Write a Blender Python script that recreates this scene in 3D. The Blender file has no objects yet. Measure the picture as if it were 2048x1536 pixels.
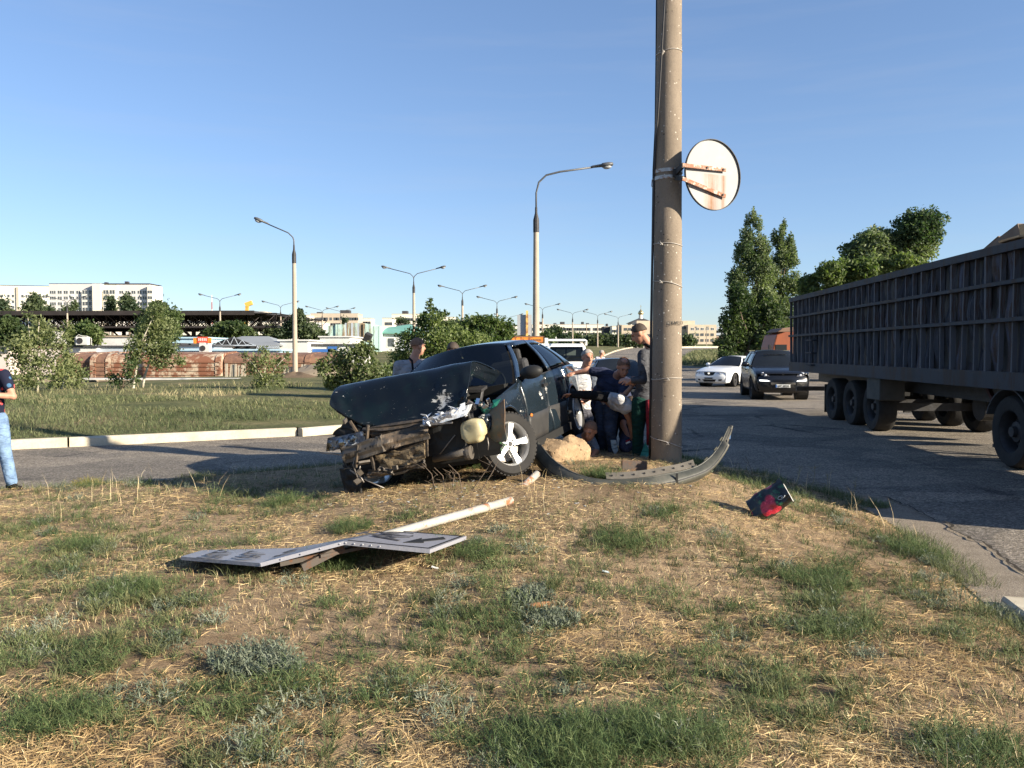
import bpy, bmesh, math, random
import numpy as np
from mathutils import Vector, Matrix, Euler
R = math.radians
scene = bpy.context.scene
COL = scene.collection

# ---------------------------------------------------------------- camera
FPX, HORIZON, EYE = 1660.0, 704.0, 1.65
PITCH = math.atan((768 - HORIZON) / FPX)
cam = bpy.data.cameras.new('camera')
cam.sensor_width = 36.0
cam.lens = FPX / 2048 * 36
cam.clip_start = 0.05
cam.clip_end = 6000
camo = bpy.data.objects.new('camera', cam)
camo.location = (0, 0, EYE)
camo.rotation_euler = (math.pi / 2 - PITCH, 0, 0)
COL.objects.link(camo)
scene.camera = camo

# ---------------------------------------------------------------- light
SUN_ELEV, SUN_AZ = 20.5, 62.0          # azimuth: degrees to the right of straight behind the camera
to_sun = Vector((math.sin(R(SUN_AZ)) * math.cos(R(SUN_ELEV)), -math.cos(R(SUN_AZ)) * math.cos(R(SUN_ELEV)), math.sin(R(SUN_ELEV))))
sl = bpy.data.lights.new('sun', 'SUN')
sl.energy = 4.1
sl.angle = R(0.5)
sl.color = (1.0, 0.89, 0.71)
so = bpy.data.objects.new('sun', sl)
so.rotation_euler = (-to_sun).to_track_quat('-Z', 'Y').to_euler()
so.location = (20, -20, 30)
COL.objects.link(so)
world = bpy.data.worlds.new('World')
scene.world = world
world.use_nodes = True
wn = world.node_tree
bg = wn.nodes['Background']
sky = wn.nodes.new('ShaderNodeTexSky')
sky.sky_type = 'NISHITA'
sky.sun_disc = False
sky.sun_elevation = R(SUN_ELEV)
sky.sun_rotation = math.atan2(to_sun.x, to_sun.y)
sky.air_density = 1.0
sky.dust_density = 0.15
sky.ozone_density = 3.5
sky.altitude = 50
tint = wn.nodes.new('ShaderNodeMix'); tint.data_type = 'RGBA'; tint.blend_type = 'MULTIPLY'; tint.inputs[0].default_value = 1
tint.inputs[7].default_value = (.84, .90, 1.045, 1)
gam = wn.nodes.new('ShaderNodeGamma'); gam.inputs[1].default_value = .79
wn.links.new(sky.outputs[0], gam.inputs[0]); wn.links.new(gam.outputs[0], tint.inputs[6]); 
# thin high haze streaks low in the sky
tc = wn.nodes.new('ShaderNodeTexCoord'); mp = wn.nodes.new('ShaderNodeMapping'); mp.inputs['Scale'].default_value = (2.2, 2.2, 26)
nz = wn.nodes.new('ShaderNodeTexNoise'); nz.inputs['Scale'].default_value = 1.6; nz.inputs['Detail'].default_value = 5; nz.inputs['Roughness'].default_value = .55
rp = wn.nodes.new('ShaderNodeValToRGB'); rp.color_ramp.elements[0].position = .5; rp.color_ramp.elements[1].position = .8; rp.color_ramp.elements[1].color = (.10, .10, .10, 1)
cm = wn.nodes.new('ShaderNodeMix'); cm.data_type = 'RGBA'; cm.inputs[7].default_value = (2.6, 2.7, 3.0, 1)
wn.links.new(tc.outputs['Generated'], mp.inputs[0]); wn.links.new(mp.outputs[0], nz.inputs[0]); wn.links.new(nz.outputs[0], rp.inputs[0])
wn.links.new(rp.outputs[0], cm.inputs[0]); wn.links.new(tint.outputs[2], cm.inputs[6]); wn.links.new(cm.outputs[2], bg.inputs['Color'])
bg.inputs['Strength'].default_value = 0.079
scene.view_settings.view_transform = 'Standard'
scene.view_settings.look = 'None'
scene.view_settings.exposure = 1.63
scene.view_settings.gamma = 1
scene.view_settings.use_curve_mapping = False
scene.render.engine = 'CYCLES'
scene.cycles.max_bounces = 6
scene.cycles.transparent_max_bounces = 12

# ---------------------------------------------------------------- helpers
def at(px, py, d):
    """the point seen at pixel (px, py) of the 2048 x 1536 photograph, d metres ahead"""
    x = (px - 1024) / FPX
    v = (768 - py) / FPX
    c, s = math.cos(PITCH), math.sin(PITCH)
    dx, dy, dz = x, c + v * s, -s + v * c
    k = d / dy
    return Vector((dx * k, d, EYE + dz * k))

def hz(py, d):
    return at(1024, py, d).z

def hx(px, d):
    return at(px, 704, d).x

def sstep(a, b, x):
    t = np.clip((x - a) / (b - a), 0, 1)
    return t * t * (3 - 2 * t)

def vnoise(x, y, seed=0):
    """smooth value noise, vectorised, range about -1..1"""
    x = np.asarray(x, float); y = np.asarray(y, float)
    xi = np.floor(x).astype(np.int64); yi = np.floor(y).astype(np.int64)
    xf = x - xi; yf = y - yi
    def h(a, b):
        n = (a * 374761393 + b * 668265263 + seed * 982451653) & 0x7fffffff
        n = ((n ^ (n >> 13)) * 1274126177) & 0x7fffffff
        n = n ^ (n >> 16)
        return (n & 0xffff) / 32767.5 - 1
    u = xf * xf * (3 - 2 * xf); v = yf * yf * (3 - 2 * yf)
    return (h(xi, yi) * (1 - u) + h(xi + 1, yi) * u) * (1 - v) + (h(xi, yi + 1) * (1 - u) + h(xi + 1, yi + 1) * u) * v

def fbm(x, y, seed=0, o=3):
    r = 0; a = 1.0; t = 0
    for i in range(o):
        r = r + a * vnoise(np.asarray(x) * 2 ** i, np.asarray(y) * 2 ** i, seed + i); t += a; a *= .5
    return r / t

def tag(o, label=None, cat=None, group=None, kind=None):
    if label: o['label'] = label
    if cat: o['category'] = cat
    if group: o['group'] = group
    if kind: o['kind'] = kind
    return o

def empty(name, loc=(0, 0, 0), rot=(0, 0, 0), label=None, cat=None, group=None, kind=None, parent=None):
    o = bpy.data.objects.new(name, None)
    o.empty_display_size = .2
    o.location = loc; o.rotation_euler = rot
    COL.objects.link(o)
    if parent: o.parent = parent
    return tag(o, label, cat, group, kind)

def link(name, me, m=None, parent=None, smooth=False):
    if m is not None:
        me.materials.clear(); me.materials.append(m)
    o = bpy.data.objects.new(name, me)
    COL.objects.link(o)
    if parent: o.parent = parent
    if smooth: me.polygons.foreach_set('use_smooth', [True] * len(me.polygons))
    return o

def inst(o, loc=None, rot=None, parent=None, scale=None):
    c = o.copy(); COL.objects.link(c)
    if parent is not None: c.parent = parent
    if loc is not None: c.location = loc
    if rot is not None: c.rotation_euler = rot
    if scale is not None: c.scale = scale
    return c

def copy_tree(o, parent=None, label=None):
    c = o.copy(); COL.objects.link(c)
    if parent is not None: c.parent = parent
    if label: c['label'] = label
    for ch in list(o.children): copy_tree(ch, c)
    return c

class MB:
    """collects shapes into one mesh"""
    def __init__(s): s.v = []; s.f = []
    def add(s, vs, fs):
        n = len(s.v)
        s.v += [tuple(v) for v in vs]
        s.f += [tuple(i + n for i in f) for f in fs]
        return s
    def box(s, c, size, rot=None):
        hx_, hy_, hz_ = size[0] / 2, size[1] / 2, size[2] / 2
        vs = [Vector((x, y, z)) for x in (-hx_, hx_) for y in (-hy_, hy_) for z in (-hz_, hz_)]
        if rot is not None:
            M = rot if isinstance(rot, Matrix) else Euler(rot).to_matrix()
            vs = [M @ v for v in vs]
        c = Vector(c)
        return s.add([v + c for v in vs], [(0, 1, 3, 2), (4, 6, 7, 5), (0, 4, 5, 1), (2, 3, 7, 6), (0, 2, 6, 4), (1, 5, 7, 3)])
    def bar(s, a, b, w, h=None, up=(0, 0, 1)):
        a = Vector(a); b = Vector(b); h = h or w
        y = (b - a); L = y.length; y = y.normalized()
        u = Vector(up)
        if abs(y.dot(u)) > .98: u = Vector((1, 0, 0))
        x = y.cross(u).normalized(); z = x.cross(y)
        return s.box((a + b) / 2, (w, L, h), Matrix((x, y, z)).transposed())
    def tube(s, pts, r, n=8, cap=True):
        pts = [Vector(p) for p in pts]; m = len(pts)
        rs = r if isinstance(r, (list, tuple)) else [r] * m
        vs = []; fs = []
        prev = None
        for i, p in enumerate(pts):
            t = (pts[min(i + 1, m - 1)] - pts[max(i - 1, 0)]).normalized()
            if prev is None:
                u = Vector((0, 0, 1)) if abs(t.z) < .9 else Vector((1, 0, 0))
                x = t.cross(u).normalized()
            else:
                x = (prev - t * prev.dot(t)).normalized()
            prev = x
            y = t.cross(x)
            for k in range(n):
                a = 2 * math.pi * k / n
                vs.append(p + (x * math.cos(a) + y * math.sin(a)) * rs[i])
        for i in range(m - 1):
            for k in range(n):
                fs.append((i * n + k, i * n + (k + 1) % n, (i + 1) * n + (k + 1) % n, (i + 1) * n + k))
        if cap:
            fs.append(tuple(range(n))[::-1]); fs.append(tuple((m - 1) * n + k for k in range(n)))
        return s.add(vs, fs)
    def lathe(s, prof, n=24, M=None, close=False):
        """prof: list of (r, h) about +Z; M places it"""
        vs = []; fs = []; m = len(prof)
        for r, h in prof:
            for k in range(n):
                a = 2 * math.pi * k / n
                v = Vector((r * math.cos(a), r * math.sin(a), h))
                vs.append(M @ v if M is not None else v)
        for i in range(m - 1 + (1 if close else 0)):
            j = (i + 1) % m
            for k in range(n):
                fs.append((i * n + k, i * n + (k + 1) % n, j * n + (k + 1) % n, j * n + k))
        return s.add(vs, fs)
    def grid(s, fn, nu, nv):
        vs = [fn(i / nu, j / nv) for i in range(nu + 1) for j in range(nv + 1)]
        fs = [(i * (nv + 1) + j, (i + 1) * (nv + 1) + j, (i + 1) * (nv + 1) + j + 1, i * (nv + 1) + j + 1) for i in range(nu) for j in range(nv)]
        return s.add(vs, fs)
    def prism(s, poly, M, t):
        """2-D outline (x, y) extruded by t along local z, placed by matrix M"""
        n = len(poly)
        vs = [M @ Vector((x, y, 0)) for x, y in poly] + [M @ Vector((x, y, t)) for x, y in poly]
        fs = [tuple(range(n))[::-1], tuple(range(n, 2 * n))] + [(k, (k + 1) % n, n + (k + 1) % n, n + k) for k in range(n)]
        return s.add(vs, fs)
    def ball(s, c, r, n=10, M=None):
        r = r if isinstance(r, (tuple, list)) else (r, r, r)
        c = Vector(c); vs = []; fs = []; m = max(4, n // 2 + 1)
        for i in range(1, m):
            th = math.pi * i / m
            for k in range(n):
                a = 2 * math.pi * k / n
                v = Vector((r[0] * math.sin(th) * math.cos(a), r[1] * math.sin(th) * math.sin(a), r[2] * math.cos(th)))
                vs.append(c + (M @ v if M is not None else v))
        for p in (Vector((0, 0, r[2])), Vector((0, 0, -r[2]))): vs.append(c + (M @ p if M is not None else p))
        t = len(vs) - 2
        for i in range(m - 2):
            for k in range(n):
                fs.append((i * n + k, (i + 1) * n + k, (i + 1) * n + (k + 1) % n, i * n + (k + 1) % n))
        for k in range(n):
            fs.append((t, k, (k + 1) % n)); fs.append((t + 1, (m - 2) * n + (k + 1) % n, (m - 2) * n + k))
        return s.add(vs, fs)
    def mesh(s, name, fix=True):
        me = bpy.data.meshes.new(name)
        me.from_pydata(s.v, [], s.f)
        if fix:
            bm = bmesh.new(); bm.from_mesh(me)
            bmesh.ops.recalc_face_normals(bm, faces=bm.faces)
            bm.to_mesh(me); bm.free()
        me.update()
        return me
    def build(s, name, m, parent=None, smooth=False, bevel=0, solid=0, angle=None, fix=True):
        me = s.mesh(name, fix)
        o = link(name, me, m, parent, smooth)
        if solid:
            md = o.modifiers.new('solid', 'SOLIDIFY'); md.thickness = solid; md.offset = -1
        if bevel:
            md = o.modifiers.new('bevel', 'BEVEL'); md.width = bevel; md.segments = 2; md.limit_method = 'ANGLE'; md.angle_limit = R(40)
        if angle:
            me.polygons.foreach_set('use_smooth', [True] * len(me.polygons))
            try: me.set_sharp_from_angle(angle=R(angle))
            except Exception: pass
        return o

def mesh_np(name, v, f, m, tint=None, parent=None, smooth=False):
    """v (N,3) float, f (M,k) int -> one mesh object"""
    v = np.ascontiguousarray(v, np.float32); f = np.ascontiguousarray(f, np.int32)
    me = bpy.data.meshes.new(name)
    k = f.shape[1]
    me.vertices.add(len(v)); me.vertices.foreach_set('co', v.ravel())
    me.loops.add(f.size); me.loops.foreach_set('vertex_index', f.ravel())
    me.polygons.add(len(f)); me.polygons.foreach_set('loop_start', np.arange(0, f.size, k, dtype=np.int32))
    try: me.polygons.foreach_set('loop_total', np.full(len(f), k, np.int32))
    except Exception: pass
    if tint is not None:
        a = me.attributes.new('tint', 'FLOAT', 'POINT'); a.data.foreach_set('value', np.ascontiguousarray(tint, np.float32))
    me.update(calc_edges=True)
    return link(name, me, m, parent, smooth)

# ---------------------------------------------------------------- materials
class N:
    """small node-tree helper"""
    def __init__(s, name):
        s.m = bpy.data.materials.new(name); s.m.use_nodes = True
        s.t = s.m.node_tree; s.b = s.t.nodes['Principled BSDF']; s.out = s.t.nodes['Material Output']
        s._co = None
    def n(s, typ, **kw):
        x = s.t.nodes.new(typ)
        for k, v in kw.items():
            if k.startswith('i_'):
                x.inputs[k[2:].replace('_', ' ')].default_value = v
            else: setattr(x, k, v)
        return x
    def l(s, a, b): s.t.links.new(a, b)
    def co(s):
        if s._co is None: s._co = s.n('ShaderNodeTexCoord').outputs['Object']
        return s._co
    def mapped(s, scale, rot=(0, 0, 0)):
        mp = s.n('ShaderNodeMapping'); mp.inputs['Scale'].default_value = scale; mp.inputs['Rotation'].default_value = rot
        s.l(s.co(), mp.inputs['Vector']); return mp.outputs[0]
    def noise(s, scale, detail=6, rough=.6, vec=None, dist=0):
        x = s.n('ShaderNodeTexNoise'); x.inputs['Scale'].default_value = scale; x.inputs['Detail'].default_value = detail
        x.inputs['Roughness'].default_value = rough; x.inputs['Distortion'].default_value = dist
        s.l(vec if vec is not None else s.co(), x.inputs['Vector']); return x.outputs['Fac']
    def voro(s, scale, feature='F1', vec=None, out='Distance'):
        x = s.n('ShaderNodeTexVoronoi'); x.feature = feature; x.inputs['Scale'].default_value = scale
        s.l(vec if vec is not None else s.co(), x.inputs['Vector']); return x.outputs[out]
    def ramp(s, fac, stops, interp='LINEAR'):
        x = s.n('ShaderNodeValToRGB'); e = x.color_ramp; e.interpolation = interp
        while len(e.elements) > 2: e.elements.remove(e.elements[-1])
        while len(e.elements) < len(stops): e.elements.new(.5)
        for el, (p, c) in zip(e.elements, stops):
            el.position = p; el.color = (c, c, c, 1) if isinstance(c, (int, float)) else (*c, 1)
        s.l(fac, x.inputs['Fac']); return x.outputs['Color']
    def mix(s, fac, a, b, mode='MIX'):
        x = s.n('ShaderNodeMix', data_type='RGBA', blend_type=mode)
        for val, idx in ((fac, 0), (a, 6), (b, 7)):
            if hasattr(val, 'is_output'): s.l(val, x.inputs[idx])
            elif idx == 0: x.inputs[0].default_value = val
            else: x.inputs[idx].default_value = (*val, 1) if len(val) == 3 else val
        return x.outputs[2]
    def attr(s, name):
        x = s.n('ShaderNodeAttribute'); x.attribute_name = name; return x.outputs['Fac']
    def math(s, op, a, b=0.0):
        x = s.n('ShaderNodeMath', operation=op)
        for val, i in ((a, 0), (b, 1)):
            if hasattr(val, 'is_output'): s.l(val, x.inputs[i])
            else: x.inputs[i].default_value = val
        return x.outputs[0]
    def bump(s, h, strength=.3, dist=.02):
        x = s.n('ShaderNodeBump'); x.inputs['Strength'].default_value = strength; x.inputs['Distance'].default_value = dist
        s.l(h, x.inputs['Height']); s.l(x.outputs[0], s.b.inputs['Normal']); return x
    def set(s, color=None, rough=None, metal=None, spec=None, coat=None, trans=None):
        for nm, val in (('Base Color', color), ('Roughness', rough), ('Metallic', metal), ('Specular IOR Level', spec), ('Coat Weight', coat), ('Transmission Weight', trans)):
            if val is None: continue
            if hasattr(val, 'is_output'): s.l(val, s.b.inputs[nm])
            elif isinstance(val, (tuple, list)): s.b.inputs[nm].default_value = (*val, 1)
            else: s.b.inputs[nm].default_value = val
        return s.m

def mat(name, c1, c2=None, scale=4, rough=.8, metal=0, spec=.3, bump=0, bscale=None, contrast=.25, coat=0, detail=8):
    n = N(name)
    c2 = c2 or tuple(min(1, x * .78) for x in c1)
    f = n.noise(scale, detail, .65)
    col = n.ramp(f, [(.5 - contrast, c2), (.5 + contrast, c1)])
    n.set(col, rough, metal, spec, coat)
    if bump: n.bump(n.noise(bscale or scale * 4, 6), bump)
    return n.m

def grimy(name, base, dirt=(.12, .1, .08), rust=None, scale=1.5, rough=.6, amount=.5, metal=0, streak=False, coat=0):
    """paint with dirt patches and optional rust"""
    n = N(name)
    v = n.mapped((1, 1, .18)) if streak else n.co()
    f1 = n.noise(scale, 9, .7, v)
    col = n.mix(n.ramp(f1, [(.62 - amount * .3, 0.0), (.78, .85)]), base, dirt)
    if rust:
        f2 = n.noise(scale * 1.7, 10, .75, v)
        col = n.mix(n.ramp(f2, [(.6 - amount * .25, 0.0), (.66 - amount * .2, 1.0)]), col, rust)
    n.set(col, rough, metal, .4, coat)
    n.bump(n.noise(scale * 14, 5), .15)
    return n.m

def leaf_mat(name, dark, light, trans=.35):
    n = N(name)
    col = n.ramp(n.attr('tint'), [(0, dark), (1, light)])
    n.set(col, .55, 0, .35)
    tr = n.n('ShaderNodeBsdfTranslucent'); n.l(n.mix(1, col, (1.0, 1.15, .55), 'MULTIPLY'), tr.inputs['Color'])
    mx = n.n('ShaderNodeMixShader'); mx.inputs[0].default_value = trans
    n.l(n.b.outputs[0], mx.inputs[1]); n.l(tr.outputs[0], mx.inputs[2]); n.l(mx.outputs[0], n.out.inputs['Surface'])
    return n.m

def glass_mat(name, tint=(.55, .62, .6), rough=.03, clear=.6):
    """window glass: a mix of see-through and mirror by Fresnel"""
    n = N(name)
    tr = n.n('ShaderNodeBsdfTransparent'); tr.inputs[0].default_value = (*[c * clear for c in tint], 1)
    gl = n.n('ShaderNodeBsdfGlossy'); gl.inputs['Roughness'].default_value = rough
    fr = n.n('ShaderNodeFresnel'); fr.inputs[0].default_value = 1.5
    mx = n.n('ShaderNodeMixShader')
    n.l(fr.outputs[0], mx.inputs[0]); n.l(tr.outputs[0], mx.inputs[1]); n.l(gl.outputs[0], mx.inputs[2]); n.l(mx.outputs[0], n.out.inputs['Surface'])
    return n.m

M = {}
M['black'] = mat('black_plastic', (.02, .02, .02), (.012, .012, .012), rough=.6)
M['rubber'] = mat('tyre_rubber', (.016, .015, .015), (.03, .028, .026), 6, .85, bump=.2)
M['chrome'] = mat('chrome', (.75, .75, .75), (.6, .6, .6), 8, .15, 1)
M['silver'] = mat('alloy_silver', (.66, .66, .66), (.5, .49, .47), 5, .35, .55)
M['steel'] = mat('bare_steel', (.3, .29, .28), (.16, .13, .11), 7, .5, .7, bump=.2)
M['darksteel'] = mat('dark_steel', (.055, .055, .06), (.03, .027, .025), 6, .6, .3, bump=.2)
M['concrete'] = mat('concrete', (.42, .37, .31), (.28, .24, .2), 3, .9, bump=.3)
M['glass'] = glass_mat('window_glass')
M['darkglass'] = mat('dark_glass', (.015, .018, .022), (.01, .012, .014), 2, .08, 0, .35)
M['lampgrey'] = mat('lamp_grey', (.12, .125, .13), (.07, .07, .075), 4, .5, .2)
M['bark'] = mat('bark', (.16, .12, .09), (.07, .055, .04), 9, .95, bump=.5)
M['white'] = grimy('white_paint', (.8, .79, .76), (.45, .42, .37), None, .8, .5, .3)
# ================================================================ the setting
KERB = [(-90, -22), (-45, -3), (-28, 4.2), (-16, 10.2), (-8.5, 14.0), (-3.4, 16.9), (-1.4, 19.4), (-.2, 24), (.6, 32), (1.3, 40), (4, 65), (9, 95), (16, 130), (24, 165)]
ISL = [(-16, 6.6), (-9.5, 8.6), (-5.3, 10.0), (-3.9, 11.0), (-2.2, 12.2), (-.4, 13.6), (1.2, 14.2), (2.3, 13.4), (2.9, 12.2), (3.25, 11.3), (3.7, 10.1), (3.85, 8.5), (3.5, 6.6), (3.15, 5.2), (3.0, 4), (2.9, 2), (2.8, -3), (-16, -3)]

def smooth_poly(P, k=2):
    for _ in range(k):
        Q = []
        for i in range(len(P)):
            a = np.array(P[i]); b = np.array(P[(i + 1) % len(P)])
            Q += [tuple(.75 * a + .25 * b), tuple(.25 * a + .75 * b)]
        P = Q
    return P
ISLS = np.array(smooth_poly(ISL, 2))

def poly_dist(x, y, P):
    """signed distance to a closed outline (inside positive)"""
    x = np.asarray(x, float); y = np.asarray(y, float)
    d = np.full(x.shape, 1e9); ins = np.zeros(x.shape, bool)
    n = len(P)
    for i in range(n):
        ax, ay = P[i]; bx, by = P[(i + 1) % n]
        ex, ey = bx - ax, by - ay
        L = ex * ex + ey * ey + 1e-12
        t = np.clip(((x - ax) * ex + (y - ay) * ey) / L, 0, 1)
        d = np.minimum(d, np.hypot(x - ax - t * ex, y - ay - t * ey))
        c = ((ay > y) != (by > y)) & (x < (bx - ax) * (y - ay) / (by - ay + 1e-12) + ax)
        ins ^= c
    return np.where(ins, d, -d)

def ground_z(x, y):
    x = np.asarray(x, float); y = np.asarray(y, float)
    return 2.5 * sstep(58, 175, y) + 3.0 * sstep(175, 420, y) + 0 * x

def road_z(x, y):
    x = np.asarray(x, float); y = np.asarray(y, float)
    return ground_z(x, y) + .025 * fbm(x / 5, y / 5, 3, 2) * sstep(14, 6, np.abs(y - 12))

def isl_z(x, y):
    """top of the grassy traffic island"""
    x = np.asarray(x, float); y = np.asarray(y, float)
    d = poly_dist(x, y, ISLS)
    crest = .04 + .27 * sstep(4.2, 8.6, y) * sstep(-2.9, .3, x)
    z = -.03 + .075 * sstep(-.05, .3, d) + (.03 + crest) * sstep(0, 2.2, d)
    z = z + .035 * fbm(x * .9, y * .9, 11, 3) * sstep(0, 1.2, d) + .012 * fbm(x * 5, y * 5, 17, 2) * sstep(0, .5, d)
    return z

def strip_mesh(name, xs, ys, zf, m, kind='structure', mask=None):
    X, Y = np.meshgrid(xs, ys, indexing='ij')
    Z = zf(X, Y)
    v = np.stack([X, Y, Z], -1).reshape(-1, 3)
    nu, nv = len(xs), len(ys)
    i, j = np.meshgrid(np.arange(nu - 1), np.arange(nv - 1), indexing='ij')
    a = (i * nv + j).ravel()
    f = np.stack([a, a + nv, a + nv + 1, a + 1], 1)
    if mask is not None:
        ok = mask(X, Y).ravel()
        f = f[ok[f].any(1)]
    o = mesh_np(name, v, f, m, smooth=True)
    return tag(o, kind=kind)

# --- asphalt
n = N('asphalt')
fine = n.noise(55, 4, .85); mid = n.noise(1.3, 6, .65); big = n.noise(.28, 4, .6)
base = n.ramp(mid, [(.3, (.215, .182, .145)), (.7, (.345, .295, .235))])
patch = n.ramp(n.noise(.4, 2, .4, n.mapped((1, 1.4, 1)), .6), [(.515, 0.0), (.53, .75)])
base = n.mix(patch, base, (.14, .125, .11))
agg = n.math('MULTIPLY', n.ramp(n.voro(42), [(.12, 1.0), (.40, 0.0)]), n.ramp(n.noise(6, 4, .7), [(.3, .3), (.6, 1.0)]))
base = n.mix(n.math('MULTIPLY', agg, .8), base, (.42, .385, .34))
base = n.mix(n.ramp(fine, [(.38, .75), (.56, 0.0)]), base, (.06, .054, .047))
dust = n.ramp(big, [(.48, 0.0), (.75, .6)])
base = n.mix(dust, base, (.27, .235, .19))
crack = n.voro(.33, 'DISTANCE_TO_EDGE', n.mapped((1, 1, 1)))
cw = n.noise(3, 5, .7)
cr = n.ramp(n.math('ADD', crack, n.math('MULTIPLY', n.math('SUBTRACT', cw, .5), .12)), [(.006, 1.0), (.022, 0.0)])
base = n.mix(n.math('MULTIPLY', cr, n.ramp(big, [(.4, .9), (.55, .1)])), base, (.03, .028, .026))
vc = n.n('ShaderNodeSeparateColor'); n.l(n.voro(48, out='Color'), vc.inputs[0])
base = n.mix(.85, base, n.ramp(vc.outputs[0], [(0, .42), (.6, .9), (1, 1.55)]), 'MULTIPLY')
n.set(base, .92, 0, .2)
n.bump(n.math('ADD', fine, n.math('MULTIPLY', agg, .6)), .8, .010)
M['asphalt'] = n.m

# --- dry soil with straw
n = N('dry_soil')
a = n.noise(.7, 6, .6); b = n.noise(9, 8, .75); c = n.noise(60, 4, .8)
col = n.ramp(b, [(.3, (.20, .135, .082)), (.55, (.38, .275, .17)), (.75, (.50, .385, .25))])
col = n.mix(n.ramp(a, [(.47, 0.0), (.66, .85)]), col, (.14, .098, .06))
col = n.mix(n.ramp(c, [(.35, .6), (.6, 0.0)]), col, (.1, .068, .04))
n.set(col, 1, 0, .1)
n.bump(n.math('ADD', b, c), .7, .02)
M['soil'] = n.m

n = N('far_grass')
a = n.noise(.15, 6, .65); b = n.noise(2.5, 6, .7)
col = n.ramp(a, [(.35, (.09, .11, .045)), (.55, (.16, .15, .07)), (.7, (.28, .22, .12))])
col = n.mix(n.ramp(b, [(.35, .6), (.65, 0.0)]), col, (.06, .075, .03))
n.set(col, 1, 0, .1); n.bump(b, .6, .1)
M['fargrass'] = n.m

def lin(*segs):
    return np.concatenate([np.linspace(a, b, k, endpoint=False) for a, b, k in segs] + [[segs[-1][1]]])

strip_mesh('ground', lin((-1500, -200, 14), (-200, -60, 16), (-60, 80, 36), (80, 300, 14), (300, 1500, 12)),
           lin((-120, -20, 6), (-20, 60, 20), (60, 200, 40), (200, 450, 26), (450, 2600, 16)),
           lambda x, y: ground_z(x, y) - .07, M['fargrass'])
road = strip_mesh('road', lin((-70, -14, 28), (-14, 14, 112), (14, 75, 40)), lin((-40, 2, 20), (2, 30, 112), (30, 175, 80)), road_z, M['asphalt'])

# --- concrete gutter apron along the right edge of the island
n = N('gutter_concrete')
g = n.noise(4, 8, .7); h = n.noise(70, 4, .8)
col = n.ramp(g, [(.3, (.20, .165, .125)), (.7, (.33, .28, .22))])
col = n.mix(n.ramp(h, [(.35, .7), (.55, 0.0)]), col, (.09, .075, .06))
col = n.mix(n.math('MULTIPLY', n.ramp(n.voro(60), [(.15, 1.0), (.35, 0.0)]), .5), col, (.5, .45, .38))
n.set(col, .95, 0, .15); n.bump(n.math('ADD', h, g), .8, .015)
M['gutter'] = n.m
M['jointdirt'] = mat('joint_dirt', (.045, .035, .025), (.02, .016, .012), 12, 1, bump=.5)
ge = np.array([p for p in ISLS if p[0] > 2.5 and 1.5 < p[1] < 10.9]); ge = ge[np.argsort(ge[:, 1])]
mb = MB()
def gut(u, v):
    y = 1.6 + 9.1 * u; x0 = float(np.interp(y, ge[:, 1], ge[:, 0]))
    w = (.40 + .05 * float(vnoise(y * 3, 0, 5)) + .03 * float(vnoise(y * 11, 0, 6))) * float(sstep(10.8, 9.2, y)) + .02
    xx = x0 - .12 + v * (w + .12)
    return (xx, y, float(road_z(xx, y)) + .014 - .010 * v)
mb.grid(gut, 110, 6)
tag(mb.build('gutter', M['gutter'], smooth=True), kind='structure')
# gritty open joint between the gutter and the asphalt
mb = MB()
def jnt(u, v):
    p = gut(u, 1.0); w = .004 + .016 * max(0, float(vnoise(u * 60, 1, 12))) + .012 * max(0, float(vnoise(u * 23, 4, 13)))
    return (p[0] - .01 + (v - .5) * w * 2 + .03 * float(vnoise(u * 25, 2, 14)), p[1], float(road_z(p[0], p[1])) + .020)
mb.grid(jnt, 200, 1)
tag(mb.build('road_joint', M['jointdirt'], smooth=True), kind='structure')

# --- grassy island
xs = lin((-16.4, -8, 40), (-8, 4.2, 200)); ys = lin((-3.2, 2, 20), (2, 14.6, 230))
island = strip_mesh('traffic_island', xs, ys, isl_z, M['soil'], mask=lambda x, y: poly_dist(x, y, ISLS) > -.06)

# --- verge beyond the left road
KB = np.array(KERB, float)
seg = np.hypot(*np.diff(KB, axis=0).T); KS = np.concatenate([[0], np.cumsum(seg)])
def kerb_at(s):
    return np.array([np.interp(s, KS, KB[:, 0]), np.interp(s, KS, KB[:, 1])])
def kerb_n(s):
    t = kerb_at(min(s + .5, KS[-1])) - kerb_at(max(s - .5, 0)); t /= np.hypot(*t)
    return np.array([-t[1], t[0]])          # to the left, away from the road
VW = np.array([.1, .25, .5, 1, 1.6, 2.4, 3.4, 4.8, 6.5, 9, 12, 16, 21, 28, 38, 55])
def verge_z(x, y, w):
    return ground_z(x, y) + .15 + .22 * sstep(.3, 6, w) - .28 * sstep(14, 24, w) + .05 * fbm(x * .5, y * .5, 21, 3) * sstep(.2, 2, w)
ss = np.concatenate([np.arange(0, 130, 1.2), np.arange(130, KS[-1], 3.0)])
v = []
for s in ss:
    p = kerb_at(s); q = kerb_n(s)
    a = math.atan2(.9, -1.0)
    blend = float(sstep(60, 100, s))
    nn = q * (1 - .55 * blend) + np.array([-1.0, .15]) * .55 * blend
    for w in VW:
        c = p + nn * w
        v.append((c[0], c[1], float(verge_z(c[0], c[1], w))))
nv = len(VW); nu = len(ss)
i, j = np.meshgrid(np.arange(nu - 1), np.arange(nv - 1), indexing='ij')
a = (i * nv + j).ravel()
n = N('verge_turf')
A_ = n.noise(.5, 6, .65); B_ = n.noise(7, 7, .75)
col = n.ramp(A_, [(.33, (.09, .10, .045)), (.5, (.15, .15, .07)), (.68, (.26, .21, .12))])
col = n.mix(n.ramp(B_, [(.35, .7), (.6, 0.0)]), col, (.05, .055, .025))
n.set(col, 1, 0, .1); n.bump(B_, .8, .06)
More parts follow.
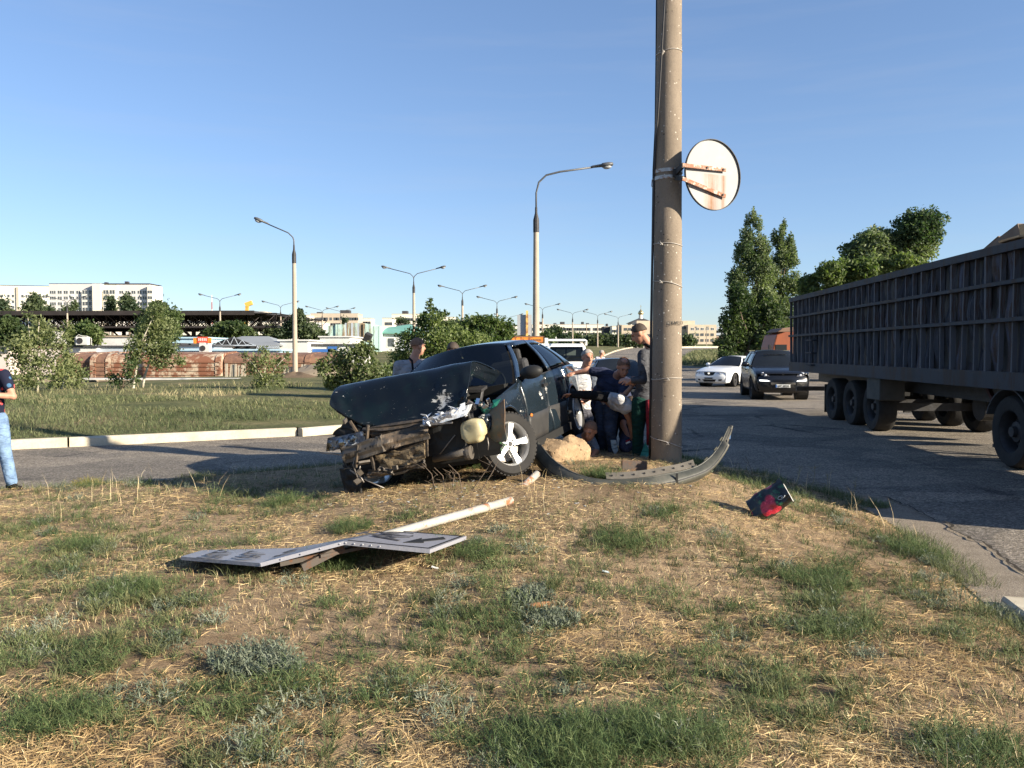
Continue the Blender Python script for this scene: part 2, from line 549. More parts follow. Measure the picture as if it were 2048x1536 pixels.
M['turf'] = n.m
verge = tag(mesh_np('grass_verge', np.array(v), np.stack([a, a + nv, a + nv + 1, a + 1], 1), M['turf'], smooth=True), kind='structure')

# --- kerb of whitewashed stones
kerb = empty('kerb', kind='structure')
n = N('kerb_stone')
g = n.noise(2.2, 8, .7); h = n.noise(25, 5, .8)
col = n.ramp(g, [(.3, (.36, .31, .23)), (.65, (.53, .475, .37))])
col = n.mix(n.ramp(h, [(.32, .7), (.5, 0.0)]), col, (.35, .3, .22))
n.set(col, .9, 0, .2); n.bump(h, .3, .01)
M['kerb'] = n.m
def stone_mesh(L):
    mb = MB()
    prof = [(-.09, -.12), (-.09, .15), (-.075, .172), (.05, .172), (.085, .145), (.09, -.12)]
    Mx = Matrix(((1, 0, 0), (0, 0, 1), (0, 1, 0))).to_4x4()
    k = 3
    for q in range(1):
        mb.prism([(x, z) for x, z in prof], Mx @ Matrix.Translation((0, 0, -L / 2)), L)
    return mb.mesh('kerb_stone')
km1, km3 = stone_mesh(1.96), stone_mesh(3.96)
for m_ in (km1, km3): m_.materials.append(M['kerb'])
rnd = random.Random(4)
s = 26.0
while s < KS[-1] - 4:
    L = 2.0 if s < 90 else 4.0
    p = kerb_at(s + L / 2); t = kerb_at(s + L) - kerb_at(s)
    o = bpy.data.objects.new('kerb_stone', km1 if L < 3 else km3); COL.objects.link(o); o.parent = kerb
    o.location = (p[0], p[1], float(ground_z(p[0], p[1])) + rnd.uniform(-.015, .01))
    o.rotation_euler = (rnd.uniform(-.004, .004), rnd.uniform(-.03, .03), math.atan2(-t[0], t[1]) + rnd.uniform(-.006, .006))
    if L < 3: o.scale = (1, (np.hypot(*t) - .02) / 1.96, 1)
    s += L
# right-hand kerb stones by the corner of the frame
for y in (5.0, 4.36, 3.72, 3.08):
    x0 = float(np.interp(y, ge[:, 1], ge[:, 0])); x1 = float(np.interp(y + .3, ge[:, 1], ge[:, 0]))
    o = bpy.data.objects.new('kerb_stone', km1); COL.objects.link(o); o.parent = kerb
    o.location = (x0 + .06, y, -.075 - .02 * (y > 4.9)); o.rotation_euler = (.01, .03, -math.atan2(x1 - x0, .3)); o.scale = (1, .31, .95)

# --- grass bank on the right, beyond the junction
RV = [(16.6, 83), (20, 76), (26, 68), (36, 60), (60, 52), (90, 50), (90, 150), (34, 150), (25, 118), (19, 95)]
RVS = np.array(smooth_poly(RV, 2))
bank = strip_mesh('grass_bank', np.linspace(15, 91, 90), np.linspace(49, 151, 110),
    lambda x, y: ground_z(x, y) - .05 + (.25 + .5 * sstep(1, 14, poly_dist(x, y, RVS))) * sstep(-.5, 1.0, poly_dist(x, y, RVS)) + .05 * fbm(x * .4, y * .4, 31, 2),
    M['turf'], mask=lambda x, y: poly_dist(x, y, RVS) > -.6)
# pale kerb on the far side of the junction road
fk = empty('far_kerb', kind='structure')
pts = [at(1290, 698, 150), at(1366, 696, 160), at(1440, 692, 172), at(1500, 690, 180)]
for a_, b_ in zip(pts, pts[1:]):
    k_ = 4
    for q in range(k_):
        p0 = a_.lerp(b_, q / k_); p1 = a_.lerp(b_, (q + .985) / k_)
        z = float(ground_z(p0.x, p0.y)) + .1
        MB().bar((p0.x, p0.y, z), (p1.x, p1.y, float(ground_z(p1.x, p1.y)) + .1), .3, .45).build('kerb_stone', M['kerb'], fk)
# ================================================================ background buildings and street furniture
M['apt'] = mat('apartment_panel', (.72, .68, .58), (.58, .54, .46), .25, .9, contrast=.35)
M['apt_lilac'] = mat('apartment_panel_grey', (.62, .58, .56), (.5, .47, .46), .2, .9, contrast=.35)
M['apt_beige'] = mat('apartment_beige', (.5, .42, .33), (.4, .33, .26), .2, .9)
M['apt_tan'] = mat('balcony_tan', (.42, .37, .3), (.33, .29, .24), .5, .9)
M['win'] = mat('far_window', (.1, .11, .12), (.04, .045, .05), .8, .15, 0, .6)
M['wframe'] = mat('window_frame_white', (.75, .74, .7), (.6, .59, .56), 2, .6)
M['roofdark'] = mat('roof_dark', (.06, .06, .065), (.035, .035, .04), .6, .9)
M['aqua'] = grimy('aqua_sheet', (.42, .60, .55), (.3, .34, .3), (.22, .16, .1), .35, .7, .45, streak=True)
M['greenroof'] = grimy('green_roof', (.15, .33, .28), (.1, .2, .17), None, .4, .6, .4)
M['greyroof'] = grimy('grey_roof', (.24, .255, .265), (.16, .165, .17), None, .5, .6, .4)
M['kioskwhite'] = grimy('kiosk_white', (.55, .54, .52), (.3, .285, .255), None, .5, .6, .4)
M['kioskblue'] = grimy('kiosk_pale_blue', (.36, .52, .62), (.3, .36, .4), None, .5, .6, .4)
M['blue'] = grimy('blue_sheet', (.035, .12, .36), (.03, .07, .18), None, .5, .5, .4)
M['greywall'] = grimy('grey_blue_wall', (.36, .40, .45), (.3, .31, .32), None, .5, .7, .4)
M['pinkwall'] = grimy('pinkish_wall', (.55, .47, .43), (.4, .35, .31), None, .5, .8, .4)
M['orange'] = grimy('orange_paint', (.75, .26, .03), (.4, .13, .03), (.22, .07, .03), 1.2, .6, .5)
M['rustred'] = grimy('rusty_sheet_brown', (.15, .08, .055), (.085, .05, .035), (.22, .12, .075), .9, .85, .6)
M['rustwhite'] = grimy('rusty_white_sheet', (.46, .385, .29), (.3, .18, .11), (.18, .075, .042), .9, .85, .75)
M['truss'] = mat('truss_steel', (.045, .037, .035), (.02, .017, .017), 1, .8, .1)
M['oldconcrete'] = mat('old_concrete', (.36, .29, .21), (.2, .16, .115), 1.2, .95, bump=.4)

def solid(name, x0, x1, y0, y1, z0, z1, m, parent=None):
    return MB().box(((x0 + x1) / 2, (y0 + y1) / 2, (z0 + z1) / 2), (abs(x1 - x0), abs(y1 - y0), abs(z1 - z0))).build(name, m, parent)

def window_proto(w, h, mull=1):
    mb = MB(); t = .12 * h / 1.5
    mb.box((0, -.03, h / 2), (w + t, .06, t)); mb.box((0, -.03, -h / 2), (w + t, .06, t))
    for k in range(mull + 2):
        mb.box((-w / 2 + w * k / (mull + 1), -.032, 0), (t, .064, h - t))
    f = mb.mesh('window'); f.materials.append(M['wframe'])
    p = MB().box((0, -.012, 0), (w - .02, .024, h - .02)).mesh('pane'); p.materials.append(M['win'])
    return f, p
WP = {'a': window_proto(2.1, 1.6, 1), 'n': window_proto(1.3, 1.6, 0), 'w': window_proto(3.0, 1.6, 2), 's': window_proto(2.4, 2.0, 1), 'b': window_proto(5.2, 1.5, 4)}
def put_window(parent, kind, x, y, z, sc=1, hole=False):
    f, p = WP[kind]
    if not hole:
        o = bpy.data.objects.new('window', f); COL.objects.link(o); o.parent = parent; o.location = (x, y, z); o.scale = (sc, 1, sc)
        q = bpy.data.objects.new('pane', p); COL.objects.link(q); q.parent = o
    else:
        o = bpy.data.objects.new('dark_opening', p); COL.objects.link(o); o.parent = parent; o.location = (x, y - .05, z); o.scale = (sc, 3, sc)  # no real hole: a dark box on the wall paints the shaded opening

# --- left apartment blocks, about 400 m away
D = 400; k = D / FPX
def rel(px, p0): return (px - p0) * k
b = empty('apartment_block', (hx(101, D), D, 5.5), label='white nine-storey apartment block with lilac panels and glazed balconies above the dark canopy', cat='apartment building')
H = hz(568, D) - 5.5
solid('wall', 0, rel(193, 101), 0, 14, 0, H, M['apt_lilac'], b)
solid('stair_tower', rel(193, 101), rel(209, 101), -3.0, 14, 0, H - .1, M['apt'], b)
solid('wall', rel(209, 101), rel(238, 101), -.6, 14, 0, H - .4, M['apt'], b)
solid('wall', rel(238, 101), rel(301, 101), 0, 14, 0, H - .3, M['apt_lilac'], b)
solid('stair_tower', rel(301, 101), rel(311, 101), -2.5, 9, 0, H - .8, M['apt'], b)
solid('balcony_stack', rel(168, 101), rel(181, 101), -1.2, 0, 0, H - 4, M['apt'], b)
solid('balcony_stack', rel(181.2, 101), rel(192.6, 101), -1.0, 0, 0, H - 4, M['apt_tan'], b)
solid('balcony_stack', rel(210, 101), rel(224, 101), -1.6, -.6, 0, H - 4, M['apt_tan'], b)
solid('balcony_stack', rel(224.2, 101), rel(237, 101), -1.8, -.6, 0, H - 4, M['apt'], b)
solid('parapet', -.2, rel(301, 101), .3, 14.2, H, H + .35, M['roofdark'], b)
solid('roof_vent', rel(244, 101), rel(250, 101), 4, 6, H, H + 1.6, M['roofdark'], b)
solid('roof_vent', rel(203, 101), rel(208, 101), 4, 6, H, H + 1.2, M['roofdark'], b)
rnd = random.Random(2)
for r_ in range(6):
    z = H - rel(16.5, 0) - r_ * rel(11.4, 0)
    for px, kd in ((108, 'w'), (122, 'a'), (134, 'a'), (146.5, 'a'), (159, 'a'), (244.5, 'a'), (257, 'a'), (269, 'a'), (281, 'a'), (293, 'w')):
        put_window(b, kd, rel(px, 101), 0, z)
    for px, dy in ((174.5, -1.2), (187, -1.0), (217, -1.6), (230, -1.8)):
        put_window(b, 'a', rel(px, 101), dy, z, 1.25)
    for px in (303.6, 308.4): put_window(b, 'n', rel(px, 101), -2.5, z, .9)
    if r_ < 3:
        for px in (147 + 3 * r_, 286 - 2 * r_):
            o = MB().box((0, -.3, 0), (1.1, .6, .9)).build('air_conditioner', M['wframe'], b); o.location = (rel(px, 101), 0, z - 1.6)
b2 = empty('apartment_block', (hx(101, D + 30), D + 30, 5.5), (0, 0, R(14)), label='cream apartment block cut by the left edge of the photo, behind the first white block', cat='apartment building')
H2 = hz(573, D + 30) - 5.5
W2 = rel(140, 0)
solid('wall', -W2, 0, 0, 13, 0, H2, M['apt'], b2)
solid('parapet', -W2, 0, .3, 13.2, H2, H2 + .4, M['roofdark'], b2)
solid('stair_tower', -W2 * .45, -W2 * .42, -.8, 0, 0, H2 - .6, M['apt_tan'], b2)
for r_ in range(6):
    z = H2 - 5.2 - r_ * 2.9
    for f in (.06, .14, .3, .37, .5, .56, .66, .78, .86, .94):
        put_window(b2, 'n' if int(f * 100) % 3 else 'a', -W2 * f, 0, z)
solid('porch_roof', -W2 * .75, -W2 * .4, -3, 0, H2 - 19.2, H2 - 18.8, M['apt_tan'], b2)

# --- steel space-frame canopy
D = 112; k = D / FPX
cp = empty('market_canopy', (hx(-70, D), D, 0), (0, 0, R(-2.0)), label='long dark steel space-frame canopy on columns over the market', cat='canopy')
Lx = (560 + 70) * k; z1 = hz(626, D); z0 = z1 - 1.9
solid('roof_deck', 0, Lx * .93, 0, 26, z1 - .02, z1 + .22, M['roofdark'], cp)
solid('fascia', 0, Lx * .93, -.16, -.02, z1 - .32, z1 + .26, M['truss'], cp)
mb = MB(); nx, ny = 22, 5; sx = Lx / nx; sy = 26 / ny
T = lambda i, j: Vector((i * sx, j * sy, z1 - .12)); Bm = lambda i, j: Vector(((i + .5) * sx, (j + .5) * sy, z0))
def tb(a, b, r=.07): mb.tube([a, b], r, 3, False)
for i in range(nx + 1):
    for j in range(ny + 1):
        if i < nx: tb(T(i, j), T(i + 1, j), .09)
        if j < ny: tb(T(i, j), T(i, j + 1))
        if i < nx and j < ny:
            for a_, b_ in ((0, 0), (1, 0), (0, 1), (1, 1)): tb(T(i + a_, j + b_), Bm(i, j))
            if i < nx - 1: tb(Bm(i, j), Bm(i + 1, j), .1)
            if j < ny - 1: tb(Bm(i, j), Bm(i, j + 1))
tag(mb.build('truss', M['truss'], cp), kind='stuff')
solid('bottom_beam', 0, Lx, -.05, .2, z0 - .12, z0 + .12, M['truss'], cp)
for i in range(2, nx, 4):
    for j in (1, 3):
        MB().box(((i + .5) * sx, (j + .5) * sy, z0 / 2), (.45, .45, z0)).build('column', M['truss'], cp)
        mb = MB()
        for q in range(4):
            mb.bar(((i + .5) * sx, (j + .5) * sy, z0 - 1.6), ((i + .5 + (-1, 1, 0, 0)[q]) * sx, (j + .5 + (0, 0, -.7, .7)[q]) * sy, z0), .16)
        mb.build('strut', M['truss'], cp)
solid('back_wall', Lx * .05, Lx * .8, 24, 24.3, 0, z0 - .6, M['roofdark'], cp)
solid('stall_roof', Lx * .40, Lx * .62, -2, 6, hz(672, D) - .2, hz(672, D), M['oldconcrete'], cp)
solid('stall_front', Lx * .405, Lx * .615, -1.8, 5.8, 0, hz(672, D) - .21, M['kioskwhite'], cp)

# --- arched rusty sheet-metal shelters behind the low wall
D = 50; k = D / FPX
def arch_shelter(x0, x1, y, z0, z1, depth, m, rim, label, ribs):
    e = empty('arched_shelter', (x0, y, z0), label=label, cat='shelter', group='rusty arched shelters in a row')
    L = x1 - x0; h = z1 - z0
    # profile: vertical front wall, quarter-round eave, shallow roof
    pr = [(0, 0), (0, h * .60)] + [(.95 * (1 - math.cos(t)), h * .60 + h * .34 * math.sin(t)) for t in np.linspace(.2, math.pi / 2, 7)] + [(depth * .6, h), (depth, h * .9), (depth, 0)]
    nr = len(pr)
    mb = MB(); 
    hb = [0, h * .15, h * .3, h * .45, h * .6]
    for a_, b_ in zip(hb, hb[1:]):
        pass
    mb.grid(lambda u, v: (u * L, *pr[min(nr - 1, round(v * (nr - 1)))]), max(2, int(L)), nr - 1)
    mb.add([(0, p, q) for p, q in pr], [tuple(range(nr))]); mb.add([(L, p, q) for p, q in pr], [tuple(range(nr))])
    mb.build('shell', m, e)
    for z in hb[1:]:
        MB().box((L / 2, -.025, z), (L - .1, .05, .035)).build('batten', m, e)
    for x in ribs:
        rb = MB(); w = .16
        rb.grid(lambda u, v: (x * L - w + u * 2 * w, pr[min(nr - 3, round(v * (nr - 3)))][0] - .05, pr[min(nr - 3, round(v * (nr - 3)))][1] + .03), 1, nr - 3)
        o = rb.build('rim', rim, e, solid=.05)
    return e
z0 = hz(757, D); z1 = hz(704, D)
arch_shelter(hx(112, D), hx(189, D) - .1, D, z0, z1, 5, M['rustred'], M['rustwhite'], 'brown rusty arched shelter half hidden by the shrubs at far left', (.35,))
arch_shelter(hx(189, D), hx(224, D) - .05, D - .3, z0, z1 + .02, 5, M['rustred'], M['rustwhite'], 'narrow rusty arched shelter with a cream rim on its left end', (.04, .96))
arch_shelter(hx(226, D), hx(443, D), D - .25, z0, z1 + .01, 5, M['rustwhite'], M['rustwhite'], 'long arched shelter of white sheets streaked with rust, cream rim at its right end', (.98,))
arch_shelter(hx(446, D), hx(655, D), D + .15, z0, z1 - .03, 5, M['rustred'], M['rustred'], 'long brown arched shelter behind the street lamp post, plainly rusty all over', (.8,))

# --- low concrete wall in front, rows of grey planks against it
wl = empty('low_wall', label='low weathered concrete wall between the grass verge and the rusty shelters', cat='wall')
for i, (a_, b_) in enumerate([(-40, 60), (62, 190), (192, 330), (332, 470), (472, 600), (602, 760)]):
    dd = 41.5 + i * .5
    solid('wall_panel', hx(a_, dd), hx(b_, dd), dd, dd + .3, -.2, hz(759, dd) + .02 * (i % 2), M['oldconcrete'], wl)
solid('coping', hx(150, 41), hx(470, 41), 41.2, 41.9, hz(758, 42) - .02, hz(758, 42) + .06, M['kioskwhite'], wl)
M['greyplank'] = mat('grey_plank', (.42, .37, .29), (.25, .215, .165), 3, .9, bump=.3)
def plank_stack(px0, px1, d, zt, zb, label, n):
    e = empty('plank_row', (hx(px0, d), d, zb), label=label, cat='planks')
    L = hx(px1, d) - hx(px0, d); r_ = random.Random(px0)
    me = MB().box((0, 0, .5), (L / n * .72, .06, 1)).mesh('plank'); me.materials.append(M['greyplank'])
    for i in range(n):
        o = bpy.data.objects.new('plank', me); COL.objects.link(o); o.parent = e
        o.location = (L * (i + .5) / n, r_.uniform(-.05, .05), 0); o.scale = (r_.uniform(.8, 1.15), 1, (zt - zb) * r_.uniform(.88, 1.05)); o.rotation_euler = (R(-6), R(r_.uniform(-3, 5)), 0)
    return e
plank_stack(450, 492, 44, hz(728, 44), hz(762, 44), 'row of pale upright boards leaning at the left of the small leafy tree', 7)
plank_stack(566, 588, 44, hz(731, 44), hz(762, 44), 'short row of upright boards just left of the street lamp post', 5)
M['dirt'] = mat('dirt_pile', (.16, .115, .075), (.07, .05, .035), 3, 1, bump=.8)
def mound(name, c, r, h, m, label, cat, seed):
    rr = np.random.default_rng(seed); mb = MB()
    mb.grid(lambda u, v: (c[0] + r[0] * v * math.cos(u * 6.2832), c[1] + r[1] * v * math.sin(u * 6.2832), c[2] + h * (1 - v ** 1.6) + (.16 * h * float(vnoise(v * 6 + math.cos(u * 6.28) * 3, math.sin(u * 6.28) * 3, seed)) if v < .99 else -.1)), 28, 8)
    return tag(mb.build(name, m, smooth=True), label, cat)
mound('dirt_pile', (hx(590, 42), 42, .2), (1.5, 1.0), .42, M['dirt'], 'dark heap of soil and dead grass at the foot of the street lamp', 'dirt heap', 3)
mound('sand_bank', (hx(665, 46), 46, .1), (3.6, 2.0), .95, M['oldconcrete'], 'pale bank of bare earth right of the lamp post, behind the bushes', 'earth bank', 5)
plank_stack(600, 660, 47, hz(728, 47), hz(742, 47), 'line of pale stakes on top of the earth bank', 11)

# --- kiosks and low market buildings behind the shelters
def kiosk(px0, px1, pyt, d, dep, m, label, roofm=None, over=.15, name='market_kiosk', zb=0.0):
    e = empty(name, (hx(px0, d), d, zb), label=label, cat='kiosk', group='low market kiosks behind the shelters')
    L = hx(px1, d) - hx(px0, d); h = hz(pyt, d) - zb
    solid('wall', 0, L, 0, dep, 0, h - .12, m, e)
    solid('roof', -over, L + over, -over, dep + over, h - .118, h, roofm or M['roofdark'], e)
    return e
e = kiosk(-60, 18, 692, 57, 5, M['pinkwall'], 'pinkish low building cut by the left photo edge with a dark window band')
solid('window', hx(-60, 57) - hx(-60, 57) + .3, hx(18, 57) - hx(-60, 57) - .1, -.04, .02, hz(707, 57), hz(692, 57) - .2, M['win'], e)
e = kiosk(19, 122, 692, 58, 5, M['pinkwall'], 'cream low kiosk with a brown roof edge behind the left shrubs', M['rustred'])
e = kiosk(123, 194, 691, 58.5, 5, M['kioskwhite'], 'white low kiosk with peeling paint under the pale air conditioner')
e = kiosk(196, 300, 691, 59, 5, M['greywall'], 'grey-blue low kiosk beside the peeling white one')
kiosk(300, 360, 686, 60, 5, M['kioskwhite'], 'small white kiosk mostly hidden by the leaning birch')
kiosk(345, 410, 674, 66, 6, M['kioskblue'], 'light blue kiosk left of the orange market sign', M['kioskblue'])
e = kiosk(352, 428, 690, 58, 4, M['greywall'], 'grey kiosk front below the orange market sign')
kiosk(300, 560, 698, 56.5, 3, M['kioskblue'], 'long pale blue strip roof just above the rusty shelters', M['kioskblue'])
kiosk(560, 616, 679, 63, 5, M['kioskwhite'], 'tall white box kiosk just left of the big street lamp post', M['kioskwhite'])
e = kiosk(616, 720, 688, 64, 5, M['kioskwhite'], 'long white kiosk right of the street lamp with blue shutters', M['roofdark'])
for a_, b_, t_, q_ in ((598, 622, 697, 704), (625, 672, 698, 704), (626 + 30, 665 + 10, 693, 704)):
    solid('shutter', hx(a_, 64) - hx(616, 64), hx(b_, 64) - hx(616, 64), -.06, -.004 - (.02 if a_ == 656 else 0), hz(q_, 64), hz(t_, 64), M['blue'], e)
kiosk(640, 700, 672, 78, 6, M['kioskwhite'], 'low white stall roof in front of the aqua hall', M['kioskwhite'])
def ac_unit(px, py, d, label, s=1.0):
    e = empty('air_conditioner', at(px, py, d), label=label, cat='air conditioner')
    MB().box((0, 0, .3 * s), (.85 * s, .4, .6 * s)).build('casing', M['kioskwhite'], e, bevel=.02)
    MB().lathe([(0, -.01), (.22 * s, -.01), (.22 * s, .03), (0, .03)], 16, Matrix.Translation((-.12 * s, -.21, .3 * s)) @ Matrix.Rotation(math.pi / 2, 4, 'X')).build('fan_grille', M['darksteel'], e)
    return e
ac_unit(411, 704, 53, 'pale air-conditioner unit with a round fan standing by the grey tent roof', .8)
ac = ac_unit(166, 690, 57.8, 'air conditioner with wire loops on the roof of the white kiosk', .95)
MB().tube([(-.55, 0, .0), (-.55, 0, .5), (-.3, 0, .72), (0, 0, .62), (.3, 0, .62), (.6, 0, .45), (.6, 0, 0)], .02, 5).build('wire', M['kioskwhite'], ac)
# orange market sign
e = empty('market_sign', at(405, 688, 61), label='orange and red lettered sign above the grey kiosk in the market', cat='sign')
MB().box((0, 0, .25), (1.3, .12, .42)).build('board', M['orange'], e)
MB().box((.05, -.08, .3), (.75, .05, .45)).build('board_centre', grimy('red_sign', (.6, .07, .04), (.4, .05, .03), None, 2), e)
MB().box((.05, -.1, -.08), (.42, .2, .36)).build('board_foot', M['kioskwhite'], e)
for q in range(5): MB().box((-.22 + q * .13, -.11, .33), (.07, .02, .2)).build('letter', M['kioskwhite'], e)
# grey hip-roofed tent
D = 62
e = empty('market_tent', (hx(416, D), D, 0), label='grey pitched market roof with open triangular end truss', cat='market roof')
xa, xb = 0, hx(560, D) - hx(416, D); zt, ze = hz(671, D), hz(690, D)
xr0, xr1 = hx(458, D) - hx(416, D), hx(514, D) - hx(416, D)
MB().add([(xa, 0, ze), (xb, 0, ze), (xb, 6, ze), (xa, 6, ze), (xr0, 3, zt), (xr1, 3, zt)], [(1, 5, 4), (0, 1, 4), (1, 2, 5), (2, 3, 4, 5)]).build('roof', M['greyroof'], e, solid=.06)
MB().add([(xa, -.02, ze - .02), (xr0 + .4, -.3, zt - .1), (xr0 + 2.0, -.02, ze - .02)], [(0, 1, 2)]).build('gable', M['roofdark'], e, solid=.05)
mb = MB(); xs_ = np.linspace(xa, xr0 + 2.0, 7)
for q in range(6):
    h_ = lambda x: ze + (zt - ze) * max(0, 1 - abs(x - xr0 - .4) / (xr0 + .4 if x < xr0 + .4 else 1.7))
    xm = (xs_[q] + xs_[q + 1]) / 2
    mb.bar((xs_[q], -.35, ze), (xm, -.35, h_(xm) - .05), .035); mb.bar((xm, -.35, h_(xm) - .05), (xs_[q + 1], -.35, ze), .035)
mb.bar((xa, -.35, ze - .03), (xr0 + 2.1, -.35, ze - .03), .08)
mb.build('end_truss', M['greywall'], e)
mb = MB(); xs_ = np.linspace(xr0 + 2.1, xb, 13)
for q in range(12):
    xm = (xs_[q] + xs_[q + 1]) / 2
    mb.bar((xs_[q], -.1, ze - .3), (xm, -.1, ze - .02), .045); mb.bar((xm, -.1, ze - .02), (xs_[q + 1], -.1, ze - .3), .045)
mb.build('side_truss', M['greywall'], e)
solid('back_wall', .3, xb - .2, 2, 5.6, 0, ze - .31, M['pinkwall'], e)
# --- aqua sheet hall and green-roofed white building
D = 128; k = D / FPX
e = empty('aqua_hall', (hx(655, D), D, 0), label='aqua sheet-metal hall with stained vertical panels in the middle distance', cat='building')
for i, (a_, b_, t_) in enumerate([(0, 17, 651), (17, 35, 649), (35, 72, 646), (72, 88, 648), (88, 107, 652)]):
    nn = max(2, int((b_ - a_) / 4))
    for q in range(nn):
        x0_ = (a_ + (b_ - a_) * q / nn) * k; x1_ = (a_ + (b_ - a_) * (q + 1) / nn) * k
        solid('wall_panel', x0_ + .01, x1_ - .01, -.04 * (q % 2) - .25 * (i % 2), 9, 0, hz(t_, D), M['aqua'] if i != 2 else M['greywall' if q % 3 == 0 else 'aqua'], e)
solid('canopy', 36 * k, 72 * k, -1.6, -.35, hz(683, D), hz(680, D), M['kioskwhite'], e)
e = empty('green_roof_building', (hx(757, D), D + 2, 0), label='white building with a green hipped roof beside the aqua hall', cat='building')
L = 88 * k; ze = hz(664, D); zt = hz(653, D)
solid('wall', .4, L - .2, 0, 10, 0, ze - .25, M['kioskwhite'], e)
MB().add([(0, -.6, ze), (L, -.6, ze - .3), (L, 10.6, ze - .3), (0, 10.6, ze), (L * .1, 3, zt), (L * .62, 3, zt + .5), (L * .82, 3, zt)], [(0, 1, 6, 5, 4), (1, 2, 6), (2, 3, 4, 5, 6), (3, 0, 4)]).build('roof', M['greenroof'], e, solid=.2)
for q in range(3):
    for r_ in range(2): put_window(e, 'n', 1.6 + q * 1.8, 0, ze - 1.6 - r_ * 2.2, .9)
solid('door_shutter', L * .42, L * .95, -.05, -.003, 0, ze - 1.0, M['greywall'], e)
# --- more far blocks
def far_block(px0, px1, pyt, d, m, label, rows=0, cols=0, group=None, dep=14, name='apartment_block', kind='n', stuff=False, zb=4, sc=1.0, fl=3.0, off=2.6, roofs=()):
    e = empty(name, (hx(px0, d), d, zb), label=label, cat='apartment building', group=group)
    L = hx(px1, d) - hx(px0, d); h = hz(pyt, d) - zb
    solid('wall', 0, L, 0, dep, 0, h, m, e)
    solid('parapet', -.15, L + .15, .2, dep + .1, h, h + .4, M['apt_tan'], e)
    for (a_, b_, hh) in roofs: solid('roof_house', L * a_, L * b_, 3, 8, h, h + hh, M['roofdark'], e)
    if stuff:
        mb = MB(); rr = random.Random(px0)
        w_, hh_ = (1.3 * sc, 1.5 * sc)
        for r_ in range(rows):
            for c in range(cols):
                if rr.random() < .06: continue
                mb.box((L * (c + .5) / cols, -.03, h - off - r_ * fl), (w_ * rr.choice((1, 1, 1.5)), .08, hh_))
        tag(mb.build('windows', M['win'], e), kind='stuff')
    else:
        for r_ in range(rows):
            for c in range(cols):
                put_window(e, kind, L * (c + .5) / cols, 0, h - off - r_ * fl, sc)
    return e
far_block(340, 530, 624, 470, M['apt'], 'long pale roof line showing just above the dark canopy', 2, 40, stuff=True)
far_block(512, 620, 631, 430, M['apt'], 'low cream apartment block between the two lamps left of the big post', 3, 24, stuff=True)
e = far_block(622, 716, 628, 440, M['apt_beige'], 'beige apartment block behind the aqua hall', 4, 20, stuff=True, roofs=((.6, .8, 2.2), (.1, .2, 1.2)))
far_block(600, 645, 645, 330, M['kioskwhite'], 'white low block in front of the beige apartments', 4, 9, stuff=True)
far_block(716, 742, 637, 500, M['apt'], 'small pale block right of the beige apartments', 3, 6, stuff=True)
far_block(765, 785, 637, 410, M['apt'], 'narrow white tower left of the second lamp post', 4, 4, stuff=True)
far_block(784, 838, 629, 430, M['apt'], 'white apartment block behind the second lamp post', 5, 11, stuff=True, roofs=((.35, .55, 2.0),))
far_block(876, 908, 635, 440, M['apt'], 'yellowish block peeping above the roadside bushes', 4, 7, stuff=True)
far_block(880, 960, 650, 380, M['apt_beige'], 'beige low block above the bushes right of the sapling', 2, 8, stuff=True)
far_block(1003, 1060, 651, 480, M['apt'], 'cream apartment block behind the orange road sign', 6, 12, stuff=True)
far_block(1064, 1207, 650, 500, M['apt'], 'very long white apartment block along the horizon behind the light truck', 8, 36, stuff=True, sc=1.15, roofs=((.1, .14, 2), (.4, .46, 2), (.7, .73, 2)))
far_block(1208, 1223, 654, 480, M['roofdark'], 'dark blank gable wall between the two white blocks', roofs=((.4, .6, 2),))
far_block(1224, 1238, 653, 470, M['apt'], 'white block end right of the dark gable', 6, 3, stuff=True)
far_block(1424, 1450, 655, 520, M['greywall'], 'dark glazed block right of the unfinished school', 7, 8, stuff=True)
far_block(1430, 1458, 674, 420, M['rustred'], 'red-roofed small house by the poplars', 1, 3, stuff=True)
# --- unfinished school
D = 395; k = D / FPX
e = empty('school_building', (hx(1243, D), D, 4.5), label='unfinished pale brick three-storey building with empty window openings behind the pole', cat='building')
M['brickpale'] = mat('pale_brick', (.56, .47, .36), (.44, .36, .27), .6, .95, contrast=.3)
r0 = lambda px: (px - 1243) * k
hh = lambda py: hz(py, D) - 4.5
solid('wing', 0, r0(1290), 0, 14, 0, hh(650), M['brickpale'], e)
solid('hall', r0(1275), r0(1392), 3, 18, 0, hh(641), M['brickpale'], e)
solid('wing', r0(1372), r0(1428), -4, 14, 0, hh(650), M['brickpale'], e)
solid('end_wall', r0(1240), -.02, 1, 14, 0, hh(649), M['apt_tan'], e)
solid('link', r0(1290) + .02, r0(1372) - .02, 0.5, 3, 0, hh(652), M['brickpale'], e)
solid('dark_void', r0(1363), r0(1371), .3, .6, hh(658), hh(652.5), M['win'], e)  # solid dark box, the shade of the recess as colour
for r_, (py, kd, hole) in enumerate(((658.5, 's', False), (669.7, 's', True), (681, 's', True))):
    for px in (1380.5, 1390.5, 1400, 1410, 1420): put_window(e, kd, r0(px), -4, hh(py), .62, hole)
    for px in (1251, 1259, 1268, 1277): put_window(e, kd, r0(px), 0, hh(py), .62, True)
for px in (1298, 1350, 1366): put_window(e, 's', r0(px), .5, hh(671), .7, True)
solid('plinth', r0(1355), r0(1440), -14, -6, 0, hh(691.5), M['kioskwhite'], e)
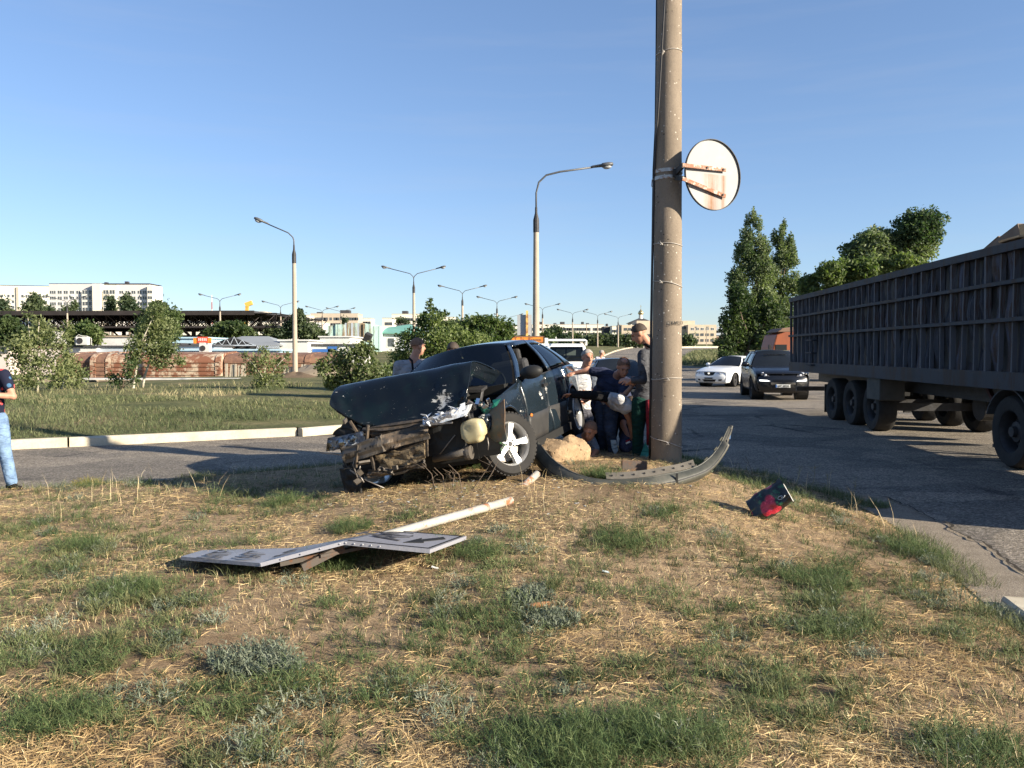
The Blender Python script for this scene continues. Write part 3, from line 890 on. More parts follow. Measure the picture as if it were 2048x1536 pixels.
# --- church behind it
D = 440
M['gold'] = mat('dome_gold', (.55, .45, .2), (.3, .26, .18), .6, .35, .7)
e = empty('church', (hx(1284, D), D, 0), label='small domed church with a cross rising behind the unfinished building', cat='church')
zb = hz(640, D)
solid('nave', -6, 6, 0, 12, 0, zb - 1.5, M['apt'], e)
MB().add([(-7, -1, zb - 1.5), (7, -1, zb - 1.5), (7, 13, zb - 1.5), (-7, 13, zb - 1.5), (-.9, 5, zb + 1.2), (.9, 5, zb + 1.2)], [(0, 1, 5, 4), (1, 2, 5), (2, 3, 4, 5), (3, 0, 4)]).build('roof', M['roofdark'], e)
MB().lathe([(1.1, 0), (1.0, 2.2)], 12, Matrix.Translation((0, 5, zb + .8))).build('drum', M['apt'], e)
MB().lathe([(1.0, 0), (1.45, .5), (1.5, 1.0), (1.1, 1.8), (.5, 2.4), (.15, 3.0), (0, 3.2)], 14, Matrix.Translation((0, 5, zb + 3.0))).build('dome', M['gold'], e, smooth=True)
MB().box((0, 5, zb + 7.2), (.16, .16, 2.2)).box((0, 5, zb + 7.5), (.9, .17, .17)).build('cross', M['gold'], e)
# radio mast and yellow crane
e = empty('radio_mast', (hx(425, 420), 420, 5), label='thin red and white radio mast left of the crane', cat='mast')
zt = hz(590, 420) - 5
mw, mr = mat('mast_white', (.6, .58, .56)), mat('mast_red', (.35, .12, .1))
for q in range(7):
    MB().box((0, 0, zt * (q + .5) / 7), (.7 - q * .06, .7 - q * .06, zt / 7 - .02)).build('mast_section', mr if q % 2 else mw, e)
e = empty('crane', (hx(490, 300), 300, 4), label='yellow crane jib rising above the dark canopy', cat='crane')
my = mat('crane_yellow', (.72, .46, .1), (.5, .3, .07), 1)
a_ = Vector((0, 0, 0)); b_ = Vector((hx(496, 300) - hx(490, 300), 0, hz(606, 300) - 4))
mb = MB()
for ox in (-.55, .55): mb.bar(a_ + Vector((ox, 0, 0)), b_ + Vector((ox * .6, 0, 0)), .5)
for q in range(14):
    f0, f1 = q / 14, (q + 1) / 14
    mb.bar(a_.lerp(b_, f0) + Vector((-.5, 0, 0)), a_.lerp(b_, f1) + Vector((.5, 0, 0)), .14)
mb.box((a_ + b_) / 2, (1.1, .3, (b_ - a_).length), (0, math.atan2(b_.x, b_.z), 0))
mb.build('jib', my, e)
MB().box(b_ + Vector((.5, 0, -.3)), (2.6, 1, 1.5), (0, R(-20), 0)).build('jib_head', my, e)
# loudspeaker-like dark hood on a post in front of the aqua hall
e = empty('floodlight', at(736, 690, 60), label='dark hooded floodlight on a short post in front of the aqua hall', cat='floodlight')
MB().box((0, 0, .55), (.5, .5, .62), (R(15), R(25), 0)).build('hood', M['darksteel'], e, bevel=.05)
MB().bar((.1, 0, .3), (.28, 0, -1.6), .07).build('post', M['darksteel'], e)

# ---------------------------------------------------------------- street lamps
M['lamppole'] = mat('lamp_concrete', (.40, .335, .265), (.3, .25, .2), 2, .9, bump=.3)
M['lampglass'] = mat('lamp_glass', (.35, .36, .36), (.25, .26, .27), 8, .2)
def lamp_arm(e, sx, rise=1.25, reach=1.9, z=0, yaw=0.0, big=1.0, flat=False):
    M3 = Matrix.Rotation(yaw, 4, 'Z')
    if flat: pts = [(0, 0, z), (0, 0, z + .75), (.1 * sx, 0, z + 1.15), (.38 * sx, 0, z + 1.42), (.9 * sx, 0, z + 1.55), (reach * sx, 0, z + 1.72)]
    else: pts = [(0, 0, z), (0, 0, z + .45), (.06 * sx, 0, z + .62), (.3 * sx, 0, z + .85), (reach * sx, 0, z + rise)]
    pts = [M3 @ Vector(p) for p in pts]
    a = MB().tube(pts, .035 * big, 6).build('arm', M['lampgrey'], e, smooth=True)
    d = (pts[-1] - pts[-2]).normalized(); p = pts[-1]
    ang = math.atan2(d.z, math.hypot(d.x, d.y)); az = math.atan2(d.y, d.x)
    Mx = Matrix.Translation(p) @ Matrix.Rotation(az, 4, 'Z') @ Matrix.Rotation(-ang, 4, 'Y')
    prof = [(-.05, .05), (.0, .075), (.35, .095), (.38, .14), (.62, .15), (.78, .1), (.8, .04)]
    mb = MB(); nn = 10; vs = []; fs = []
    for x, r in prof:
        for k_ in range(nn):
            t = 2 * math.pi * k_ / nn
            vs.append(Mx @ Vector((x, r * math.cos(t), r * .62 * math.sin(t) + .02)))
    for i in range(len(prof) - 1):
        for k_ in range(nn): fs.append((i * nn + k_, i * nn + (k_ + 1) % nn, (i + 1) * nn + (k_ + 1) % nn, (i + 1) * nn + k_))
    fs += [tuple(range(nn)), tuple((len(prof) - 1) * nn + k_ for k_ in range(nn))]
    h = mb.add(vs, fs).build('lamp_head', M['lampgrey'], e, smooth=True)
    MB().ball(Mx @ Vector((.56, 0, -.07)), (.17, .12, .075), 10, Mx.to_3x3()).build('lamp_glass', M['lampglass'], h, smooth=True)
def lamp(px, pyarm, d, label, base=None, double=True, big=1.0, side=-1, flat=False, reach=1.9, rise=1.25, yaw=0):
    x = hx(px, d); zt = hz(pyarm, d) - (2.05 if flat else rise + .36)
    zb = float(ground_z(x, d)) if base is None else hz(base, d)
    e = empty('street_lamp', (x, d, zb), label=label, cat='street lamp', group='street lamps along the road')
    h = zt - zb
    MB().lathe([(.15, -.3), (.145, 0), (.10, h), (0, h)], 12).build('pole', M['lamppole'], e, smooth=False, angle=50)
    MB().lathe([(.115, -.45), (.115, .02), (.05, .28), (.045, .5)], 10, Matrix.Translation((0, 0, h))).build('collar', M['darksteel'], e)
    for s_ in ((-1, 1) if double else (side,)):
        lamp_arm(e, s_, rise, reach, h + .3, yaw, big, flat)
    return e
lamp(590, 446, 44, 'tallest street lamp left of the wrecked car, single arm reaching left', 768, False, side=-1, reach=1.35, rise=1.3)
lamp(1072, 333, 32, 'tall street lamp behind the wreck with one long arm to the right', None, False, side=1, flat=True, reach=2.15, big=1.1)
DL = [(828, 536, 69, 'nearest double-armed street lamp, right of the single-armed one'), (925, 573, 90, 'second double-armed street lamp above the bushes'), (994, 595, 108, 'third double-armed street lamp, left of the road sign'),
      (1085, 609, 124, 'double-armed lamp peeping from behind the tall single lamp'), (1145, 620, 140, 'double-armed lamp above the white light truck'), (1195, 624, 150, 'double-armed lamp left of the standing man'), (1236, 629, 158, 'rightmost double-armed lamp beside the domed church'),
      (1017, 629, 150, 'small far double-armed lamp just left of the road sign'), (441, 590, 104, 'double-armed lamp above the grey market roof'), (562, 604, 118, 'double-armed lamp just left of the tall single-armed one'), (645, 614, 132, 'double-armed lamp in front of the aqua hall'), (682, 617, 150, 'small double-armed lamp above the beige apartments'),
      (136, 594, 106, 'double-armed lamp in front of the left apartment block')]
for px, py, d, lb in DL: lamp(px, py, d, lb)
for px, py, d, lb in ((1108, 648, 190, 'thin far lamp post left of the white apartment block centre'), (1173, 648, 190, 'thin far lamp post before the long white apartments'), (1390, 655, 240, 'thin far lamp post at the unfinished building'), (1413, 655, 240, 'thin far lamp post right of the unfinished building centre')):
    e = empty('far_lamp_post', (hx(px, d), d, float(ground_z(0, d))), label=lb, cat='lamp post')
    h = hz(py, d) - float(ground_z(0, d))
    MB().lathe([(.13, 0), (.09, h), (0, h)], 6).build('pole', M['lamppole'], e)
    MB().box((.2, 0, h + .1), (.7, .3, .25)).build('lamp_head', M['lampgrey'], e)

# ---------------------------------------------------------------- road signs beyond the wreck
D = 29; k = D / FPX
e = empty('direction_sign', (hx(1054, D), D, 0), label='orange arrow-shaped direction board with a grey board back above, on a yellow post', cat='road sign')
MB().box((0, 0, hz(627, D) / 2 + .05), (.075, .075, hz(627, D) + .1)).build('post', grimy('yellow_post', (.68, .45, .14), (.4, .25, .08), (.25, .1, .04), 2), e)
MB().box((-.09, .09, hz(651, D) + .02), (.5, .05, hz(630, D) - hz(671, D))).box((0, .125, hz(651, D)), (.0, 0, 0)).build('board_back', mat('sign_back_grey', (.42, .43, .44), (.36, .37, .38), 3, .5, .3), e)
M3 = Matrix.Translation((0, -.06, 0)) @ Matrix.Rotation(math.pi / 2, 4, 'X')
x_ = lambda px: (px - 1054) * k
zt, zb = hz(672, D), hz(685.5, D)
MB().prism([(x_(1022), (zt + zb) / 2 - .02), (x_(1030), zt), (x_(1088), zt - .02), (x_(1088), zb), (x_(1030), zb + .02)], M3, .05).build('arrow_board', M['orange'], e)
mb = MB()
mb.box((x_(1059), -.115, zt - .02), (x_(1088) - x_(1030), .012, .03)).box((x_(1059), -.115, zb + .03), (x_(1088) - x_(1030), .012, .02)).box((x_(1087.5), -.115, (zt + zb) / 2), (.03, .012, zt - zb))
mb.build('border', M['rustred'], e)
mb = MB(); rr = random.Random(7)
for q in range(9): mb.box((x_(1063) + q * .042, -.114, (zt + zb) / 2 - .02), (.022, .01, .07 * rr.uniform(.6, 1.1)))
mb.build('faded_lettering', M['rustred'], e)
e = empty('small_white_sign', (hx(1090, 31), 31, 0), label='small blank white sign on a thin post right of the orange arrow board', cat='road sign')
MB().box((0, 0, hz(690, 31)), (.03, .03, .01)).box((0, 0, hz(688, 31) / 2), (.05, .05, hz(688, 31))).build('post', M['white'], e)
MB().box((.05, -.04, hz(684, 31)), (.12, .03, .3)).build('plate', M['white'], e)
MB().box((-.02, -.045, hz(689, 31)), (.34, .03, .07)).build('plate', M['white'], e)
e = empty('round_road_sign', (hx(1112, 60), 60, 0), label='round grey road sign seen from behind above the light truck', cat='road sign')
MB().box((0, 0, 1.4), (.06, .06, 2.8)).build('post', M['white'], e)
MB().lathe([(0, 0), (.2, 0), (.2, .02), (0, .02)], 20, Matrix.Translation((0, .05, hz(682, 60))) @ Matrix.Rotation(math.pi / 2, 4, 'X')).build('disc', M['lampgrey'], e)
e = empty('striped_bollard', (hx(1069, 31.5), 31.5, 0), label='blue and white striped base guard at the foot of the tall lamp', cat='bollard')
for q in range(9):
    MB().lathe([(.17, 0), (.17, .198), (0, .198), (0, 0)], 12, Matrix.Translation((0, .5, q * .2))).build('band', M['blue'] if q % 2 else M['white'], e)
# pale boundary wall behind the row of young trees
wl = empty('boundary_wall', label='pale low wall behind the row of young trees along the far road', cat='wall')
pa, pb = at(1160, 700, 172), at(1300, 692, 172)
for q in range(14):
    p0, p1 = pa.lerp(pb, q / 14), pa.lerp(pb, (q + .9) / 14)
    g0 = float(ground_z(0, 172))
    MB().box(((p0.x + p1.x) / 2, 172, g0 + .5), (p1.x - p0.x, .25, 1.5)).build('wall_panel', M['apt_tan' if q % 3 == 0 else 'apt'], wl)
# ================================================================ trees and bushes
M['leaf_dark'] = leaf_mat('leaf_dark', (.03, .055, .02), (.12, .16, .06), .45)
M['leaf_poplar'] = leaf_mat('leaf_poplar', (.05, .085, .038), (.24, .28, .145), .45)
M['leaf_mid'] = leaf_mat('leaf_mid', (.05, .085, .025), (.20, .24, .085), .45)
M['leaf_pale'] = leaf_mat('leaf_pale', (.07, .10, .035), (.25, .27, .125), .45)
M['leaf_far'] = leaf_mat('leaf_far', (.035, .06, .032), (.12, .15, .07), .4)
M['birch'] = mat('birch_bark', (.6, .56, .47), (.3, .25, .19), 7, .9, contrast=.2)

def leaves(name, blobs, n, size, m, parent, seed, shell=.45, flat=.0, drop=0.0):
    """blobs: (centre xyz, radius xyz, weight) -> one mesh of leaf-sized faces spread through the crown"""
    g = np.random.default_rng(seed)
    C = np.array([b[0] for b in blobs], float); Rr = np.array([b[1] for b in blobs], float); W = np.array([b[2] if len(b) > 2 else np.prod(b[1]) ** .66 for b in blobs], float)
    bi = g.choice(len(blobs), n, p=W / W.sum())
    d = g.normal(size=(n, 3)); d /= np.linalg.norm(d, axis=1)[:, None]
    r = shell + (1.05 - shell) * g.random(n) ** .7
    # lumpy outline: sub-clumps
    sub = .86 + .28 * np.sin(d[:, 0] * 5.1 + bi) * np.sin(d[:, 1] * 4.3 + 2 * bi) * np.sin(d[:, 2] * 4.7 + bi * 1.7) + .10 * np.sin(d[:, 0] * 13 + bi * 3) * np.sin(d[:, 2] * 12)
    p = C[bi] + d * Rr[bi] * np.minimum(r * sub, 1.08)[:, None]
    # twig clusters: leaves gather about a smaller number of anchor points
    anch = g.integers(0, n, n // 7 + 1)
    pick = anch[g.integers(0, len(anch), n)]
    near = np.zeros(n, bool)
    rad = Rr.mean()
    same = bi[pick] == bi
    t = g.random(n) < .55
    q = p[pick] + g.uniform(-1, 1, size=(n, 3)) * size * 3.0
    p = np.where((t & same)[:, None], q, p)
    ax = g.normal(size=(n, 3)); ax[:, 2] *= (1 - flat); ax /= np.linalg.norm(ax, axis=1)[:, None]
    u = np.cross(ax, g.normal(size=(n, 3))); u /= np.linalg.norm(u, axis=1)[:, None]
    w = np.cross(ax, u)
    s = (size * (.6 + .8 * g.random(n)))[:, None]
    v = np.stack([p - u * s, p + w * s * .48 + u * s * .1, p + u * s, p - w * s * .48 + u * s * .1], 1)
    f = np.arange(n * 4).reshape(n, 4)
    tint = np.clip(g.beta(1.6, 2.2, n) + .22 * g.normal(size=len(blobs))[bi], 0, 1)
    return mesh_np(name, v.reshape(-1, 3), f, m, np.repeat(tint, 4), parent)

def limbs(mb, base, targets, r0, seed, r1=.012):
    g = random.Random(seed)
    for t in targets:
        t = Vector(t); b = Vector(base)
        mid = b.lerp(t, .45) + Vector((g.uniform(-1, 1), g.uniform(-1, 1), g.uniform(0, 1))) * (t - b).length * .07
        mb.tube([b, b.lerp(mid, .5), mid, mid.lerp(t, .5) + Vector((0, 0, .03)), t], [r0, r0 * .85, r0 * .62, r0 * .4, r1], 6)

def tree(name, label, cat, px, base_py, d, blobs, n0, size, lm, seed, tr=.12, tm=None, group=None, shell=.35, base_z=None, trunk_x=None, rows=None, fork=.35):
    """blobs in photograph pixels: (px, py, rx, ry); built around depth d as real volumes"""
    k = d / FPX; g = random.Random(seed); n = int(n0 * (.46 if cat in ('shrub', 'bush') and d < 35 else 1))
    if cat == 'shrub': shell = .05
    zb = hz(base_py, d) if base_z is None else base_z
    xb = hx(px, d)
    e = empty(name, (xb, d, zb), label=label, cat=cat, group=group)
    B = []
    for (bx, by, rx, ry, *o) in blobs:
        dy = o[0] if o else g.uniform(-.35, .35) * (rx + ry) * k
        B.append(((hx(bx, d) - xb, dy, hz(by, d) - zb), (rx * k, (rx * .65 + ry * .25) * k + .05, ry * k)))
    mb = MB()
    top = max(b[0][2] for b in B)
    c0 = Vector((sum(b[0][0] for b in B) / len(B) * .4, 0, top * fork))
    mb.tube([(0, 0, -.25), (0, 0, 0), c0 * .5, c0], [tr * 1.25, tr, tr * .85, tr * .7], 8)
    limbs(mb, c0, [b[0] for b in B] if len(B) < 30 else [b[0] for b in B[::9]], tr * (.6 if len(B) < 30 else .35), seed)
    mb.build('trunk', tm or M['bark'], e, smooth=True)
    leaves('crown', B, n, size, lm, e, seed, shell)
    return e

def poplar_blobs(px, pt, pb, w, seed, lean=0):
    g = random.Random(seed); B = []
    for q in range(26):
        f = q / 25
        y = pt + (pb - pt) * f
        wd = 1.3 * w * (.18 + .95 * min(1, f * 2.0) ** .8) * (1 if f < .8 else .85)
        for s in range(3 if f > .15 else 1):
            B.append((px + lean * f + g.uniform(-1, 1) * wd * .75, y + g.uniform(-8, 8), wd * g.uniform(.3, .5), w * g.uniform(.45, .8)))
    return B
tree('poplar_tree', 'left of the two tall poplars with the higher pointed top', 'poplar tree', 1512, 716, 78, poplar_blobs(1506, 428, 690, 34, 1), 42000, .115, M['leaf_poplar'], 11, .22, group='poplars right of the concrete pole', fork=.2)
tree('poplar_tree', 'right of the two tall poplars, next to the orange truck', 'poplar tree', 1560, 716, 80, poplar_blobs(1560, 440, 690, 30, 2), 36000, .115, M['leaf_poplar'], 12, .3, group='poplars right of the concrete pole', fork=.2)
tree('bushy_tree', 'dark bushy tree at the foot of the poplars behind the white car', 'tree', 1492, 722, 75, [(1470, 600, 22, 40), (1462, 650, 26, 40), (1480, 680, 34, 34), (1505, 660, 30, 45), (1530, 690, 36, 34), (1452, 692, 20, 24), (1560, 680, 34, 44), (1590, 700, 30, 40), (1545, 630, 30, 40)], 15000, .16, M['leaf_dark'], 13, .22)
tree('broadleaf_tree', 'highest dark broadleaf tree behind the trailer with a rounded lobe at upper right', 'tree', 1790, 700, 62, [(1822, 456, 52, 38), (1852, 466, 36, 28), (1800, 492, 54, 40), (1762, 480, 40, 30), (1735, 492, 48, 36), (1710, 512, 42, 34), (1750, 530, 66, 36), (1834, 500, 42, 30), (1700, 542, 46, 32), (1780, 560, 76, 40)], 36000, .14, M['leaf_poplar'], 14, .32, fork=.45)
tree('broadleaf_tree', 'lighter green broadleaf tree in front, just above the trailer edge', 'tree', 1700, 720, 52, [(1622, 570, 24, 26), (1650, 550, 30, 28), (1680, 545, 34, 28), (1720, 540, 34, 24), (1755, 530, 36, 24), (1800, 528, 34, 22), (1835, 530, 24, 20), (1640, 600, 40, 34), (1700, 590, 60, 34), (1610, 610, 20, 26)], 27000, .115, M['leaf_mid'], 15, .28, fork=.45)
# --- young trees and shrubs on the verge
VG = 'leafy shrubs on the verge left of the wreck'
tree('shrub', 'big pale leafy shrub behind the woman at far left', 'shrub', 72, 806, 27, [(60, 690, 40, 34), (95, 670, 36, 28), (40, 720, 36, 34), (80, 720, 46, 40), (60, 760, 50, 34), (110, 745, 34, 40), (75, 655, 26, 24), (30, 700, 24, 30), (120, 690, 26, 26), (60, 632, 12, 16), (85, 640, 14, 12), (140, 650, 14, 16)], 9500, .056, M['leaf_pale'], 21, .035, M['birch'], VG, .2, fork=.3)
tree('shrub', 'leafy shrub between the big pale one and the leaning birch', 'shrub', 118, 790, 30, [(125, 740, 26, 34), (150, 735, 24, 28), (160, 765, 26, 24), (105, 770, 24, 22), (140, 710, 18, 22), (170, 745, 14, 18)], 4300, .055, M['leaf_pale'], 22, .03, M['birch'], VG, .2)
tree('leaning_birch', 'young birch with two leaning white stems in front of the rusty shelter', 'tree', 262, 796, 30, [(300, 640, 30, 30), (320, 660, 34, 30), (285, 668, 30, 28), (275, 695, 24, 26), (305, 700, 42, 28), (340, 700, 28, 22), (360, 722, 16, 12), (318, 622, 20, 18), (270, 720, 22, 20), (320, 728, 30, 14)], 5600, .055, M['leaf_pale'], 23, .045, M['birch'], None, .2, fork=.62)
e = empty('birch_stem', at(283, 783, 30.5), label='second slim white stem leaning right beside the young birch', cat='tree stem')
MB().tube([(0, 0, -.1), (.12, 0, .55), (.3, .05, 1.1), (.5, .1, 1.7)], [.05, .045, .035, .02], 7).build('stem', M['birch'], e, smooth=True)
tree('shrub', 'small twiggy shrub at the foot of the leaning birch', 'shrub', 240, 800, 28, [(232, 765, 16, 22), (250, 752, 20, 20), (262, 735, 16, 22), (215, 755, 12, 16), (275, 758, 10, 16)], 1700, .05, M['leaf_dark'], 24, .025, M['bark'], VG, .15)
tree('shrub', 'round leafy shrub left of the tall street lamp post', 'shrub', 533, 802, 29, [(525, 720, 34, 22), (500, 735, 26, 26), (555, 728, 26, 26), (535, 755, 34, 28), (515, 770, 22, 18), (558, 762, 16, 22), (492, 712, 12, 10), (572, 712, 10, 10), (528, 700, 14, 10)], 5200, .05, M['leaf_pale'], 25, .04, M['birch'], VG, .15)
tree('bush', 'wide pale flowering bush just above the wrecked car hood', 'bush', 705, 800, 24, [(680, 720, 36, 30), (720, 705, 34, 28), (650, 735, 22, 26), (690, 755, 44, 30), (740, 740, 40, 34), (700, 775, 46, 22), (765, 755, 30, 24), (735, 700, 24, 16), (660, 765, 22, 18), (780, 770, 24, 20)], 11000, .058, M['leaf_pale'], 26, .04, M['bark'], VG, .2)
tree('bush', 'dark bush behind the man in the grey shirt', 'bush', 840, 790, 27, [(815, 680, 30, 26), (850, 665, 34, 30), (800, 715, 32, 30), (780, 745, 26, 24), (880, 680, 40, 30), (910, 670, 34, 26), (850, 710, 40, 34), (900, 710, 50, 34), (950, 690, 40, 30), (870, 640, 22, 22), (845, 640, 16, 16)], 19000, .055, M['leaf_mid'], 27, .05, M['bark'], VG, .2)
tree('sapling', 'thin sapling sticking up above the bushes beside the second lamp', 'sapling', 866, 750, 31, [(860, 612, 8, 12), (868, 622, 14, 9), (884, 630, 16, 10), (850, 628, 14, 8), (872, 645, 24, 12), (846, 645, 12, 10), (893, 648, 12, 8), (862, 600, 5, 6)], 620, .075, M['leaf_dark'], 28, .03, M['bark'], None, .1, fork=.75)
tree('bush', 'dense bush right of the sapling behind the car roof', 'bush', 968, 745, 38, [(945, 650, 30, 22), (980, 648, 34, 20), (1010, 660, 24, 24), (960, 680, 50, 30), (1010, 690, 34, 24), (925, 672, 26, 24), (958, 640, 14, 10)], 9000, .085, M['leaf_mid'], 29, .06, M['bark'], None, .2)
tree('bush', 'bush below the orange road sign left of the light truck', 'bush', 1085, 745, 40, [(1075, 690, 16, 30), (1095, 685, 20, 24), (1085, 715, 20, 22), (1065, 715, 16, 20)], 3200, .08, M['leaf_mid'], 30, .05, M['bark'], None, .2)
# --- middle distance trees
MT = 'dark trees in the middle distance'
for i, (px, by, d, bl, n_, sz, lm, lb) in enumerate([
    (8, 690, 200, [(5, 610, 14, 14), (10, 630, 16, 20)], 1800, .38, 'leaf_far', 'dark tree at the very left photo edge below the apartments'),
    (75, 690, 220, [(75, 602, 16, 18), (70, 618, 22, 16), (92, 622, 14, 12)], 2600, .42, 'leaf_far', 'dark round tree before the left apartment block'),
    (140, 690, 215, [(150, 612, 8, 12), (140, 620, 12, 8), (105, 620, 8, 8)], 900, .36, 'leaf_far', 'thin tree behind the double-armed lamp at left'),
    (226, 690, 210, [(228, 606, 10, 14), (222, 620, 12, 10)], 1500, .36, 'leaf_far', 'left one of the conical trees before the white block'),
    (258, 690, 205, [(256, 603, 14, 16), (262, 616, 18, 12), (275, 622, 10, 8)], 2400, .38, 'leaf_far', 'right one of the conical trees before the white block'),
    (320, 745, 60, [(322, 616, 24, 16), (310, 640, 34, 26), (345, 640, 30, 26), (330, 665, 40, 26), (300, 665, 24, 26)], 9000, .13, 'leaf_dark', 'large dark tree behind the leaning birch, breaking the canopy line'),
    (168, 745, 72, [(165, 660, 28, 20), (185, 668, 26, 18), (145, 672, 22, 18), (165, 682, 36, 14)], 5200, .15, 'leaf_mid', 'feathery green tree in front of the dark canopy'),
    (20, 745, 75, [(20, 650, 30, 22), (45, 668, 26, 20), (0, 680, 34, 20), (90, 670, 24, 24), (60, 690, 36, 16)], 6500, .15, 'leaf_dark', 'dark tree mass under the canopy at left'),
    (465, 720, 95, [(445, 658, 26, 16), (475, 655, 26, 14), (460, 670, 40, 16), (420, 668, 16, 14), (495, 668, 18, 12)], 5200, .2, 'leaf_dark', 'dark round tree beneath the right half of the canopy'),
    (600, 720, 110, [(600, 640, 16, 20), (585, 660, 22, 20), (620, 665, 26, 20), (600, 628, 8, 14), (640, 672, 18, 14)], 6000, .22, 'leaf_far', 'dark tree behind the tall lamp post'),
    (548, 715, 116, [(545, 665, 18, 14), (565, 670, 16, 14)], 2200, .2, 'leaf_far', 'small dark tree at the right end of the canopy'),
    (692, 690, 290, [(690, 641, 6, 5)], 300, .4, 'leaf_far', 'tiny dark crown in front of the beige apartments'),
    (805, 690, 260, [(800, 642, 12, 6), (812, 644, 10, 5)], 700, .38, 'leaf_far', 'dark crown above the green roof'),
    (905, 730, 75, [(905, 655, 34, 16), (935, 662, 30, 16)], 4200, .16, 'leaf_far', 'far dark tree above the bushes left of the third lamp'),
    (1040, 700, 160, [(1045, 676, 24, 8), (1015, 676, 20, 8)], 1300, .3, 'leaf_far', 'low dark trees left of the orange board'),
    (1108, 712, 130, [(1098, 672, 18, 14), (1112, 665, 14, 16), (1125, 680, 16, 12)], 2600, .26, 'leaf_far', 'green tree before the long white apartments, left of the truck roof rack'),
    (1150, 705, 180, [(1146, 672, 14, 8), (1160, 678, 14, 8), (1130, 682, 14, 8)], 1700, .34, 'leaf_far', 'low tree group above the light truck cab'),
    (1345, 700, 165, [(1375, 680, 14, 12), (1386, 684, 10, 8), (1366, 688, 12, 8)], 1500, .3, 'leaf_far', 'round bush at the foot of the unfinished building right of the pole'),
    (1440, 700, 190, [(1436, 686, 12, 7), (1452, 684, 10, 8)], 800, .3, 'leaf_far', 'small bush in front of the red-roofed house'),
]):
    tree('background_tree', lb, 'tree', px, by, d, bl, n_, sz, M[lm], 40 + i, .16 * d / 80, group=MT, shell=.15, base_z=float(ground_z(0, d)) - .1)
# row of clipped young trees along the far road
for i, px in enumerate((1180, 1190, 1201, 1213, 1222, 1233, 1244, 1256, 1266, 1280)):
    d = 165
    tree('young_tree', ('leafy young tree %s in the row along the far road' % ['at the left end', 'second from the left', 'third from the left', 'fourth from the left', 'fifth from the left', 'sixth from the left', 'seventh from the left', 'third from the right', 'second from the right', 'at the right end'][i]),
        'tree', px, 700, d, [(px, 676, 7, 8), (px - 3, 684, 7, 7), (px + 4, 683, 7, 7), (px, 690, 8, 5)], 850, .3, M['leaf_far'], 80 + i, .16, group='young trees along the far road', shell=.15, base_z=float(ground_z(0, d)) - .1)
# ragged weeds along the bank by the junction
tree('bush', 'dark low bush at the left foot of the poplars', 'bush', 1450, 735, 72, [(1448, 712, 12, 12), (1462, 716, 14, 12), (1478, 718, 14, 12)], 2200, .12, M['leaf_dark'], 95, .06, None, None, .15, base_z=.9)
# ================================================================ vehicles
def car_paint(name, c, rough=.25, coat=.6, dirt=.0, metal=.0):
    n = N(name)
    if dirt:
        f = n.noise(3, 6, .7)
        col = n.mix(n.ramp(f, [(.45, 0.0), (.8, dirt)]), c, (.12, .1, .08))
        n.set(col, rough, metal, .5, coat)
    else: n.set(c, rough, metal, .5, coat)
    n.b.inputs['Coat Roughness'].default_value = .04
    return n.m
M['headlamp'] = mat('headlamp_lens', (.8, .82, .86), (.42, .45, .5), 22, .12, .25, .8, contrast=.1)
M['lit'] = N('daytime_lamp').m
M['lit'].node_tree.nodes['Principled BSDF'].inputs['Emission Color'].default_value = (1, .97, .92, 1)
M['lit'].node_tree.nodes['Principled BSDF'].inputs['Emission Strength'].default_value = 1.2
M['plate'] = mat('number_plate', (.75, .75, .72), (.68, .68, .65), 5, .5)
M['interior'] = mat('car_interior', (.05, .05, .055), (.03, .03, .032), 5, .9)

def text_mesh(txt, size, m, name='lettering', parent=None, M4=None, depth=.002, align='CENTER'):
    cu = bpy.data.curves.new('text', 'FONT'); cu.body = txt; cu.size = size; cu.extrude = depth
    cu.align_x = align; cu.align_y = 'CENTER'
    o = bpy.data.objects.new('text', cu); COL.objects.link(o)
    bpy.context.view_layer.update()
    me = bpy.data.meshes.new_from_object(o.evaluated_get(bpy.context.evaluated_depsgraph_get()))
    bpy.data.objects.remove(o); bpy.data.curves.remove(cu)
    if M4 is not None: me.transform(M4)
    return link(name, me, m, parent)
FRONT = Matrix.Rotation(math.pi / 2, 4, 'X')      # lettering upright, read from -Y

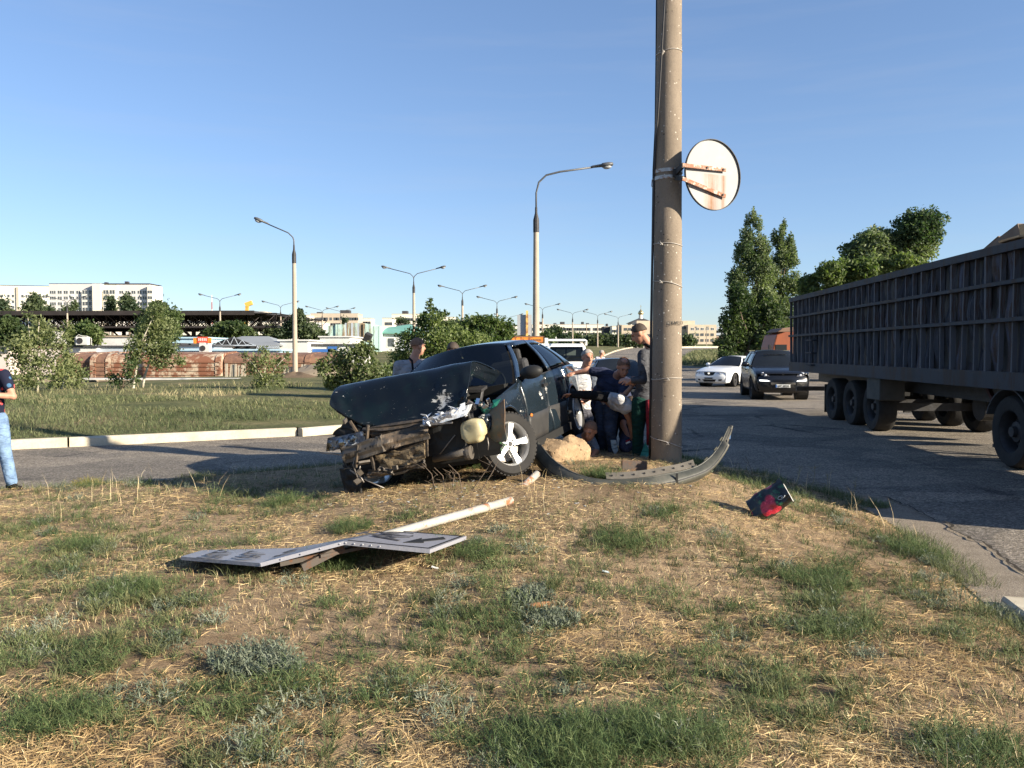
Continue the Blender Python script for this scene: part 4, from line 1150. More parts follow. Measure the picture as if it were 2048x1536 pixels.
def wheel(parent, x, y, z, r, w, side, spokes=5, steer=0, rimr=.66, rimm=None, name='wheel', detail=True, camber=0, truck=False):
    """side +1: outer face towards +x"""
    e = empty(name, (x, y, z), (0, R(camber), steer), parent=parent)
    Mx = Matrix.Rotation(math.pi / 2 * side, 4, 'Y')       # local z of the lathe -> +-x
    h = w / 2; rr = r * rimr
    t = MB().lathe([(rr, -h * .85), (rr * 1.06, -h), (r * .93, -h), (r * .985, -h * .8), (r, -h * .45), (r, h * .45), (r * .985, h * .8), (r * .93, h), (rr * 1.15, h * 1.02), (rr * 1.04, h * .95), (rr, h * .8)], 36, Mx)
    if detail:
        for q in range(46):
            a = 2 * math.pi * q / 46
            for s in (-1, 1):
                Rm = Mx @ Matrix.Rotation(a + (.07 if s > 0 else 0), 4, 'Z')
                c = Rm @ Vector((r * 1.0, 0, s * h * .55))
                t.box(c, (.012, r * .085, h * .5), (Rm.to_3x3()))
    t.build('tyre', M['rubber'], e, angle=40)
    rimm = rimm or M['silver']
    b = MB()
    b.lathe([(rr, -h * .85), (rr * .96, -h * .6), (rr * .93, h * .5), (rr * .97, h * .72), (rr * 1.03, h * .92), (rr, h * .80)], 36, Mx)
    if truck:
        b.lathe([(rr * .95, -h * .1), (rr * .6, h * .1), (rr * .5, h * .5), (rr * .28, h * .55), (rr * .25, h * .85), (0, h * .85)], 24, Mx)
    else:
        for q in range(spokes):
            a = 2 * math.pi * q / spokes + .3
            Rm = Mx @ Matrix.Rotation(a, 4, 'Z')
            vs = []
            for (rad, hw, zt, zb) in ((rr * .12, rr * .17, h * .62, h * .3), (rr * .55, rr * .135, h * .66, h * .3), (rr * .97, rr * .20, h * .74, h * .35)):
                vs += [Rm @ Vector((rad, -hw, zb)), Rm @ Vector((rad, -hw * .72, zt)), Rm @ Vector((rad, hw * .72, zt)), Rm @ Vector((rad, hw, zb))]
            fs = []
            for i in range(2):
                for k in range(4): fs.append((i * 4 + k, i * 4 + (k + 1) % 4, (i + 1) * 4 + (k + 1) % 4, (i + 1) * 4 + k))
            fs += [(0, 1, 2, 3), (8, 9, 10, 11)]
            b.add(vs, fs)
        b.lathe([(rr * .26, h * .3), (rr * .26, h * .66), (rr * .2, h * .72), (0, h * .72)], 16, Mx)
    b.build('rim', rimm, e, angle=35)
    hb = MB().lathe([(rr * .12, h * .72), (rr * .10, h * .79), (0, h * .79)], 12, Mx)
    for q in range(5):
        a = 2 * math.pi * q / 5 + .3 + .63
        c = (Mx @ Matrix.Rotation(a, 4, 'Z')) @ Vector((rr * .2, 0, h * .72))
        hb.ball(c, rr * .035, 6)
    hb.build('hub_cap', M['darksteel'], e)
    MB().lathe([(rr * .80, -h * .35), (rr * .80, -h * .2), (0, -h * .2)], 24, Mx).build('brake_disc', M['steel'], e)
    return e

class Car:
    """panel-built car; local x lateral, y rearwards from the front axle, z up; front faces -y"""
    def __init__(s, root, P, paint):
        s.e = root; s.P = P; s.m = paint
    def W(s, y): return float(np.interp(y, *zip(*s.P['W'])))
    def zb(s, y): return float(np.interp(y, *zip(*s.P['belt'])))
    def X(s, y, z):
        z0 = s.P['zs']; t = (z - z0) / max(.05, s.zb(y) - z0)
        return s.W(y) * float(np.interp(t, [-.3, 0, .12, .45, .55, .62, .8, 1.0, 1.15], [.90, .945, .965, .995, 1.0, .995, .985, .955, .92]))
    def zbot(s, y):
        z = s.P['zs']
        for yc in (0, s.P['wb']):
            d = s.P['ra'] ** 2 - (y - yc) ** 2
            if d > 0: z = max(z, s.P['zc'] + math.sqrt(d))
        return z
    def cols(s, y0, y1, n=12):
        ys = list(np.linspace(y0, y1, n + 1)); ra = s.P['ra']
        for yc in (0, s.P['wb']):
            for t in np.linspace(0, math.pi, 15):
                y = yc + ra * .9995 * math.cos(t)
                if y0 < y < y1: ys.append(y)
        return sorted(set(ys))
    def side(s, name, y0, y1, sd, m=None, parent=None, top=None, rows=9, bot=None, gap=.004, push=0, fn=None, zlo=None):
        ys = s.cols(y0 + gap, y1 - gap); mb = MB(); vs = []; fs = []
        for y in ys:
            zt = (top(y) if top else s.zb(y)); b = s.zbot(y) if bot is None else bot(y)
            b = min(b, zt - .01)
            for r in range(rows + 1):
                z = b + (zt - b) * r / rows
                p = Vector((sd * (s.X(y, z) + push), y, z))
                if fn: p = fn(p)
                vs.append(p)
        k = rows + 1
        for i in range(len(ys) - 1):
            for r in range(rows): fs.append((i * k + r, (i + 1) * k + r, (i + 1) * k + r + 1, i * k + r + 1))
        mb.add(vs, fs)
        return mb.build(name, m or s.m, parent or s.e, smooth=True, solid=.025 * sd, fix=False)
    def gh(s, u, v, sd):
        """greenhouse side surface: u along, v up"""
        P = s.P; y0 = P['A0'] + (P['C0'] - P['A0']) * u; y1 = P['A1'] + (P['C1'] - P['A1']) * u
        z0 = s.zb(y0); z1 = P['roof'] - .05 * abs(u - .45) ** 2 * 2
        x0 = s.X(y0, z0) - .012; x1 = P['Wr'] * (1 - .05 * abs(2 * u - 1) ** 3)
        y = y0 + (y1 - y0) * v; z = z0 + (z1 - z0) * v
        bul = .03 * math.sin(math.pi * v)
        return Vector((sd * (x0 + (x1 - x0) * v + bul), y, z))
    def ghpiece(s, name, u0, u1, v0, v1, sd, m, parent=None, push=0, nu=6, nv=6, solid=.02):
        mb = MB()
        def f(a, b):
            p = s.gh(u0 + (u1 - u0) * a, v0 + (v1 - v0) * b, sd); p.x += sd * push; return p
        mb.grid(f, nu, nv)
        return mb.build(name, m, parent or s.e, smooth=True, solid=solid * sd, fix=False)
    def roof(s):
        mb = MB()
        def f(a, b):
            L = s.gh(b, 1, -1); Rr = s.gh(b, 1, 1); p = L.lerp(Rr, a); p.z += .055 * (1 - (2 * a - 1) ** 2) + .002; return p
        mb.grid(f, 14, 12)
        return mb.build('roof', s.m, s.e, smooth=True, solid=.03, fix=False)
    def screen(s, name, u, m, nu=12, bow=.1, v0=0.0, v1=1.0, inset=.04):
        mb = MB()
        def f(a, b):
            v = v0 + (v1 - v0) * b
            L = s.gh(u, v, -1); Rr = s.gh(u, v, 1); a2 = inset / 1.5 + a * (1 - 2 * inset / 1.5)
            p = L.lerp(Rr, a2); k = 1 - (2 * a2 - 1) ** 2
            p.y += (-bow if u < .5 else bow) * k; p.z += .055 * k * v; return p
        mb.grid(f, nu, 8)
        return mb.build(name, m, s.e, smooth=True)
    def hood(s, y0, y1, m=None, fn=None):
        mb = MB()
        def f(a, b):
            y = y0 + (y1 - y0) * b; w = s.X(y, s.zb(y)) - .015; x = -w + 2 * w * a
            p = Vector((x, y - .1 * (1 - (2 * a - 1) ** 2) * (.5 if b > .5 else 1), s.zb(y) + .05 * (1 - (2 * a - 1) ** 4) * min(1, b * 3 + .2)))
            return fn(p) if fn else p
        mb.grid(f, 16, 14)
        return mb.build('hood', m or s.m, s.e, smooth=True, solid=.02, fix=False)
    def fascia(s, name, front, z0, z1, m, bulge=.14, push=0, rows=8, xf=1.0, parent=None):
        mb = MB(); P = s.P
        def f(a, b):
            z = z0 + (z1 - z0) * b; yE = P['yF'] if front else P['yR']
            y0 = yE + (.18 if front else -.18)
            w = s.X(y0, max(z, P['zs'])) * xf; x = -w + 2 * w * a; t = abs(2 * a - 1)
            prof = float(np.interp(z, *zip(*P['fprof' if front else 'rprof'])))
            y = yE + (1 if front else -1) * (prof + .18 * t ** 3.2)
            return Vector((x, y + (-push if front else push), z))
        mb.grid(f, 18, rows)
        return mb.build(name, m, parent or s.e, smooth=True, solid=.02 if front else -.02, fix=False)
    def fpt(s, a, z, push=0.0):
        P = s.P; w = s.X(P['yF'] + .18, max(z, P['zs'])); t = abs(2 * a - 1)
        prof = float(np.interp(z, *zip(*P['fprof'])))
        return Vector((-w + 2 * w * a, P['yF'] + prof + .18 * t ** 3.2 - push, z))
    def fpatch(s, name, outline, m, push=.012, parent=None):
        """patch on the front face; outline in (a, z)"""
        mb = MB(); n = len(outline)
        ca = sum(p[0] for p in outline) / n; cz = sum(p[1] for p in outline) / n
        mb.add([s.fpt(a, z, push) for a, z in outline] + [s.fpt(ca, cz, push + .01)] + [s.fpt(a, z, -.03) for a, z in outline],
               [(i, (i + 1) % n, n) for i in range(n)] + [(i, (i + 1) % n, n + 1 + (i + 1) % n, n + 1 + i) for i in range(n)])
        return mb.build(name, m, parent or s.e)
    def basics(s, wheels=True, glass=None, rim=None, roof_ok=True, r=None, steer=0, w=.2):
        P = s.P; g = glass or M['darkglass']
        mb = MB().box((0, (P['yF'] + P['yR']) / 2, P['zs'] + .1), (P['hw'] * 1.3, P['yR'] - P['yF'] - .35, .2))
        mb.build('floor', M['black'], s.e)
        for sd in (-1, 1):
            for yc in (0, P['wb']):
                Mx = Matrix.Translation((sd * (P['hw'] - .22), yc, P['zc'])) @ Matrix.Rotation(math.pi / 2, 4, 'Y')
                MB().lathe([(P['ra'] * 1.0, -.2), (P['ra'] * 1.0, .17)], 24, Mx).lathe([(P['ra'], -.2 * sd), (0, -.2 * sd)], 24, Mx).build('wheel_well', M['black'], s.e)
        if wheels:
            r = r or P['r']
            for sd in (-1, 1):
                for yc in (0, P['wb']):
                    wheel(s.e, sd * (P['hw'] - w / 2 - .02), yc, r, r, w, sd, steer=(steer if yc == 0 else 0), rimm=rim, detail=False)
        s.roof()
        for sd in (-1, 1):
            s.ghpiece('side_glass', .06, .49, .04, .92, sd, g, push=-.012, solid=.004)
            s.ghpiece('side_glass', .52, .93, .04, .92, sd, g, push=-.012, solid=.004)
            s.ghpiece('front_pillar', -.002, .05, 0, 1, sd, s.m)
            s.ghpiece('door_pillar', .48, .53, 0, 1, sd, M['black'])
            s.ghpiece('rear_pillar', .90, 1.0, 0, 1, sd, s.m)
            s.ghpiece('roof_rail', .05, .90, .90, 1, sd, s.m)
    def doors(s, splits, m=None, handle=True):
        names = ['front_fender', 'front_door', 'rear_door', 'rear_fender']
        for sd in (-1, 1):
            for nm, a, b in zip(names, splits, splits[1:]):
                o = s.side(nm, a, b, sd, m)
                if handle and 'door' in nm:
                    yh = b - .22; zh = s.zb(yh) - .13
                    MB().bar((sd * (s.X(yh, zh) + .02), yh - .1, zh), (sd * (s.X(yh, zh) + .02), yh + .1, zh), .03, .03).build('handle', m or s.m, o)
    def mirror(s, sd, y, m=None, sc=1.0):
        z = s.zb(y) + .07; x = s.X(y, s.zb(y))
        o = MB().ball((sd * (x + .13), y - .02, z + .02), (.12 * sc, .07 * sc, .085 * sc), 12).build('mirror', m or s.m, s.e, smooth=True)
        MB().bar((sd * (x - .03), y, z - .05), (sd * (x + .06), y, z), .04, .03).build('mirror_arm', M['black'], o)
        return o

SEDAN = dict(hw=.90, W=[(-.95, .78), (-.6, .86), (0, .9), (1, .91), (2.6, .9), (3.3, .84), (3.7, .76)], belt=[(-.95, .66), (-.7, .74), (-.2, .86), (.55, .95), (1.5, .96), (3.0, 1.0), (3.7, .98)], zs=.2, ra=.36, zc=.33, wb=2.7, r=.325, yF=-.95, yR=3.75,
    A0=.45, A1=1.25, C0=3.35, C1=2.55, roof=1.42, Wr=.57, fprof=[(.15, .14), (.3, .03), (.5, .0), (.62, .04), (.75, .12)], rprof=[(.2, .1), (.5, 0), (.7, .02), (1.0, .1)])
def sedan(label, loc, rz, paint, glass, steer=0, plate=None, grille=True, rim=None):
    e = empty('parked_car', loc, (0, 0, rz), label=label, cat='car')
    c = Car(e, SEDAN, paint); P = SEDAN
    c.basics(glass=glass, steer=steer, rim=rim)
    c.doors([-.78, .55, 1.62, 2.5, 3.6])
    c.screen('windscreen', 0, glass); c.screen('rear_window', 1, glass)
    c.hood(-.8, .46)
    mb = MB(); mb.grid(lambda a, b: (lambda y: Vector(((-1 + 2 * a) * (c.X(y, c.zb(y)) - .01), y, c.zb(y) + .03 * (1 - (2 * a - 1) ** 4))))(3.33 + .3 * b), 10, 4); mb.build('boot_lid', paint, e, smooth=True, solid=.02)
    c.fascia('front_bumper', True, .18, .73, paint); c.fascia('rear_bumper', False, .2, 1.0, paint)
    gr = c.fpatch('grille', [(.3, .72), (.7, .72), (.64, .56), (.5, .53), (.36, .56)], M['black'])
    MB().box(c.fpt(.5, .645, .035), (.1, .02, .07)).build('badge', M['chrome'], gr)
    c.fpatch('lower_intake', [(.27, .36), (.73, .36), (.68, .25), (.32, .25)], M['black'])
    for s_ in (0, 1):
        f = (lambda a: a) if not s_ else (lambda a: 1 - a)
        hl = c.fpatch('headlight', [(f(.06), .70), (f(.26), .69), (f(.27), .62), (f(.12), .61), (f(.02), .66)], M['headlamp'], .02)
        MB().ball(c.fpt(f(.17), .655, .03), .035, 8).build('lamp_reflector', M['chrome'], hl)
        c.fpatch('fog_lamp', [(f(.1), .38), (f(.2), .37), (f(.2), .29), (f(.12), .30)], M['black'])
    p = c.fpatch('number_plate', [(.36, .46), (.64, .46), (.64, .37), (.36, .37)], M['plate' if plate else 'greywall'], .035)
    for sd in (-1, 1): c.mirror(sd, .75, paint)
    return e, c
M['carwhite'] = car_paint('car_white', (.78, .78, .76))
M['carblack'] = car_paint('car_black', (.008, .009, .012), .25, .2)
M['cardark'] = car_paint('car_dark_blue', (.02, .025, .035), .25)
d = 39.0
white_car, wc = sedan('white saloon car turning at the junction, tinted windscreen', (hx(1424, d) + .55, d + .9, float(road_z(10, d))), R(-43), M['carwhite'], M['darkglass'], R(14), rim=M['darksteel'])
bpy.data.objects  # keep
for o in list(white_car.children):
    if o.name.startswith('number_plate'):
        MB().box(wc.fpt(.5, .415, .048), (.4, .004, .05)).build('plate_lettering', M['black'], o)
d = 22.5
black_car, _ = sedan('black saloon car partly hidden behind the men at the wreck', (hx(1252, d), d, float(road_z(3, d))), R(4), M['carblack'], M['darkglass'], 0)

# --- dark SUV
SUV = dict(hw=.97, W=[(-.9, .84), (-.5, .93), (0, .97), (1, .97), (2.6, .97), (3.4, .92), (3.9, .85)], belt=[(-.9, .86), (-.6, .97), (-.1, 1.06), (.55, 1.12), (1.5, 1.13), (3.2, 1.2), (3.9, 1.22)], zs=.3, ra=.43, zc=.40, wb=2.9, r=.385, yF=-.92, yR=3.9,
    A0=.5, A1=1.3, C0=3.7, C1=3.25, roof=1.68, Wr=.63, fprof=[(.25, .12), (.42, .02), (.65, 0), (.8, .05), (.98, .18)], rprof=[(.25, .1), (.5, 0), (.9, .02), (1.25, .1)])
d = 28.6
suv = empty('parked_car', (hx(1566, d), d + .4, 0), (0, 0, R(-9)), label='dark sport utility car with daytime lamps, half hidden by the trailer tail', cat='car')
c = Car(suv, SUV, M['carblack'])
c.basics(glass=M['darkglass'], rim=M['darksteel'], w=.26)
c.doors([-.75, .6, 1.75, 2.75, 3.78]); c.screen('windscreen', 0, M['darkglass']); c.screen('rear_window', 1, M['darkglass']); c.hood(-.78, .52)
c.fascia('front_bumper', True, .26, .97, M['carblack']); c.fascia('rear_bumper', False, .3, 1.25, M['carblack'])
MB().bar(c.gh(.05, .98, -1) + Vector((-.02, 0, .05)), c.gh(.9, .98, -1) + Vector((-.02, 0, .05)), .04).build('roof_bar', M['chrome'], suv)
MB().bar(c.gh(.05, .98, 1) + Vector((.02, 0, .05)), c.gh(.9, .98, 1) + Vector((.02, 0, .05)), .04).build('roof_bar', M['chrome'], suv)
c.fpatch('grille', [(.3, .56), (.7, .56), (.72, .44), (.28, .44)], M['black'])
for z_ in (.60, .565): c.fpatch('chrome_strip', [(.27, z_ + .011), (.73, z_ + .011), (.73, z_ - .011), (.27, z_ - .011)], M['chrome'], .025)
for s_ in (0, 1):
    f = (lambda a: a) if not s_ else (lambda a: 1 - a)
    hl = c.fpatch('headlight', [(f(.05), .97), (f(.12), .98), (f(.2), .90), (f(.245), .82), (f(.14), .82), (f(.06), .86)], mat('smoked_lens', (.1, .1, .11), rough=.05, spec=.6) if not s_ else bpy.data.materials['smoked_lens'], .03)
    MB().ball(c.fpt(f(.11), .90, .035), (.06, .03, .06), 12).build('lamp_reflector', M['headlamp'], hl)
    MB().ball(c.fpt(f(.165), .865, .035), (.045, .03, .045), 10).build('lamp_reflector', M['headlamp'], hl)
    c.fpatch('daytime_lamp', [(f(.06), .70), (f(.2), .695), (f(.255), .66), (f(.2), .655), (f(.07), .66)], M['lit'], .03)
    c.fpatch('side_intake', [(f(.06), .63), (f(.24), .63), (f(.24), .46), (f(.1), .46)], M['black'])
p = c.fpatch('number_plate', [(.365, .55), (.635, .55), (.635, .445), (.365, .445)], M['plate'], .06)
pt = c.fpt(.5, .497, .075)
text_mesh('AP 2828 I', .105, M['black'], 'plate_lettering', p, Matrix.Translation(pt + Vector((.03, 0, 0))) @ FRONT)
MB().box(pt + Vector((-.235, .004, 0)), (.035, .006, .1)).build('plate_band', M['blue'], p)
MB().box(c.fpt(.5, .9, .02), (.07, .03, .09)).build('badge', M['chrome'], suv)
MB().box((0, .95, 1.56), (.8, .02, .03)).build('sunvisor_edge', M['chrome'], suv)
for sd in (-1, 1): c.mirror(sd, .8, M['carblack'], 1.15)

# --- white light truck facing the camera
d = 36.5
lt = empty('light_truck', (hx(1133, d), d, float(road_z(2, d)) - .05), (0, 0, R(-3)), label='white cab-over light truck with a roof rack, facing the wreck', cat='truck')
k = d / FPX
def cab_section(z):   # half width, front y
    return float(np.interp(z, [.3, .9, 1.3, 1.95, 2.08], [.93, .95, .93, .82, .74])), float(np.interp(z, [.3, .9, 1.2, 1.95, 2.08], [-.02, -.05, .0, .42, .6]))
mb = MB(); zz = [.3, .6, .9, 1.1, 1.28]
def ring(z, back=1.75):
    w, y = cab_section(z)
    return [(-w, y + .12, z), (-w * .85, y, z), (w * .85, y, z), (w, y + .12, z), (w, back, z), (-w, back, z)]
def loft(mb, zs, cap=True):
    vs = []; fs = []
    for z in zs: vs += ring(z)
    for i in range(len(zs) - 1):
        for q in range(6): fs.append((i * 6 + q, i * 6 + (q + 1) % 6, (i + 1) * 6 + (q + 1) % 6, (i + 1) * 6 + q))
    if cap: fs += [tuple(range(6)), tuple((len(zs) - 1) * 6 + q for q in range(6))]
    return mb.add(vs, fs)
loft(mb, zz).build('cab', M['carwhite'], lt, bevel=.03)
w0, y0 = cab_section(1.28); w1, y1 = cab_section(1.93)
MB().add([(-w0 * .86, y0 + .02, 1.29), (w0 * .86, y0 + .02, 1.29), (w1 * .88, y1 + .01, 1.93), (-w1 * .88, y1 + .01, 1.93)], [(0, 1, 2, 3)]).build('windscreen', M['glass'], lt)
for sd in (-1, 1):
    MB().bar((sd * w0 * .9, y0 + .07, 1.27), (sd * w1 * .93, y1 + .08, 1.95), .11, .1).build('front_pillar', M['carwhite'], lt)
    MB().bar((sd * w0, 1.7, 1.27), (sd * w1, 1.7, 1.95), .09, .12).build('rear_pillar', M['carwhite'], lt)
    MB().add([(sd * w0 * .985, y0 + .2, 1.3), (sd * w0 * .985, 1.65, 1.3), (sd * w1 * .985, 1.65, 1.93), (sd * w1 * .985, y1 + .2, 1.93)], [(0, 1, 2, 3)]).build('side_glass', M['glass'], lt)
    MB().box((sd * 1.05, -.05, 1.35), (.14, .08, .34)).build('mirror', M['black'], lt)
    MB().box((sd * .72, -.06, .84), (.28, .06, .16)).build('headlight', M['headlamp'], lt)
    MB().box((sd * .86, .0, 1.13), (.12, .04, .05)).build('indicator', M['orange'], lt)
    wheel(lt, sd * .8, .6, .34, .34, .2, sd, detail=False)
    wheel(lt, sd * .75, 3.4, .34, .34, .3, sd, detail=False)
loft(MB(), [1.93, 2.02, 2.08]).build('roof', M['carwhite'], lt, bevel=.03)
MB().box((0, 1.73, 1.6), (1.66, .05, .66)).build('rear_panel', M['interior'], lt)
for x_ in (-.24, .24): MB().box((x_, 1.695, 1.65), (.42, .03, .36)).build('rear_window', M['plate'], lt)  # opaque pale panes, daylight through the window put into the colour
MB().box((0, 1.2, 1.3), (1.5, .7, .5)).build('seat', M['interior'], lt)
MB().box((0, .3, 1.2), (1.6, .3, .2)).build('dashboard', M['interior'], lt)
MB().tube([(-.9, .5, 2.0), (-.9, .45, 2.2), (-.8, .42, 2.25), (.8, .42, 2.25), (.9, .45, 2.2), (.9, .5, 2.0)], .028, 6).tube([(-.9, 1.5, 2.0), (-.9, 1.5, 2.22), (.9, 1.5, 2.22), (.9, 1.5, 2.0)], .024, 6).build('roof_rack', M['carwhite'], lt)
MB().box((0, -.1, .45), (1.86, .16, .26)).build('bumper', M['carwhite'], lt, bevel=.03)
MB().box((0, -.07, 1.0), (.95, .03, .06)).build('grille', M['black'], lt)
MB().lathe([(.07, 0), (.09, .012), (.055, .012), (.07, 0)], 16, Matrix.Translation((0, -.075, 1.1)) @ FRONT @ Matrix.Diagonal((1.2, .8, 1, 1))).build('badge', M['chrome'], lt)
for sd in (-1, 1):
    MB().bar((sd * .3 - .3, y0 - .0, 1.28), (sd * .3 + .25, y0 + .03, 1.33), .02).build('wiper', M['black'], lt)
MB().box((0, 3.4, .95), (1.9, 3.2, .12)).build('cargo_bed', M['greywall'], lt)
for sd in (-1, 1): MB().box((sd * .96, 3.4, 1.2), (.05, 3.2, .38)).build('bed_side', M['carwhite'], lt)

# --- orange lorry cab far right
d = 46
ot = empty('orange_lorry', (hx(1544, d), d, -.25), label='orange lorry cab seen from the side behind the dark sport utility car', cat='truck')
OM = grimy('shaded_orange_paint', (.25, .065, .022), (.12, .045, .025), None, .8, .5, .4)  # orange darkened so the shade over the lorry sits in the paint
k = d / FPX
MB().prism([(0, .5), (-.05, 1.3), (.08, 2.2), (.25, 2.85), (.7, 3.0), (1.75, 3.0), (1.75, .5)], Matrix.Rotation(math.pi / 2, 4, 'X') @ Matrix.Translation((0, 0, -2.3)), 2.3).build('cab', OM, ot, bevel=.05)
MB().box((.5, -.012, 1.98), (.62, .03, .66)).build('side_window', M['darkglass'], ot)
MB().box((1.3, -.012, 2.05), (.5, .02, .9)).build('sleeper_panel', M['rustred'], ot)
MB().box((-.18, -.15, 2.0), (.1, .2, .6)).build('mirror', M['black'], ot)
MB().prism([(.3, 3.0), (.6, 3.22), (1.8, 3.35), (1.8, 3.0)], Matrix.Rotation(math.pi / 2, 4, 'X') @ Matrix.Translation((0, 0, -2.2)), 2.1).build('wind_deflector', mat('dusty_brown', (.2, .12, .08), rough=.7), ot, bevel=.04)
MB().box((4.8, 1.15, 1.0), (6.2, .9, .3)).build('chassis', M['darksteel'], ot)
MB().box((5.0, 1.15, 2.0), (6.0, 2.4, 1.7)).build('tarpaulin_load', mat('tarpaulin', (.1, .085, .06), rough=.9), ot, bevel=.08)
for x_ in (.75, 4.2, 5.5):
    for y_, sd in ((.15, -1), (2.15, 1)):
        w_ = wheel(ot, x_, y_, .5, .5, .28, 1, truck=True, detail=False); w_.rotation_euler = (0, 0, -math.pi / 2 if sd < 0 else math.pi / 2)

# ================================================================ the long trailer and its tractor
TA = math.atan2(1.09, 13.6)
tr = empty('semi_trailer', (6.86, 10.0, 0), (0, 0, -TA), label='long dark open-top lorry trailer with battered ribbed sides at the right', cat='trailer')
n = N('trailer_paint')
v = n.mapped((1, 1, .12))
f = n.noise(7, 8, .75, v); g = n.noise(1.1, 5, .6)
col = n.ramp(f, [(.35, (.010, .011, .017)), (.55, (.024, .027, .038)), (.68, (.055, .058, .072))])
col = n.mix(n.ramp(g, [(.5, 0.0), (.7, .6)]), col, (.026, .016, .014))
col = n.mix(n.ramp(n.noise(5, 9, .8, n.mapped((1, 1, .25))), [(.68, 0.0), (.72, .7)]), col, (.11, .106, .115))
n.set(col, .75, 0, .25); n.bump(f, .4, .02)
M['trailer'] = n.m
M['trailer2'] = grimy('trailer_frame', (.026, .029, .038), (.015, .013, .012), (.03, .018, .014), 2, .7, .4, streak=True)
M['trailerblue'] = grimy('trailer_blue_paint', (.05, .055, .085), (.02, .02, .025), (.04, .024, .02), 4, .7, .6, streak=True)
M['trailer_rib_lit'] = grimy('trailer_rib_lit_paint', (.075, .08, .095), (.03, .027, .026), (.05, .03, .024), 3, .7, .5, streak=True)  # lighter than the panels, bright rib edges put into the colour
TL, TZ0, TZ1 = 13.6, 1.12, 3.16
rr = random.Random(31)
# battered side panels between the ribs; each panel a dented sheet of its own
ys = [0.0]
while ys[-1] < TL - .3: ys.append(ys[-1] + rr.uniform(.36, .42))
ys[-1] = TL
for side_x, sgn in ((0.0, -1), (2.5, 1)):
    for a, b in zip(ys, ys[1:]):
        mb = MB(); am = rr.uniform(.015, .04); ph = rr.uniform(0, 6)
        def f(u, v):
            y = a + .003 + (b - a - .006) * u; z = TZ0 + .25 + (TZ1 - .1 - TZ0 - .25) * v
            bow = -.05 * max(0, 1 - min(u, 1 - u) * 7) + 1.5 * am * math.sin(math.pi * u) * math.sin(v * 9 + ph) + .018 * float(vnoise(y * 3, z * 5, 6)) + .012 * math.sin(u * 14 + ph) + .02 * (1 if .28 < u < .72 else 0)
            return (side_x + sgn * (bow - .02), y, z)
        mb.grid(f, 8 if sgn < 0 else 2, 10 if sgn < 0 else 2)
        mb.build('side_panel', M['trailer' if rr.random() < .72 else 'trailerblue'], tr, solid=.01, smooth=False)
    rib = MB().prism([(-.028, 0), (-.018, .06), (.018, .06), (.028, 0)], Matrix.Identity(4), 1.0).mesh('rib'); rib.materials.append(M['trailer_rib_lit'])
    for i, y in enumerate(ys):
        o = bpy.data.objects.new('rib', rib); COL.objects.link(o); o.parent = tr
        o.location = (side_x, y if 0 < i < len(ys) - 1 else y + (.03 if i == 0 else -.03), TZ0 + .24)
        o.rotation_euler = (R(rr.uniform(-.8, .8)), 0, math.pi / 2 if sgn < 0 else -math.pi / 2)
        w_ = 1.6 if i % 3 == 0 else 1.0
        o.scale = (w_, 1.0 + .15 * (i % 3 == 0), TZ1 - .1 - TZ0 - .23)
    s_ = sgn
    for nm, z, h, dx in (('top_rail', TZ1 - .05, .12, .075), ('floor_rail', TZ0 + .125, .25, .05), ('middle_rail', TZ0 + .98, .055, .09), ('middle_rail', TZ0 + 1.5 , .055, .09)):
        if nm == 'middle_rail' and s_ > 0: continue
        z_ = z
        MB().box((side_x + s_ * dx / 2, TL / 2, z_), (dx + .06, TL + (.02 if nm != 'middle_rail' else -.04), h)).build(nm, M['trailer2'], tr)
for x_ in (.045, 2.455): MB().box((x_, TL / 2, (TZ0 + TZ1) / 2 + .1), (.02, TL - .1, TZ1 - TZ0 - .25)).build('slit_liner', M['darksteel'], tr)  # dark sheets added behind the panels to block slits of light
MB().box((1.25, TL + .02, (TZ0 + TZ1) / 2), (2.44, .05, TZ1 - TZ0)).build('tail_gate', M['trailer'], tr)
MB().box((1.25, .02, (TZ0 + TZ1) / 2), (2.44, .05, TZ1 - TZ0)).build('front_wall', M['trailer'], tr)
MB().box((1.25, TL / 2, TZ0 + .18), (2.38, TL - .1, .1)).build('floor', M['darksteel'], tr)
for x_ in (.75, 1.75): MB().box((x_, TL / 2, TZ0 - .12), (.16, TL - .5, .34)).build('frame_beam', M['darksteel'], tr)
for z_ in (1.95, 1.63, 1.32):
    MB().tube([(-.02, 11.05, z_), (-.16, 11.05, z_), (-.16, 11.6, z_), (-.02, 11.6, z_)], .018, 5).build('step', M['trailer2'], tr)
for y in (7.35, 8.72, 10.1):
    for x_, sd in ((.24, -1), (2.26, 1)): wheel(tr, x_, y, .51, .51, .36, sd, truck=True, rimr=.56, rimm=M['darksteel'], detail=False)
    MB().bar((.2, y, .51), (2.3, y, .51), .16).build('axle', M['darksteel'], tr)
MB().box((.22, 7.0, .95), (.5, .75, .55)).build('tool_box', mat('box_grey', (.09, .085, .075), (.05, .047, .042), 3, .8), tr, bevel=.02)
MB().prism([(-.6, 0), (-.52, .28), (-.2, .47), (.2, .47), (.52, .28), (.6, 0), (.56, 0), (.48, .25), (.18, .43), (-.18, .43), (-.48, .25), (-.56, 0)], Matrix.Translation((.42, 7.35, .66)) @ Matrix.Rotation(math.pi / 2, 4, 'Z') @ Matrix.Rotation(math.pi / 2, 4, 'X'), .36)
